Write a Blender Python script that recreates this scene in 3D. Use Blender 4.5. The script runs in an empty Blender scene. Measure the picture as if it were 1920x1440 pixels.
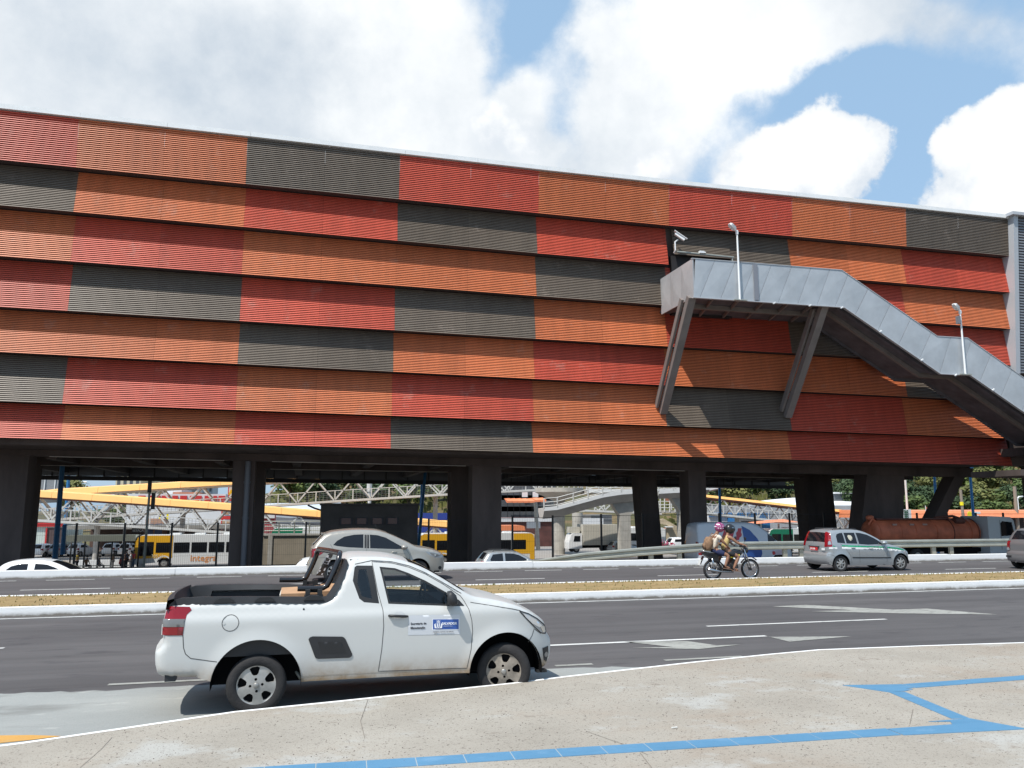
import bpy, bmesh, math, random
import numpy as np
from mathutils import Vector, Matrix, geometry
random.seed(7)
R = math.radians
S = bpy.context.scene
COL = S.collection

# ------------------------------------------------------------------ camera
F_PX, PITCH, YAW, CAM_H = 1500.0, R(8.79), R(14.3), 2.18      # photo is 1920 px wide; X runs along the road, Y across it
cam = bpy.data.cameras.new('camera')
cam.sensor_width = 36; cam.sensor_fit = 'HORIZONTAL'
cam.lens = F_PX / 1920 * 36
cam.clip_start = .1; cam.clip_end = 3000
camera = bpy.data.objects.new('camera', cam); COL.objects.link(camera)
camera.location = (0, 0, CAM_H)
camera.rotation_euler = (math.pi/2 + PITCH, 0, -YAW)
S.camera = camera
_F = np.array([math.sin(YAW)*math.cos(PITCH), math.cos(YAW)*math.cos(PITCH), math.sin(PITCH)])
_R = np.array([math.cos(YAW), -math.sin(YAW), 0.]); _U = np.cross(_R, _F)
def ray(px, py): return _F + _R*(px-960)/F_PX + _U*(720-py)/F_PX
def at(px, py, Y=None, Z=None, X=None):                        # measuring tool: where a sight line meets a plane of the place
    d = ray(px, py)
    t = Y/d[1] if Y is not None else (Z-CAM_H)/d[2] if Z is not None else X/d[0]
    return Vector((d[0]*t, d[1]*t, CAM_H + d[2]*t))

# ------------------------------------------------------------------ sun
TO_SUN = Vector((-1.37, -1.0, 2.75)).normalized()
sun = bpy.data.lights.new('sun', 'SUN'); sun.energy = 4.9; sun.angle = R(.55); sun.color = (1, .955, .88)
sun_o = bpy.data.objects.new('sun', sun); COL.objects.link(sun_o)
sun_o.rotation_euler = TO_SUN.to_track_quat('Z', 'Y').to_euler(); sun_o.location = (-30, -20, 60)

# ------------------------------------------------------------------ world: Nishita sky with broken cumulus
W = bpy.data.worlds.new('World'); S.world = W; W.use_nodes = True
nt = W.node_tree; nt.nodes.clear()
def N(t, kind, **k):
    n = t.nodes.new(kind)
    for a, b in k.items(): setattr(n, a, b)
    return n
def mth(t, op, a, b=None, c=None, clamp=False):
    n = N(t, 'ShaderNodeMath', operation=op); n.use_clamp = clamp
    for i, v in enumerate((a, b, c)):
        if v is None: continue
        if isinstance(v, (int, float)): n.inputs[i].default_value = v
        else: t.links.new(v, n.inputs[i])
    return n.outputs[0]
def vmth(t, op, a, b):
    n = N(t, 'ShaderNodeVectorMath', operation=op)
    for i, v in enumerate((a, b)):
        if v is None: continue
        if isinstance(v, (tuple, list, Vector, np.ndarray)): n.inputs[i].default_value = tuple(float(q) for q in v)
        else: t.links.new(v, n.inputs[i])
    return n
sky = N(nt, 'ShaderNodeTexSky', sky_type='NISHITA'); sky.sun_disc = False
sky.sun_elevation = math.asin(TO_SUN.z); sky.sun_rotation = math.atan2(TO_SUN.x, TO_SUN.y)
sky.air_density = 1.15; sky.dust_density = 1.2; sky.ozone_density = 1.3
tc = N(nt, 'ShaderNodeTexCoord')
D0 = tc.outputs['Generated']
# perspective of a flat cloud deck: direction / height
sep = N(nt, 'ShaderNodeSeparateXYZ'); nt.links.new(D0, sep.inputs[0])
n1 = N(nt, 'ShaderNodeTexNoise'); n1.inputs['Scale'].default_value = 4.2; n1.inputs['Detail'].default_value = 8; n1.inputs['Roughness'].default_value = .62
nt.links.new(D0, n1.inputs['Vector'])
off = vmth(nt, 'SUBTRACT', n1.outputs['Color'], (.5, .5, .5)).outputs[0]
sc = N(nt, 'ShaderNodeVectorMath', operation='SCALE'); nt.links.new(off, sc.inputs[0]); sc.inputs['Scale'].default_value = .13
dv = vmth(nt, 'ADD', D0, sc.outputs[0]).outputs[0]
dvn = N(nt, 'ShaderNodeVectorMath', operation='NORMALIZE'); nt.links.new(dv, dvn.inputs[0]); DW = dvn.outputs[0]
n2 = N(nt, 'ShaderNodeTexNoise'); n2.inputs['Scale'].default_value = 9.5; n2.inputs['Detail'].default_value = 9; n2.inputs['Roughness'].default_value = .6
nt.links.new(D0, n2.inputs['Vector'])
n3 = N(nt, 'ShaderNodeTexNoise'); n3.inputs['Scale'].default_value = 2.3; n3.inputs['Detail'].default_value = 3
nt.links.new(D0, n3.inputs['Vector'])
def gauss(px, py, r, w, acc, vec):
    d = ray(px, py); d = d/np.linalg.norm(d); k = 2/(r/F_PX)**2
    dt = vmth(nt, 'DOT_PRODUCT', vec, d).outputs['Value']
    e = mth(nt, 'EXPONENT', mth(nt, 'MULTIPLY_ADD', dt, k, -k))
    return mth(nt, 'MULTIPLY_ADD', e, w, acc)
base = mth(nt, 'MULTIPLY_ADD', n3.outputs['Fac'], 2.2, -1.45)              # the same broken cloud all round
acc = base
for b in [(200,80,420,1.2),(620,60,300,.7),(760,170,190,.5),(520,260,330,.6),(930,300,130,.75),(1330,110,200,1.2),(1480,90,110,.5),(1130,270,230,.75),(1230,170,130,.28),
          (1500,20,190,.35),(1390,250,150,.25),(1880,230,110,.5),(1800,50,160,.85),(1650,30,120,.6),
          (1005,20,50,-.8),(965,80,48,-.85),(925,150,38,-.8),(900,205,30,-.6),(1120,60,60,.45),(1050,130,45,-.3),(1090,115,35,-.25),(1040,215,45,-.35),(1350,190,40,-.3),(1045,190,60,-.32),(1590,165,55,-1.0),(1500,188,38,-.8),(1430,212,40,-.6),(1650,150,60,-.9),(1680,230,55,-1.1),(1690,310,70,-1.0),(1600,220,90,-.6),(1500,240,60,-.4),(1345,290,40,-.4),(1690,370,75,-1.0),(1590,190,55,-.35),(1800,150,60,-.55),(1730,120,90,-.25)]:
    acc = gauss(*b, acc, DW)
dens = mth(nt, 'ADD', acc, mth(nt, 'MULTIPLY_ADD', n2.outputs['Fac'], 1.7, -.85))
mr = N(nt, 'ShaderNodeMapRange', interpolation_type='SMOOTHSTEP'); nt.links.new(dens, mr.inputs[0])
mr.inputs[1].default_value = .0; mr.inputs[2].default_value = .95
alpha = mr.outputs[0]
# thick cloud is greyer underneath, thin edges are white
shade = mth(nt, 'MULTIPLY_ADD', n2.outputs['Fac'], .5, mth(nt, 'MULTIPLY', n1.outputs['Fac'], .9))
for b in [(260,110,200,-.18),(90,60,160,-.08),(560,170,140,-.22),(1180,230,120,-.12),(880,150,90,-.12),(1700,60,200,-.15),(1880,360,90,-.16),(1560,330,60,-.1),(720,60,190,.22),(1380,100,200,.2),(1500,260,100,.3),(1850,180,80,.25),(430,200,60,.1),(620,215,60,.12)]:
    shade = gauss(*b, shade, DW)
cr = N(nt, 'ShaderNodeValToRGB'); nt.links.new(shade, cr.inputs[0])
cr.color_ramp.elements[0].position = .35; cr.color_ramp.elements[0].color = (6.0, 6.9, 7.9, 1)
cr.color_ramp.elements[1].position = .85; cr.color_ramp.elements[1].color = (10.6, 10.9, 11.1, 1)
mx = N(nt, 'ShaderNodeMix', data_type='RGBA'); nt.links.new(alpha, mx.inputs[0])
tint = N(nt, 'ShaderNodeMix', data_type='RGBA'); tint.inputs[0].default_value = .55
nt.links.new(sky.outputs[0], tint.inputs[6]); tint.inputs[7].default_value = (5.6, 8.7, 12.3, 1)   # thin high haze in front of the blue
nt.links.new(tint.outputs[2], mx.inputs[6]); nt.links.new(cr.outputs[0], mx.inputs[7])
# nearer, crisp edged cumulus
n4 = N(nt, 'ShaderNodeTexNoise'); n4.inputs['Scale'].default_value = 17; n4.inputs['Detail'].default_value = 8; n4.inputs['Roughness'].default_value = .58
nt.links.new(D0, n4.inputs['Vector'])
cu = mth(nt, 'MULTIPLY_ADD', n4.outputs['Fac'], 1.1, -1.10)
for b in [(1535,282,68,.95),(1590,278,38,.45),(1480,320,60,.75),(1420,345,50,.7),(1560,340,60,.6),(1895,210,65,.9),(1830,255,50,.8),(1755,268,30,.7),(1890,310,90,.95),(1830,370,75,.8),(1910,400,90,.8),(1300,330,120,.55),(980,270,90,.6),(900,290,60,.4),(1180,310,70,.4)]:
    cu = gauss(*b, cu, DW)
mr2 = N(nt, 'ShaderNodeMapRange', interpolation_type='SMOOTHSTEP'); nt.links.new(cu, mr2.inputs[0]); mr2.inputs[1].default_value = -.12; mr2.inputs[2].default_value = .14
sh2 = mth(nt, 'MULTIPLY_ADD', cu, .55, mth(nt, 'MULTIPLY_ADD', n4.outputs['Fac'], .9, .05))
for b in [(1560,345,70,-.25),(1900,390,120,-.3),(1850,320,60,-.2),(1510,250,60,.2),(1870,200,60,.2)]: sh2 = gauss(*b, sh2, DW)
cr2 = N(nt, 'ShaderNodeValToRGB'); nt.links.new(sh2, cr2.inputs[0]); cr2.color_ramp.elements[0].position = .3; cr2.color_ramp.elements[0].color = (7.2, 8.0, 9.0, 1); cr2.color_ramp.elements[1].position = .75; cr2.color_ramp.elements[1].color = (10.8, 11.0, 11.1, 1)
mx2 = N(nt, 'ShaderNodeMix', data_type='RGBA'); nt.links.new(mr2.outputs[0], mx2.inputs[0]); nt.links.new(mx.outputs[2], mx2.inputs[6]); nt.links.new(cr2.outputs[0], mx2.inputs[7]); mx = mx2
bg = N(nt, 'ShaderNodeBackground'); bg.inputs[1].default_value = .088; nt.links.new(mx.outputs[2], bg.inputs[0])
wo = N(nt, 'ShaderNodeOutputWorld'); nt.links.new(bg.outputs[0], wo.inputs[0])

S.view_settings.view_transform = 'Standard'; S.view_settings.look = 'None'
S.view_settings.exposure = 0.12; S.view_settings.gamma = 1; S.view_settings.use_curve_mapping = False
S.render.engine = 'CYCLES'

# ------------------------------------------------------------------ materials
MATS = {}
def mat(name, col, rough=.6, metal=0, var=.0, vscale=3, bump=0, bscale=40, coat=0, spec=.5, emit=None, dirt=None, stretch=None, col2=None):
    if name in MATS: return MATS[name]
    m = bpy.data.materials.new(name); m.use_nodes = True; t = m.node_tree
    b = t.nodes['Principled BSDF']
    b.inputs['Base Color'].default_value = (*col, 1); b.inputs['Roughness'].default_value = rough; b.inputs['Metallic'].default_value = metal
    b.inputs['Specular IOR Level'].default_value = spec
    if coat: b.inputs['Coat Weight'].default_value = coat; b.inputs['Coat Roughness'].default_value = .06
    if var or bump or dirt or col2:
        tc = N(t, 'ShaderNodeTexCoord'); vec = tc.outputs['Object']
        if stretch:
            mp = N(t, 'ShaderNodeMapping'); mp.inputs['Scale'].default_value = stretch; t.links.new(vec, mp.inputs[0]); vec2 = mp.outputs[0]
        else: vec2 = vec
        last = None
        if var or col2:
            n = N(t, 'ShaderNodeTexNoise'); n.inputs['Scale'].default_value = vscale; n.inputs['Detail'].default_value = 6; n.inputs['Roughness'].default_value = .62
            t.links.new(vec2, n.inputs['Vector'])
            r = N(t, 'ShaderNodeValToRGB'); t.links.new(n.outputs['Fac'], r.inputs[0])
            c2 = col2 or tuple(c*(1+var) for c in col); c1 = tuple(c*(1-var) for c in col) if not col2 else col
            r.color_ramp.elements[0].position = .32; r.color_ramp.elements[0].color = (*c1, 1)
            r.color_ramp.elements[1].position = .68; r.color_ramp.elements[1].color = (*c2, 1)
            last = r.outputs[0]
        if dirt:                                            # dirt = (colour, z0, z1, amount): road dirt thrown up from below
            s = N(t, 'ShaderNodeSeparateXYZ'); t.links.new(vec, s.inputs[0])
            mr = N(t, 'ShaderNodeMapRange'); t.links.new(s.outputs['Z'], mr.inputs[0])
            mr.inputs[1].default_value = dirt[2]; mr.inputs[2].default_value = dirt[1]
            n = N(t, 'ShaderNodeTexNoise'); n.inputs['Scale'].default_value = 2.6; n.inputs['Detail'].default_value = 9; n.inputs['Roughness'].default_value = .7
            t.links.new(vec, n.inputs['Vector'])
            a = mth(t, 'MULTIPLY', mth(t, 'MULTIPLY', mr.outputs[0], mr.outputs[0]), mth(t, 'MULTIPLY_ADD', n.outputs['Fac'], 2.2, -.45, True))
            a = mth(t, 'MULTIPLY', a, dirt[3], clamp=True)
            mx = N(t, 'ShaderNodeMix', data_type='RGBA'); t.links.new(a, mx.inputs[0]); mx.inputs[6].default_value = (*col, 1); mx.inputs[7].default_value = (*dirt[0], 1)
            if last: t.links.new(last, mx.inputs[6])
            last = mx.outputs[2]
            rr = mth(t, 'MULTIPLY_ADD', a, .5, rough, True); t.links.new(rr, b.inputs['Roughness'])
        if last: t.links.new(last, b.inputs['Base Color'])
        if bump:
            n = N(t, 'ShaderNodeTexNoise'); n.inputs['Scale'].default_value = bscale; n.inputs['Detail'].default_value = 4
            t.links.new(vec2, n.inputs['Vector'])
            bp = N(t, 'ShaderNodeBump'); bp.inputs['Strength'].default_value = bump; bp.inputs['Distance'].default_value = .02
            t.links.new(n.outputs['Fac'], bp.inputs['Height']); t.links.new(bp.outputs[0], b.inputs['Normal'])
    MATS[name] = m
    return m
def glass_mat(name, tint, gloss=.12, rough=.02):
    if name in MATS: return MATS[name]
    m = bpy.data.materials.new(name); m.use_nodes = True; t = m.node_tree; t.nodes.clear()
    o = N(t, 'ShaderNodeOutputMaterial'); tr = N(t, 'ShaderNodeBsdfTransparent'); tr.inputs[0].default_value = (*tint, 1)
    g = N(t, 'ShaderNodeBsdfGlossy'); g.inputs['Roughness'].default_value = rough
    fr = N(t, 'ShaderNodeFresnel'); fr.inputs[0].default_value = 1.5
    f = mth(t, 'ADD', fr.outputs[0], gloss*.3)
    mx = N(t, 'ShaderNodeMixShader'); t.links.new(f, mx.inputs[0]); t.links.new(tr.outputs[0], mx.inputs[1]); t.links.new(g.outputs[0], mx.inputs[2])
    t.links.new(mx.outputs[0], o.inputs[0]); MATS[name] = m
    return m

# ------------------------------------------------------------------ mesh building
ORG = {}
def tag(o, label=None, cat=None, group=None, kind=None):
    if label: o['label'] = label
    if cat: o['category'] = cat
    if group: o['group'] = group
    if kind: o['kind'] = kind
    return o
def thing(name, label, cat, loc=(0, 0, 0), group=None, rz=0):
    o = bpy.data.objects.new(name, None); COL.objects.link(o); o.location = loc; o.rotation_euler.z = rz
    o.empty_display_size = .3
    ORG[o.name] = Vector(loc)
    return tag(o, label, cat, group)
class MB:
    def __init__(s): s.v = []; s.f = []
    def add(s, vs, fs):
        n = len(s.v); s.v += [tuple(q) for q in vs]; s.f += [tuple(i+n for i in f) for f in fs]; return s
    def box(s, a, b):
        (x0, y0, z0), (x1, y1, z1) = a, b
        x0, x1 = min(x0, x1), max(x0, x1); y0, y1 = min(y0, y1), max(y0, y1); z0, z1 = min(z0, z1), max(z0, z1)
        return s.add([(x0,y0,z0),(x1,y0,z0),(x1,y1,z0),(x0,y1,z0),(x0,y0,z1),(x1,y0,z1),(x1,y1,z1),(x0,y1,z1)],
                     [(0,3,2,1),(4,5,6,7),(0,1,5,4),(1,2,6,5),(2,3,7,6),(3,0,4,7)])
    def bar(s, p, q, w, h, up=(0, 0, 1)):
        p, q = Vector(p), Vector(q); d = (q-p).normalized(); u = Vector(up)
        if abs(d.dot(u)) > .98: u = Vector((0, 1, 0))
        a = d.cross(u).normalized()*w/2; b = a.cross(d).normalized()*h/2
        return s.add([p-a-b, p+a-b, p+a+b, p-a+b, q-a-b, q+a-b, q+a+b, q-a+b], [(0,3,2,1),(4,5,6,7),(0,1,5,4),(1,2,6,5),(2,3,7,6),(3,0,4,7)])
    def tube(s, pts, r, n=8, caps=True):
        pts = [Vector(p) for p in pts]; rs = r if isinstance(r, (list, tuple)) else [r]*len(pts)
        rings = []; prev = None
        for i, p in enumerate(pts):
            d = (pts[min(i+1, len(pts)-1)] - pts[max(i-1, 0)]).normalized()
            a = prev - d*prev.dot(d) if prev is not None else d.cross(Vector((0, 0, 1)) if abs(d.z) < .9 else Vector((0, 1, 0)))
            a.normalize(); prev = a; b = d.cross(a)
            rings.append([p + (a*math.cos(2*math.pi*k/n) + b*math.sin(2*math.pi*k/n))*rs[i] for k in range(n)])
        vs = [v for r_ in rings for v in r_]; fs = []
        for i in range(len(pts)-1):
            for k in range(n): fs.append((i*n+k, i*n+(k+1) % n, (i+1)*n+(k+1) % n, (i+1)*n+k))
        if caps: fs.append(tuple(range(n))[::-1]); fs.append(tuple((len(pts)-1)*n+k for k in range(n)))
        return s.add(vs, fs)
    def lathe(s, prof, c=(0, 0, 0), axis='Z', n=16, caps=True):      # prof: (radius, height)
        vs = []
        for r, h in prof:
            for k in range(n):
                a = 2*math.pi*k/n; x, y = r*math.cos(a), r*math.sin(a)
                p = (x, y, h) if axis == 'Z' else (x, h, y) if axis == 'Y' else (h, x, y)
                vs.append((p[0]+c[0], p[1]+c[1], p[2]+c[2]))
        fs = []; m = len(prof)
        for i in range(m-1):
            for k in range(n): fs.append((i*n+k, i*n+(k+1) % n, (i+1)*n+(k+1) % n, (i+1)*n+k))
        if caps: fs.append(tuple(range(n))[::-1]); fs.append(tuple((m-1)*n+k for k in range(n)))
        if axis == 'Y': fs = [f[::-1] for f in fs]
        return s.add(vs, fs)
    def prism(s, poly, ext, f=lambda a, b, c: (a, b, c)):            # poly (a, b); extruded c = ext[0]..ext[1]; f maps to xyz
        n = len(poly); vs = [f(a, b, ext[0]) for a, b in poly] + [f(a, b, ext[1]) for a, b in poly]
        tris = geometry.tessellate_polygon([[Vector((a, b, 0)) for a, b in poly]])
        fs = [tuple(t) for t in tris] + [tuple(i+n for i in t)[::-1] for t in tris]
        fs += [(i, (i+1) % n, (i+1) % n+n, i+n) for i in range(n)]
        return s.add(vs, fs)
    def sheet(s, poly, z):
        n = len(poly); tris = geometry.tessellate_polygon([[Vector((p[0], p[1], 0)) for p in poly]])
        vs = [(p[0], p[1], z(p[0], p[1]) if callable(z) else z) for p in poly]; fs = []
        for a, b, c in tris:
            A, B, C_ = (Vector(vs[k][:2]) for k in (a, b, c))
            fs.append((a, b, c) if (B-A).cross(C_-A) > 0 else (c, b, a))
        return s.add(vs, fs)
    def build(s, name, m, parent=None, smooth=False, label=None, cat=None, group=None, kind=None, loc=None, fix=True, angle=None, origin=True):
        me = bpy.data.meshes.new(name)
        if parent is not None:
            o0 = ORG.get(parent.name, Vector((0, 0, 0)))
        elif loc is not None: o0 = Vector(loc)
        elif kind is None and origin:
            a = np.array(s.v); o0 = Vector(((a[:, 0].min()+a[:, 0].max())/2, (a[:, 1].min()+a[:, 1].max())/2, a[:, 2].min()))
        else: o0 = Vector((0, 0, 0))
        me.from_pydata([(x-o0[0], y-o0[1], z-o0[2]) for x, y, z in s.v], [], s.f)
        ms = m if isinstance(m, (list, tuple)) else [m]
        for q in ms: me.materials.append(q)
        if fix or smooth:
            bm = bmesh.new(); bm.from_mesh(me)
            if fix: bmesh.ops.recalc_face_normals(bm, faces=bm.faces)
            if smooth:
                for f_ in bm.faces: f_.smooth = True
                if angle:
                    for e in bm.edges:
                        if len(e.link_faces) == 2 and e.calc_face_angle(0) > angle: e.smooth = False
            bm.to_mesh(me); bm.free()
        o = bpy.data.objects.new(name, me); COL.objects.link(o)
        if parent is not None: o.parent = parent; ORG[o.name] = o0
        else: o.location = o0; ORG[o.name] = o0
        return tag(o, label, cat, group, kind)
def dup(o, loc=None, parent=None, rz=None, label=None, root=True):
    c = o.copy(); COL.objects.link(c)
    if parent is not None: c.parent = parent
    if root:
        if loc is not None: c.location = loc
        if rz is not None: c.rotation_euler.z = rz
        if label: c['label'] = label
    for ch in list(o.children): dup(ch, parent=c, root=False)
    return c
def text_mesh(txt, size, bold=0, shear=0, ext=.001, space=1.0):
    cu = bpy.data.curves.new('text', 'FONT'); cu.body = txt; cu.size = size; cu.extrude = ext; cu.offset = bold; cu.shear = shear
    cu.space_character = space; cu.resolution_u = 2
    o = bpy.data.objects.new('text', cu); COL.objects.link(o)
    me = bpy.data.meshes.new_from_object(o.evaluated_get(bpy.context.evaluated_depsgraph_get()))
    bpy.data.objects.remove(o); bpy.data.curves.remove(cu)
    return me
def put_text(txt, size, origin, xdir, zdir, m, parent, name='lettering', **k):   # flat lettering standing on a surface
    me = text_mesh(txt, size, **k); o0 = ORG.get(parent.name, Vector((0, 0, 0)))
    xd, zd = Vector(xdir).normalized(), Vector(zdir).normalized(); nd = xd.cross(zd)
    M = Matrix((( *[xd[0], zd[0], nd[0]], origin[0]-o0[0]), (*[xd[1], zd[1], nd[1]], origin[1]-o0[1]), (*[xd[2], zd[2], nd[2]], origin[2]-o0[2]), (0, 0, 0, 1)))
    me.transform(M); me.materials.clear(); me.materials.append(m)
    o = bpy.data.objects.new(name, me); COL.objects.link(o); o.parent = parent
    return o
def lerp(a, b, t): return a + (b-a)*t
def offset_line(pts, d):
    out = []
    for i, p in enumerate(pts):
        a = Vector(pts[max(i-1, 0)]); b = Vector(pts[min(i+1, len(pts)-1)]); t = (b-a).normalized(); out.append((p[0]-t.y*d, p[1]+t.x*d))
    return out
# ------------------------------------------------------------------ ground materials
def ground_mat(name, c_lo, c_hi, sc=1.0, spots=None, rough=.85, bump=.25, bs=120, tracks=None, stains=None, sx=.35):
    m = bpy.data.materials.new(name); m.use_nodes = True; t = m.node_tree; b = t.nodes['Principled BSDF']; b.inputs['Roughness'].default_value = rough
    b.inputs['Specular IOR Level'].default_value = .3
    tc = N(t, 'ShaderNodeTexCoord'); v = tc.outputs['Object']
    mp = N(t, 'ShaderNodeMapping'); mp.inputs['Scale'].default_value = (sx, 1, 1); t.links.new(v, mp.inputs[0])
    n = N(t, 'ShaderNodeTexNoise'); n.inputs['Scale'].default_value = sc; n.inputs['Detail'].default_value = 8; n.inputs['Roughness'].default_value = .6; t.links.new(mp.outputs[0], n.inputs['Vector'])
    n2 = N(t, 'ShaderNodeTexNoise'); n2.inputs['Scale'].default_value = bs*.6; n2.inputs['Detail'].default_value = 3; t.links.new(v, n2.inputs['Vector'])
    f = mth(t, 'MULTIPLY_ADD', n2.outputs['Fac'], .45, mth(t, 'MULTIPLY_ADD', n.outputs['Fac'], .9, -.2), True)
    r = N(t, 'ShaderNodeValToRGB'); r.color_ramp.elements[0].position = .2; r.color_ramp.elements[0].color = (*c_lo, 1)
    r.color_ramp.elements[1].position = .75; r.color_ramp.elements[1].color = (*c_hi, 1); t.links.new(f, r.inputs[0]); last = r.outputs[0]
    for (sc_, lo, hi, colr, am) in (stains or []):
        q = N(t, 'ShaderNodeTexNoise'); q.inputs['Scale'].default_value = sc_; q.inputs['Detail'].default_value = 5; q.inputs['Roughness'].default_value = .65; t.links.new(mp.outputs[0] if sc_ < 20 else v, q.inputs['Vector'])
        mr = N(t, 'ShaderNodeMapRange', interpolation_type='SMOOTHSTEP'); mr.inputs[1].default_value = lo; mr.inputs[2].default_value = hi; t.links.new(q.outputs['Fac'], mr.inputs[0])
        a = mth(t, 'MULTIPLY', mr.outputs[0], am)
        mx = N(t, 'ShaderNodeMix', data_type='RGBA'); t.links.new(a, mx.inputs[0]); t.links.new(last, mx.inputs[6]); mx.inputs[7].default_value = (*colr, 1); last = mx.outputs[2]
    if tracks:                                             # tyre polished bands and long streaks along the road
        m3 = N(t, 'ShaderNodeMapping'); m3.inputs['Scale'].default_value = (.012, .9, 1); t.links.new(v, m3.inputs[0])
        q = N(t, 'ShaderNodeTexNoise'); q.inputs['Scale'].default_value = 1.6; q.inputs['Detail'].default_value = 7; q.inputs['Roughness'].default_value = .7; t.links.new(m3.outputs[0], q.inputs['Vector'])
        g = mth(t, 'MULTIPLY_ADD', q.outputs['Fac'], 1.1, .45)
        sc_ = N(t, 'ShaderNodeVectorMath', operation='SCALE'); t.links.new(last, sc_.inputs[0]); t.links.new(g, sc_.inputs['Scale']); last = sc_.outputs[0]
    t.links.new(last, b.inputs['Base Color'])
    bp = N(t, 'ShaderNodeBump'); bp.inputs['Strength'].default_value = bump; bp.inputs['Distance'].default_value = .01
    t.links.new(n2.outputs['Fac'], bp.inputs['Height']); t.links.new(bp.outputs[0], b.inputs['Normal'])
    return m
m_asph = ground_mat('asphalt', (.068, .064, .066), (.114, .108, .108), .5, tracks=1, stains=[(.7, .58, .75, (.13, .12, .118), .5), (2.2, .55, .7, (.045, .042, .046), .5)])
m_asph2 = ground_mat('asphalt_far', (.066, .062, .064), (.110, .103, .104), .4, tracks=1)
m_apron = ground_mat('gutter_concrete', (.22, .23, .225), (.34, .35, .335), .9, stains=[(1.2, .52, .7, (.15, .15, .14), .6), (5, .6, .72, (.42, .42, .40), .6), (60, .66, .7, (.06, .06, .055), .8)])
m_pave = ground_mat('pavement_concrete', (.27, .243, .205), (.40, .368, .318), 1.1, sx=.75, stains=[(.55, .5, .7, (.245, .185, .135), .55), (.9, .54, .66, (.40, .395, .37), .8), (3.0, .63, .68, (.20, .165, .135), .5), (30, .60, .66, (.12, .10, .085), .85), (75, .57, .64, (.15, .13, .11), .75)])
m_line = ground_mat('road_paint', (.42, .42, .40), (.72, .72, .70), 3, stains=[(9, .52, .68, (.2, .2, .2), .7)])
m_arrow = ground_mat('worn_road_paint', (.22, .22, .20), (.40, .40, .37), 3, stains=[(14, .5, .7, (.12, .115, .115), .8)])
m_kerbp = mat('kerb_paint', (.86, .86, .85), .8, var=.04, vscale=2, dirt=((.22, .20, .175), .0, .13, 2.2), bump=.2, bscale=30)
m_yel = ground_mat('yellow_paint', (.46, .24, .06), (.58, .33, .10), 3, stains=[(8, .6, .7, (.4, .33, .2), .6)])
m_blue = ground_mat('blue_tile', (.075, .20, .33), (.105, .25, .40), 5, rough=.55, stains=[(6, .58, .7, (.16, .3, .45), .5), (60, .68, .72, (.04, .06, .09), .8)])
m_drygrass = ground_mat('dry_grass', (.20, .135, .06), (.36, .265, .13), 4, bs=40, bump=.8, stains=[(2.5, .55, .7, (.12, .12, .045), .7)])
m_earth = ground_mat('earth', (.12, .10, .06), (.24, .20, .12), 1.5, bs=30, stains=[(1.0, .5, .65, (.09, .11, .04), .8)])
m_lot = ground_mat('station_yard_paving', (.22, .205, .19), (.34, .32, .30), .4)

# ------------------------------------------------------------------ kerb line of the near pavement
KERB = [(-60, -9), (-12, 5.2), (-7, 6.7), (-4.2, 7.55), (-2.3, 8.11), (-1.65, 8.36), (-.61, 8.78), (.44, 8.98), (2.39, 9.37), (3.11, 9.57), (5.02, 10.02), (6.3, 10.28), (7.17, 10.42), (8.8, 10.34), (10.47, 10.2), (16, 9.8), (60, 7)]
def kz(): return .18
b = MB()
inner = offset_line(KERB, -.05)
b.sheet(inner + [(60, -40), (-60, -40)], .18)
pave = b.build('pavement', m_pave, kind='structure', fix=False)
b = MB()
n = len(KERB)
for i in range(n-1):
    p, q = KERB[i], KERB[i+1]; pi, qi = inner[i], inner[i+1]
    b.add([(*pi, .181), (*qi, .181), (*q, .181), (*p, .181)], [(0, 1, 2, 3)])
    b.add([(*p, .181), (*q, .181), (*q, -.05), (*p, -.05)], [(0, 1, 2, 3)])
b.build('kerb', m_kerbp, kind='structure')
# ground sheet under everything, roads and strips
b = MB(); b.sheet([(-900, -300), (900, -300), (900, 62), (-900, 62)], -3.75); b.sheet([(-900, 62), (900, 62), (900, 1500), (-900, 1500)], -3.65)
b.build('ground', m_earth, kind='structure', fix=False)
def strip(name, y0, y1, z, m, x0=-200, x1=260):
    b = MB(); b.add([(x0, y0, z), (x1, y0, z), (x1, y1, z), (x0, y1, z)], [(0, 1, 2, 3)]); return b.build(name, m, kind='structure', fix=False)
strip('road', -60, 18.62, 0, m_asph)
strip('far_road', 21.2, 28.3, 0, m_asph2)
b = MB(); rr = random.Random(8)
ap = [(-60, -9.2), (-12, 5.0), (-7, 6.5), (-4.2, 7.4), (-2.3, 8.0), (-.6, 8.7), (2.39, 9.3), (5.0, 9.95), (6.3, 10.2), (5.4, 10.62), (3.6, 10.92), (1.2, 10.98), (-1.0, 11.02), (-2.4, 11.0), (-3.5, 11.12), (-5, 11.25), (-9, 11.4), (-60, 11.4)]
ap = ap[:9] + [(x, y + rr.uniform(-.05, .05)) for i in range(9, len(ap)-2) for x, y in [(lerp(ap[i][0], ap[i+1][0], k/9), lerp(ap[i][1], ap[i+1][1], k/9)) for k in range(9)]] + ap[-2:]
b.sheet(ap, .004); b.build('concrete_gutter', m_apron, kind='structure', fix=False)
b = MB(); b.sheet([tuple(at(x, y, Z=.008)[:2]) for x, y in [(-400, 1397), (-400, 1384), (-60, 1379.5), (60, 1378), (116, 1380), (60, 1387), (-40, 1397)]], .008)
b.build('yellow_kerb_marking', m_yel, kind='structure', fix=False)
# median: two painted kerbs and dry grass
b = MB(); b.box((-200, 18.62, -.02), (260, 18.77, .19)); b.build('median_kerb', m_kerbp, kind='structure')
b = MB(); b.box((-200, 21.32, -.02), (260, 21.46, .165)); b.build('median_kerb', m_kerbp, kind='structure')
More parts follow.
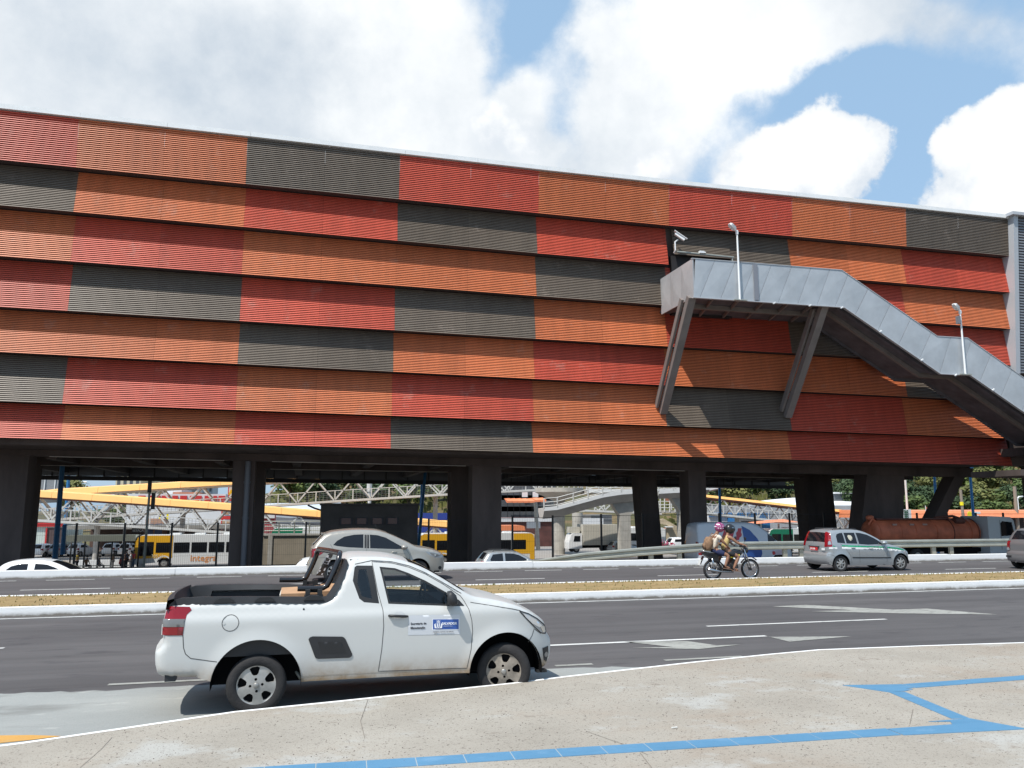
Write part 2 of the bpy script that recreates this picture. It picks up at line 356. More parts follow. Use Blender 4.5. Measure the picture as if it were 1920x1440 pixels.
# lumpy grass surface
b = MB(); nx, ny = 700, 8
vs = []; rr = random.Random(3)
for i in range(nx+1):
    for j in range(ny+1):
        x = -60+i*.2; y = 18.77 + (21.32-18.77)*j/ny
        vs.append((x, y, .15 + (.0 if j in (0, ny) else .0 + .03*rr.random()) ))
fs = [(i*(ny+1)+j, (i+1)*(ny+1)+j, (i+1)*(ny+1)+j+1, i*(ny+1)+j+1) for i in range(nx) for j in range(ny)]
b.add(vs, fs); b.build('median', m_drygrass, kind='structure', fix=False)
# dry tufts along the median
m_tuft = mat('dry_blades', (.30, .22, .09), .9, col2=(.16, .17, .06), vscale=1.3)
b = MB(); rr = random.Random(5)
for k in range(5200):
    x = rr.uniform(-12, 32); y = rr.choice([rr.uniform(18.8, 19.1), rr.uniform(21.0, 21.3), rr.uniform(18.8, 21.3)]); h = rr.uniform(.01, .05); a = rr.uniform(0, 6.3); w = .02
    dx, dy = math.cos(a)*w, math.sin(a)*w; lx, ly = rr.uniform(-.03, .03), rr.uniform(-.03, .03)
    b.add([(x-dx, y-dy, .15), (x+dx, y+dy, .15), (x+lx, y+ly, .17+h)], [(0, 1, 2)])
b.build('grass', m_tuft, kind='stuff', label='dry straw coloured grass growing on the median strip', cat='grass', fix=False)
# painted lines
def mark(name, polys, m, z=.006):
    b = MB()
    for p in polys: b.sheet(p, z)
    return b.build(name, m, kind='structure', fix=False)
def rect(x0, x1, y, w, sl=0): return [(x0, y-w/2), (x1, y-w/2+sl), (x1, y+w/2+sl), (x0, y+w/2)]
mark('edge_line', [rect(-100, 150, 18.33, .1)], m_line)
mark('edge_line', [rect(-100, 150, 21.72, .1)], m_line)
mark('lane_line', [rect(7.3, 11.2, 14.0, .1), rect(-8.6, -4.5, 14.6, .1), rect(19, 23, 13.9, .1), rect(3.4, 7.75, 12.72, .11), rect(-20, -14, 12.9, .1)], m_line)
mark('lane_line', [rect(-2.3, .9, 11.33, .1), rect(3.45, 4.0, 11.1, .1), rect(5.1, 6.35, 11.1, .1), rect(-7, -3.9, 11.5, .1)], m_arrow)
mark('lane_line', [rect(x, x+2.2, 24.5, .11) for x in (-14.6, -7.3, 5.1, 11.1, 16.8, 22.2)] + [rect(-1.1, 1.1, 24.5, .11)], m_line)
mark('lane_line', [rect(x, x+1.35, 27.6, .1) for x in np.arange(-14, 40, 2.15)], m_line)
mark('road_arrow', [[tuple(at(x, y, Z=.006)[:2]) for x, y in [(1448,1137),(1512,1134),(1675,1143),(1738,1141),(1870,1152),(1690,1150),(1520,1146),(1600,1144)]],
     [tuple(at(x, y, Z=.006)[:2]) for x, y in [(1185,1214),(1262,1213),(1170,1203),(1290,1202),(1345,1210),(1392,1208),(1310,1217)]],
     [tuple(at(x, y, Z=.006)[:2]) for x, y in [(1427,1190),(1445,1194),(1597,1193),(1480,1203)]]], m_arrow)
# blue tiles in the pavement: a bent line, laid tile by tile
m_grout = mat('grout', (.34, .37, .38), .9)
def tiles(p, q, w, n, g=.008):
    p, q = Vector(p), Vector(q); d = (q-p).normalized(); s_ = Vector((-d.y, d.x)); L = (q-p).length/n
    b = MB(); u = s_*w/2*.98; b.prism([(t.x, t.y) for t in (p-u, q-u, q+u, p+u)], (.17, .1825)); b.build('grout', m_grout, pave)
    for i in range(n):
        a = p+d*(i*L+g/2); c = p+d*((i+1)*L-g/2); u = s_*w/2; dz = random.uniform(-.0008, .0008)
        b = MB(); pts = [a-u, c-u, c+u, a+u]; b.prism([(t.x, t.y) for t in pts], (.176, .1845+dz)); b.build('tile', m_blue, pave)
tiles((5.22, 6.53), (-1.8, 6.86), .215, 18)
tiles((6.7, 8.08), (11.2, 8.22), .19, 11)
tiles((6.36, 7.86), (6.16, 6.75), .18, 4)
for poly in ([(6.0, 8.30), (6.69, 8.175), (6.69, 7.985), (6.55, 7.96), (6.62, 7.92), (6.45, 7.87), (6.27, 7.87)],
             [(6.25, 6.74), (6.47, 6.30), (5.23, 6.41), (5.23, 6.62), (5.92, 6.60), (5.98, 6.69), (5.78, 6.74)]):
    b = MB(); b.prism(poly, (.176, .1848)); b.build('tile', m_blue, pave)
# joints between pavement slabs and small litter
m_joint = mat('joint', (.19, .165, .14), .9)
def joint(pts, w=.004):
    b = MB()
    for p, q in zip(pts[:-1], pts[1:]):
        p, q = Vector(p), Vector(q); d = (q-p).normalized(); u = Vector((-d.y, d.x))*w/2
        b.add([(*(p-u), .1835), (*(q-u), .1835), (*(q+u), .1835), (*(p+u), .1835)], [(0, 1, 2, 3)])
    b.build('pavement_joint', m_joint, kind='structure')
def P2(x, y): return tuple(at(x, y, Z=.18)[:2])
joint([P2(210, 1383), P2(190, 1405), P2(150, 1440)]); joint([P2(690, 1312), P2(676, 1352), P2(684, 1385)], .005)
joint([P2(1100, 1372), P2(1180, 1400), P2(1215, 1416)], .005); joint([P2(1745, 1262), P2(1815, 1271)], .005)
joint([P2(1712, 1330), P2(1706, 1358)], .006); joint([P2(1200, 1412), P2(1222, 1440)], .006)
rr = random.Random(11); b = MB()
for k in range(2600):
    x, y = rr.uniform(-2, 11), rr.uniform(6.2, 10.0)
    ky = np.interp(x, [p[0] for p in KERB], [p[1] for p in KERB])
    if y > ky-.1: continue
    s_ = rr.uniform(.002, .007); b.lathe([(s_, 0), (s_*.6, s_*.7)], (x, y, .18), n=5)
b.build('gravel', mat('grit', (.12, .10, .085), .9), kind='stuff', label='loose dark grit scattered on the pavement', cat='grit')
b = MB(); q = at(1265, 1365, Z=.186); b.bar((q.x-.03, q.y, q.z+.004), (q.x+.03, q.y+.008, q.z+.004), .009, .009)
b.build('cigarette_end', mat('paper', (.75, .74, .7), .8), label='small white cigarette end on the pavement before the blue line', cat='cigarette end')

# ------------------------------------------------------------------ far side: kerb wall, verge, guard rail, lower road, yard
m_conc = mat('concrete', (.23, .21, .19), .85, var=.28, vscale=.7, bump=.2, bscale=25, stretch=(1, 1, .35))
m_concl = mat('light_concrete', (.40, .38, .34), .85, var=.2, vscale=.8, bump=.15, bscale=25)
m_concd = mat('shaded_stained_concrete', (.078, .06, .054), .9, var=.4, vscale=.5, bump=.3, bscale=15, stretch=(1, 1, .3))  # shade under the hall put into the stained concrete's dark tone
b = MB()
x = -100.0
while x < 140:
    x2 = x + 6; b.box((x, 28.3, -.02), (x2-.012, 28.62, .255 + .012*math.sin(x*.7))); x = x2
b.build('verge_kerb', m_kerbp, kind='structure')
b = MB(); X0, X1 = -200, 260
prof = [(28.62, .22), (29.6, .12), (30.8, -.25), (31.6, -1.2)]
for (y0, z0), (y1, z1) in zip(prof[:-1], prof[1:]):
    b.add([(X0, y0, z0), (X1, y0, z0), (X1, y1, z1), (X0, y1, z1)], [(0, 1, 2, 3)])
b.build('verge', m_drygrass, kind='structure', fix=False)
strip('lower_road', 31.6, 47, -1.3, m_asph2)
b = MB(); prof = [(47, -1.3), (53.5, -1.35), (57, -2.1), (60, -3.4), (66, -3.4)]
for (y0, z0), (y1, z1) in zip(prof[:-1], prof[1:]):
    b.add([(X0, y0, z0), (X1, y0, z0), (X1, y1, z1), (X0, y1, z1)], [(0, 1, 2, 3)])
b.build('embankment', m_earth, kind='structure', fix=False)
strip('station_yard', 66, 190, -3.4, m_lot)
strip('bus_road', 74, 87, -3.39, m_asph2)
# guard rail: W beam on paired posts, its left end ramped into the ground
m_galv = mat('galvanised_steel', (.36, .37, .33), .45, .35, var=.12, vscale=2)
gx = [7.2, 8.5, 10.2, 12.5, 15.2, 17, 60]; gz = [.18, .28, .50, .66, .80, .84, .84]
gr = thing('guard_rail', 'grey steel crash barrier with ramped left end beyond the far white kerb', 'guard rail', (20, 29.2, .1))
prof = [(0, 0), (-.05, -.03), (-.05, -.09), (.02, -.13), (.02, -.19), (-.05, -.23), (-.05, -.29), (0, -.32)]
b = MB(); xs = sorted(set(gx + list(np.arange(7.5, 20, .5)) + list(np.arange(20, 60, 4)))); vs = []
for x in xs:
    z = float(np.interp(x, gx, gz)); k = min(1, (x-6.6)/3)
    for y_, z_ in prof: vs.append((x, 29.2+y_, z+z_*k))
n = len(prof); fs = [(i*n+j, (i+1)*n+j, (i+1)*n+j+1, i*n+j+1) for i in range(len(xs)-1) for j in range(n-1)]
b.add(vs, fs); b.build('rail', m_galv, gr)
for x in (13.0, 14.2, 18.85, 19.6, 26.0, 26.9, 33.5, 34.4, 40.5, 41.4):
    z = float(np.interp(x, gx, gz)); b = MB(); b.box((x-.09, 29.225, 0), (x+.09, 29.33, z-.06)); b.build('post', m_galv, gr)
# ------------------------------------------------------------------ the long station hall: sheet metal louvre cladding in seven tiers
def clad_mat(name, col):                                # painted sheet: each panel weathered a little differently, faint streaks
    m = mat(name, col, .5, var=.10, vscale=1.3, stretch=(1.6, 1, .25)); t = m.node_tree; b = t.nodes['Principled BSDF']; src = b.inputs['Base Color'].links[0].from_socket
    oi = N(t, 'ShaderNodeObjectInfo'); f = mth(t, 'MULTIPLY_ADD', oi.outputs['Random'], .22, .89); tc = N(t, 'ShaderNodeTexCoord')
    n = N(t, 'ShaderNodeTexNoise'); n.inputs['Scale'].default_value = .9; n.inputs['Detail'].default_value = 7; n.inputs['Roughness'].default_value = .75; t.links.new(tc.outputs['Object'], n.inputs['Vector'])
    mr = N(t, 'ShaderNodeMapRange', interpolation_type='SMOOTHSTEP'); mr.inputs[1].default_value = .56; mr.inputs[2].default_value = .72; t.links.new(n.outputs['Fac'], mr.inputs[0])
    sc_ = N(t, 'ShaderNodeVectorMath', operation='SCALE'); t.links.new(src, sc_.inputs[0]); t.links.new(f, sc_.inputs['Scale'])
    mx = N(t, 'ShaderNodeMix', data_type='RGBA'); t.links.new(mth(t, 'MULTIPLY', mr.outputs[0], .22), mx.inputs[0]); t.links.new(sc_.outputs[0], mx.inputs[6]); mx.inputs[7].default_value = (.62, .50, .42, 1)   # dusty patches
    t.links.new(mx.outputs[2], b.inputs['Base Color']); return m
m_or = clad_mat('orange_metal', (.63, .18, .07))
m_rd = clad_mat('red_metal', (.57, .09, .052))
m_gy = clad_mat('grey_brown_metal', (.155, .125, .098))
m_white = mat('white_paint', (.78, .79, .79), .5, var=.05, vscale=2)
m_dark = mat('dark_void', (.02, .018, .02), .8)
m_wing = mat('grey_metal', (.17, .18, .20), .5, var=.08, vscale=.4)
m_blk = mat('black_paint', (.018, .018, .02), .45)
zL = [20.92, 18.49, 16.32, 13.91, 11.52, 9.40, 7.11, 5.42]; zR = [20.86, 18.43, 16.04, 13.66, 11.29, 8.95, 6.59, 4.85]
BX = [-35.0, -27.1, -19.25, -11.4, -3.58, 4.18, 11.9, 19.78, 27.85, 35.98, 43.9]
SAGX = [-35, -14.8, -11.4, -3.6, 7.4, 12, 19.8, 27.9, 36, 44]; SAG = [0, 0, -.02, -.05, -.11, -.14, -.14, -.07, -.02, 0]
def edge_z(k, X):                                       # height of tier edge k (0 = eaves) at X; the roof line sags a little in the middle
    t = (X+14.4)/58.3; t = max(min(t, 1.0), -.4); z = lerp(zL[k], zR[k], t)
    return z + float(np.interp(X, SAGX, SAG))*(z-5)/15.9
def edge_y(z): return 42 - .094*(z-5.4)
st = thing('metro_station', 'long elevated hall clad in red, orange and grey louvred metal above the road', 'building', (5, 46, -1.3))
COLS = {'r': m_rd, 'o': m_or, 'g': m_gy}
GRID = [
 ['o','r','r','o','g','r','o','r','o','g'],
 ['r','o','g','o','r','g','r','g','o','r'],
 ['g','o','o','r','o','o','g','r','r','o'],
 ['o','r','r','g','r','g','o','r','g','r'],
 ['r','g','o','o','g','o','r','o','o','g'],
 ['o','g','g','r','o','r','o','g','r','o'],
 ['g','o','r','o','r','g','o','o','r','r']]
NS = 24
def louvre(b, xa, xb, ztop, zbot, ytop, ybot, ns, amp=1.0, xseg=None):
    """horizontal louvres between two edges; z/y given as functions of X"""
    xs = [xa, xb]; prof = []
    for s in range(ns):
        t0 = s/ns; p = 1/ns
        prof += [(t0, -.03*amp), (t0+p*.28, -.03*amp), (t0+p*.29, .006*amp), (t0+p*.96, .038*amp), (t0+p*.98, -.03*amp)]
    prof.append((1, -.03*amp))
    vs = []
    for x in xs:
        zt, zb_, yt, yb = ztop(x), zbot(x), ytop(x), ybot(x)
        for t, o in prof: vs.append((x, lerp(yt, yb, t)-o, lerp(zt, zb_, t)))
    n = len(prof); fs = [(j, j+1, n+j+1, n+j) for j in range(n-1)]
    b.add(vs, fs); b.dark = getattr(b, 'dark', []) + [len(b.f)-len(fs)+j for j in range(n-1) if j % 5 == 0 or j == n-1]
def build_panel(b, m, parent):
    o = b.build('facade_panel', [m, m_back], parent, fix=False)
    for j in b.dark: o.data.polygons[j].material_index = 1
    return o
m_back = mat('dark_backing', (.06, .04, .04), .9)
for k in range(7):
    zt = lambda x, k=k: edge_z(k, x); zb_ = lambda x, k=k: edge_z(k+1, x)
    yb = lambda x, k=k: edge_y(edge_z(k+1, x)); yt = lambda x, k=k: edge_y(edge_z(k, x)) + (.53 if k else .04)
    ns = NS if k < 6 else 18
    for c in range(10):
        xa, xb = BX[c], BX[c+1]; m = COLS[GRID[k][c]]; xm = (xa+xb)/2
        for (p, q) in ((xa+.002, xm-.003), (xm+.003, xb-.002)):
            if k == 1 and c == 7 and p < 20: continue          # the door opening onto the stair landing is here
            b = MB()
            louvre(b, p, q, zt, zb_, yt, yb, ns)
            # underside lip that closes the tier
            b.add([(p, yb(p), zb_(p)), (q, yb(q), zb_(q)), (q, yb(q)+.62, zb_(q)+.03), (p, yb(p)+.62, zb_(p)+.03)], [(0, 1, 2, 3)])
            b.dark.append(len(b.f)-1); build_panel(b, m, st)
# second tier over the door: only the louvres above the opening
zt = lambda x: edge_z(1, x); zb_ = lambda x: 16.72; yt = lambda x: edge_y(edge_z(1, x))+.53; yb = lambda x: edge_y(16.72)+.07
b = MB(); louvre(b, 20.15, 23.81, zt, zb_, yt, yb, 17); build_panel(b, m_gy, st)
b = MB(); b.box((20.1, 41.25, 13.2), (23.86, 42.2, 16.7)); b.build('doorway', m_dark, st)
# eaves: white coping over a dark shadow gap
b = MB()
for xa, xb in zip(np.arange(-35, 43.9, 3.945), np.arange(-31.055, 48, 3.945)):
    xb = min(xb, 43.9); za, zb2 = edge_z(0, xa), edge_z(0, xb)
    for (y0, y1, a, c) in ((40.46, 41.2, .03, .27),):
        b.add([(xa, y0, za+a), (xb-.01, y0, zb2+a), (xb-.01, y1, zb2+a), (xa, y1, za+a), (xa, y0, za+c), (xb-.01, y0, zb2+c), (xb-.01, y1, zb2+c), (xa, y1, za+c)],
              [(0,3,2,1),(4,5,6,7),(0,1,5,4),(1,2,6,5),(2,3,7,6),(3,0,4,7)])
b.build('coping', m_white, st)
b = MB()      # hall body behind the cladding
b.add([(-35, 42.7, 5.25), (43.8, 42.7, 4.9), (43.8, 66, 4.9), (-35, 66, 5.25), (-35, 41.3, 20.2), (43.8, 41.3, 20.2), (43.8, 66, 20.2), (-35, 66, 20.2)],
      [(0,3,2,1),(4,5,6,7),(0,1,5,4),(1,2,6,5),(2,3,7,6),(3,0,4,7)])
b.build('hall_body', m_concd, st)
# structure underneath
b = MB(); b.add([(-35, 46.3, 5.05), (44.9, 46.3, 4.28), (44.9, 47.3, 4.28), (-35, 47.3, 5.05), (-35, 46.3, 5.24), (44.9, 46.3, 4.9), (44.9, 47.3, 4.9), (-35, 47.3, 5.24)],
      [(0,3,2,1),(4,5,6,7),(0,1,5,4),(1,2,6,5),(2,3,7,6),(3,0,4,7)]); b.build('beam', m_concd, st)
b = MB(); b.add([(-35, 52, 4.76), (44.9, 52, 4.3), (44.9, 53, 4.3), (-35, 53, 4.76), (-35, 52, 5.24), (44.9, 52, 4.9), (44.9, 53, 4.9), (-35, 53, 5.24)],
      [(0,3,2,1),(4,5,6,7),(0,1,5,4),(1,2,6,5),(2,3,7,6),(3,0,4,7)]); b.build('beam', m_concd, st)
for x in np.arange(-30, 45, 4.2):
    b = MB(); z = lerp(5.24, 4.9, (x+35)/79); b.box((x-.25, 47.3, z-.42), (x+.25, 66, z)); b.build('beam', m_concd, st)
m_pale = mat('pale_light_line', (.55, .5, .45), .5)  # thin pale tubes stand for lines of light along the beams' lower edges
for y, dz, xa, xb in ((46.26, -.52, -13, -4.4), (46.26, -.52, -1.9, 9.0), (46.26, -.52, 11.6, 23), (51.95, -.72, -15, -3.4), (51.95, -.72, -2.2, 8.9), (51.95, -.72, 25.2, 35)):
    b = MB(); z0, z1 = (lerp(*((5.05, 4.28) if y < 50 else (4.76, 4.3)), (q+35)/79.9)-.03 for q in (xa, xb)); b.tube([(xa, y, z0), (xb, y, z1)], .022, 6); b.build('light_line', m_pale, st, smooth=True)
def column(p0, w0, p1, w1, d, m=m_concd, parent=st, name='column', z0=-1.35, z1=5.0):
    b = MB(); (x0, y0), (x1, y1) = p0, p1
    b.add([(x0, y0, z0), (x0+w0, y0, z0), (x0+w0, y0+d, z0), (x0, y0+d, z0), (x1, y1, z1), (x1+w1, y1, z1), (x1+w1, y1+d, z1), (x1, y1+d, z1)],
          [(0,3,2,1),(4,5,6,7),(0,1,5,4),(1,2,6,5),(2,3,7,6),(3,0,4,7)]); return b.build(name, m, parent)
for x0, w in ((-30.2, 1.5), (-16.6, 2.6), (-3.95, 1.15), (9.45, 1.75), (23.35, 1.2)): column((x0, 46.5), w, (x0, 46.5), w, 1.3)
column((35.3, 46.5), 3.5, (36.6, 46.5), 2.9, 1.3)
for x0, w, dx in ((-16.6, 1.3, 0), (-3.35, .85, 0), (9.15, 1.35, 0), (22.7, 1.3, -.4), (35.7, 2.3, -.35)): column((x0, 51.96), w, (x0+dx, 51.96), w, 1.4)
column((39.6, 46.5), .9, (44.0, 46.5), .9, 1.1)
b = MB(); b.tube([(-3.15, 46.3, -1.3), (-3.15, 46.3, 1.6), (-3.15, 46.3, 4.7)], .15, 12); b.lathe([(.18, 1.55), (.18, 1.7)], (-3.15, 46.3, 0), n=12); b.lathe([(.18, 3.5), (.18, 3.62)], (-3.15, 46.3, 0), n=12)
b.build('drain_pipe', mat('drain_pipe', (.10, .105, .12), .4), st, smooth=True, angle=.6)
# glazed band along the far side of the hall's underside
m_pane = mat('dark_glass', (.11, .11, .13), .25, spec=.8)
m_fr = mat('dark_frame', (.03, .025, .03), .6)
def far_z(x): return lerp(5.3, 4.85, (x+35)/80)
b = MB(); x = -35
b.add([(-35, 66, far_z(-35)-1.0), (44, 66, far_z(44)-.95), (44, 66.3, far_z(44)-.95), (-35, 66.3, far_z(-35)-1.0), (-35, 66, far_z(-35)-.68), (44, 66, far_z(44)-.65), (44, 66.3, far_z(44)-.65), (-35, 66.3, far_z(-35)-.68)],
      [(0,3,2,1),(4,5,6,7),(0,1,5,4),(1,2,6,5),(2,3,7,6),(3,0,4,7)]); b.build('far_sill', m_fr, st)
x = -34.0
while x < 43:
    w = 1.75; b = MB(); b.box((x+.04, 66.05, far_z(x)-.67), (x+w-.04, 66.08, far_z(x)-.0)); b.build('window_pane', m_pane, st)
    b = MB(); b.box((x-.04, 65.98, far_z(x)-.68), (x+.04, 66.12, far_z(x)+.0)); b.build('mullion', m_fr, st); x += w
# brown maintenance gangway hung under the hall at its right half
gw = MB()
for x in np.arange(12.5, 34.5, .8): gw.box((x-.02, 60, 3.95), (x+.02, 60.04, 4.75))
gw.box((12.5, 60, 4.72), (34.5, 60.04, 4.76)); gw.box((12.5, 59.6, 3.85), (34.5, 61, 3.97)); gw.box((12.5, 60, 4.33), (34.5, 60.03, 4.36))
gw.build('gangway', m_fr, st)

# ------------------------------------------------------------------ grey wing at the right end
wg = thing('station_wing', 'grey corrugated end block of the hall with pale corner trim at the right edge', 'building', (50, 46, 10.6))
def wy(z): return 40.2 + .094*(21-z)
for i in range(4):
    xa = 44.25+i*4; xb = xa+3.98
    b = MB(); louvre(b, xa, xb, lambda x: 20.86, lambda x: 10.75, wy and (lambda x: wy(20.86)), (lambda x: wy(10.75)), 56); build_panel(b, m_wing, wg)
m_trim = mat('pale_grey_trim', (.42, .44, .47), .5)
b = MB(); b.add([(43.86, wy(21.05)-.1, 21.05), (44.2, wy(21.05)-.1, 21.05), (44.2, wy(10.7)-.1, 10.7), (43.86, wy(10.7)-.1, 10.7), (43.86, 42, 21.05), (44.2, 42, 21.05), (44.2, 42.6, 10.7), (43.86, 42.6, 10.7)],
      [(0,3,2,1),(4,5,6,7),(0,1,5,4),(1,2,6,5),(2,3,7,6),(3,0,4,7)]); b.build('corner_trim', m_trim, wg)
b = MB(); b.box((43.6, 39.9, 20.95), (62, 41.2, 21.15)); b.build('coping', m_trim, wg)
b = MB(); b.add([(44.2, wy(10.7)+.1, 10.7), (61, wy(10.7)+.1, 10.7), (61, 66, 10.7), (44.2, 66, 10.7), (44.2, wy(20.9)+.1, 20.9), (61, wy(20.9)+.1, 20.9), (61, 66, 20.9), (44.2, 66, 20.9)],
      [(0,3,2,1),(4,5,6,7),(0,1,5,4),(1,2,6,5),(2,3,7,6),(3,0,4,7)]); b.build('wing_body', m_concd, wg)
b = MB(); b.box((44.4, 42.6, 4.9), (60, 44, 10.7)); b.build('back_wall', m_concd, wg)
for x in (47, 57): b = MB(); b.box((x, 43, -1.3), (x+1.2, 44.4, 4.9)); b.build('column', m_concd, wg)

# ------------------------------------------------------------------ covered stair hung on the facade
m_clad = mat('stair_cladding', (.43, .45, .47), .42, .25, var=.10, vscale=.9)
m_clad2 = mat('stair_cladding_warm', (.42, .42, .43), .45, .2, var=.10, vscale=.9)
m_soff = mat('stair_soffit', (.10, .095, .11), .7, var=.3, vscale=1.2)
m_strut = mat('strut_steel', (.20, .175, .165), .6, .1, var=.15, vscale=1)
sr = thing('outside_stair', 'grey metal clad staircase bracketed off the coloured facade, dropping to the right', 'staircase', (30, 40, 5))
YO, YI, YF = 37.3, 40.95, 41.4
bx_ = [19.38, 28.5, 34.53, 36.6, 43.2, 52]; bz_ = [13.15, 13.18, 9.7, 9.69, 5.9, 5.9]; tz_ = [15.24, 15.28, 11.83, 11.84, 8.0, 8.0]
def bot(x): return float(np.interp(x, bx_, bz_))
def top(x): return float(np.interp(x, bx_, tz_))
def clad_panel(x0, x1, d, Y, m, side=-1, cr=.022):
    g = .008; L = [x0+g, x1-g]; T = [x0+d+g, x1+d-g]
    T = [min(max(t, 19.38), 52) for t in T]; L = [min(max(t, 19.38), 52) for t in L]
    def mids(a, c): return [a] + [k for k in bx_ if a+.03 < k < c-.03] + [c]
    ring = [(x, bot(x)) for x in mids(*L)] + [(x, top(x)) for x in mids(*T)][::-1]
    cx = sum(p[0] for p in ring)/len(ring); cz = sum(p[1] for p in ring)/len(ring)
    b = MB(); vs = [(x, Y, z) for x, z in ring] + [(cx+d*.12, Y+side*cr, cz+.15)]; n = len(ring)
    vs += [(x, Y-side*.05, z) for x, z in ring]
    fs = [(i, (i+1) % n, n) for i in range(n)] + [(i, (i+1) % n, n+1+(i+1) % n, n+1+i) for i in range(n)] + [tuple(n+1+i for i in range(n))]
    b.add(vs, fs); b.build('cladding_panel', m, sr)
seams = [18.6, 19.75, 20.95, 22.15, 23.15, 24.4, 25.6, 26.8, 27.95, 29.2, 30.6, 31.9, 33.2, 34.5, 35.9, 37.2, 38.6, 40.0, 41.4, 42.8, 44.4, 46, 48, 50]
for i, (a, c) in enumerate(zip(seams[:-1], seams[1:])):
    clad_panel(a, c, .95, YO, m_clad)
b = MB(); b.box((22.95, YO-.07, 13.2), (23.2, YO-.02, 15.2)); b.build('joint_strip', mat('joint_strip', (.20, .21, .24), .5), sr)
# left end wall, two creased panels
for i, (y0, y1) in enumerate(((37.3, 38.65), (38.67, 40.0), (40.02, 41.3))):
    b = MB(); x = 19.38; zb0, zt0 = 13.15, 15.24
    vs = [(x, y0, zb0), (x, y1, zb0), (x, y1, zt0), (x, y0, zt0), (x-.05, (y0+y1)/2+.25, 14.3), (x+.06, y0, zb0), (x+.06, y1, zb0), (x+.06, y1, zt0), (x+.06, y0, zt0)]
    b.add(vs, [(0,1,4),(1,2,4),(2,3,4),(3,0,4),(0,5,6,1),(1,6,7,2),(2,7,8,3),(3,8,5,0),(5,8,7,6)]); b.build('cladding_panel', m_clad2, sr)
def ribbon(name, xs, zf, y0, y1, th, m, **k):
    b = MB(); vs = []
    for x in xs: z = zf(x); vs += [(x, y0, z), (x, y1, z), (x, y1, z+th), (x, y0, z+th)]
    fs = [(4*i+a, 4*i+c, 4*i+4+c, 4*i+4+a) for i in range(len(xs)-1) for a, c in ((0,1),(1,2),(2,3),(3,0))] + [(0,1,2,3), tuple(4*(len(xs)-1)+q for q in (3,2,1,0))]
    b.add(vs, fs); return b.build(name, m, sr, **k)
XS = [28.5, 34.53, 36.6, 43.2, 52]
ribbon('edge_trim', [19.35]+XS, lambda x: bot(x)-.05, YO-.05, YO+.12, .05, m_trim)
ribbon('top_rail', [19.35]+XS, lambda x: top(x), YO-.03, YO+.12, .035, m_trim)
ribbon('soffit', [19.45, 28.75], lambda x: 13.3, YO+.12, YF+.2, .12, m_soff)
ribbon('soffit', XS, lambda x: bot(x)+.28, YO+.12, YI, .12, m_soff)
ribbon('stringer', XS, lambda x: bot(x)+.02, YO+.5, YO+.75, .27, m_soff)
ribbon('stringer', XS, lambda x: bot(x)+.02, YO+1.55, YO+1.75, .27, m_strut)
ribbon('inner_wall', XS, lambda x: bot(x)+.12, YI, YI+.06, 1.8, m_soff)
for x in np.arange(20.6, 28, 1.5):                  # joists under the landing
    b = MB(); b.bar((x, YO+.15, 13.2), (x+1.1, YF-.3, 13.2), .09, .16); b.build('joist', m_strut, sr)
b = MB(); b.box((19.45, YO+1.9, 13.05), (28.4, YO+2.1, 13.3)); b.build('stringer', m_strut, sr)
# steps seen from the side paths: real treads on the flights
for (xa, za, xb, zb2) in ((28.5, 13.5, 34.5, 10.0), (36.6, 10.0, 43.2, 6.2)):
    n = int(abs(za-zb2)/.18)
    for i in range(n):
        b = MB(); x = lerp(xa, xb, i/n); z = lerp(za, zb2, i/n); b.box((x, YO+.14, z+.20), (x+(xb-xa)/n, YI-.01, z+.36)); b.build('step', m_concl, sr)
for X0 in (19.5, 27.55):                             # pairs of raking struts
    for dx in (0, .0):
        pass
    for (xo, w) in ((-.02, .34), (-.36, .16)):
        b = MB(); b.bar((X0+xo+.12, 41.95, 7.55), (X0+xo-.05, 37.65, 13.25), w, .42, up=(1, 0, 0)) if w > .3 else b.bar((X0+xo+.1, 42.0, 7.9), (X0+xo, 38.2, 13.25), .3, .14, up=(1, 0, 0))
        b.build('strut', m_strut, sr)
for x in (24.0, 26.2, 28.2, 30.6, 33.2, 35.4, 37.9, 40.4):
    b = MB(); z = bot(x)-.06; b.bar((x, YO-.12, z-.06), (x+.16, YO-.1, z+.04), .06, .06); b.build('clip', m_white, sr)
b = MB(); b.box((43.2, 37.3, 5.4), (52, 42.5, 5.9)); b.build('lower_landing', m_concd, sr)
b = MB(); b.box((39.6, 37.4, 4.0), (44.4, 41.0, 4.35)); b.build('ledge', m_concd, sr)
b = MB(); b.box((43.3, 37.2, 5.62), (44.9, 37.45, 5.95)); b.build('end_plate', m_trim, sr)
for x in (46.5, 50.5): b = MB(); b.box((x, 38, -.0), (x+.6, 38.6, 5.4)); b.build('post', m_concd, sr)
b = MB(); b.tube([(20.2, 40.75, 16.78), (23.85, 40.75, 16.72)], .07, 8); b.tube([(23.75, 40.75, 16.7), (23.75, 40.75, 15.3)], .05, 8); b.build('door_rail', m_galv, st, smooth=True, angle=.7)
b = MB(); b.box((21.6, 40.62, 16.8), (21.9, 40.78, 16.93)); b.lathe([(.09, 0), (.05, .06)], (21.95, 40.7, 16.83), n=8); b.build('flood_light', m_white, st)
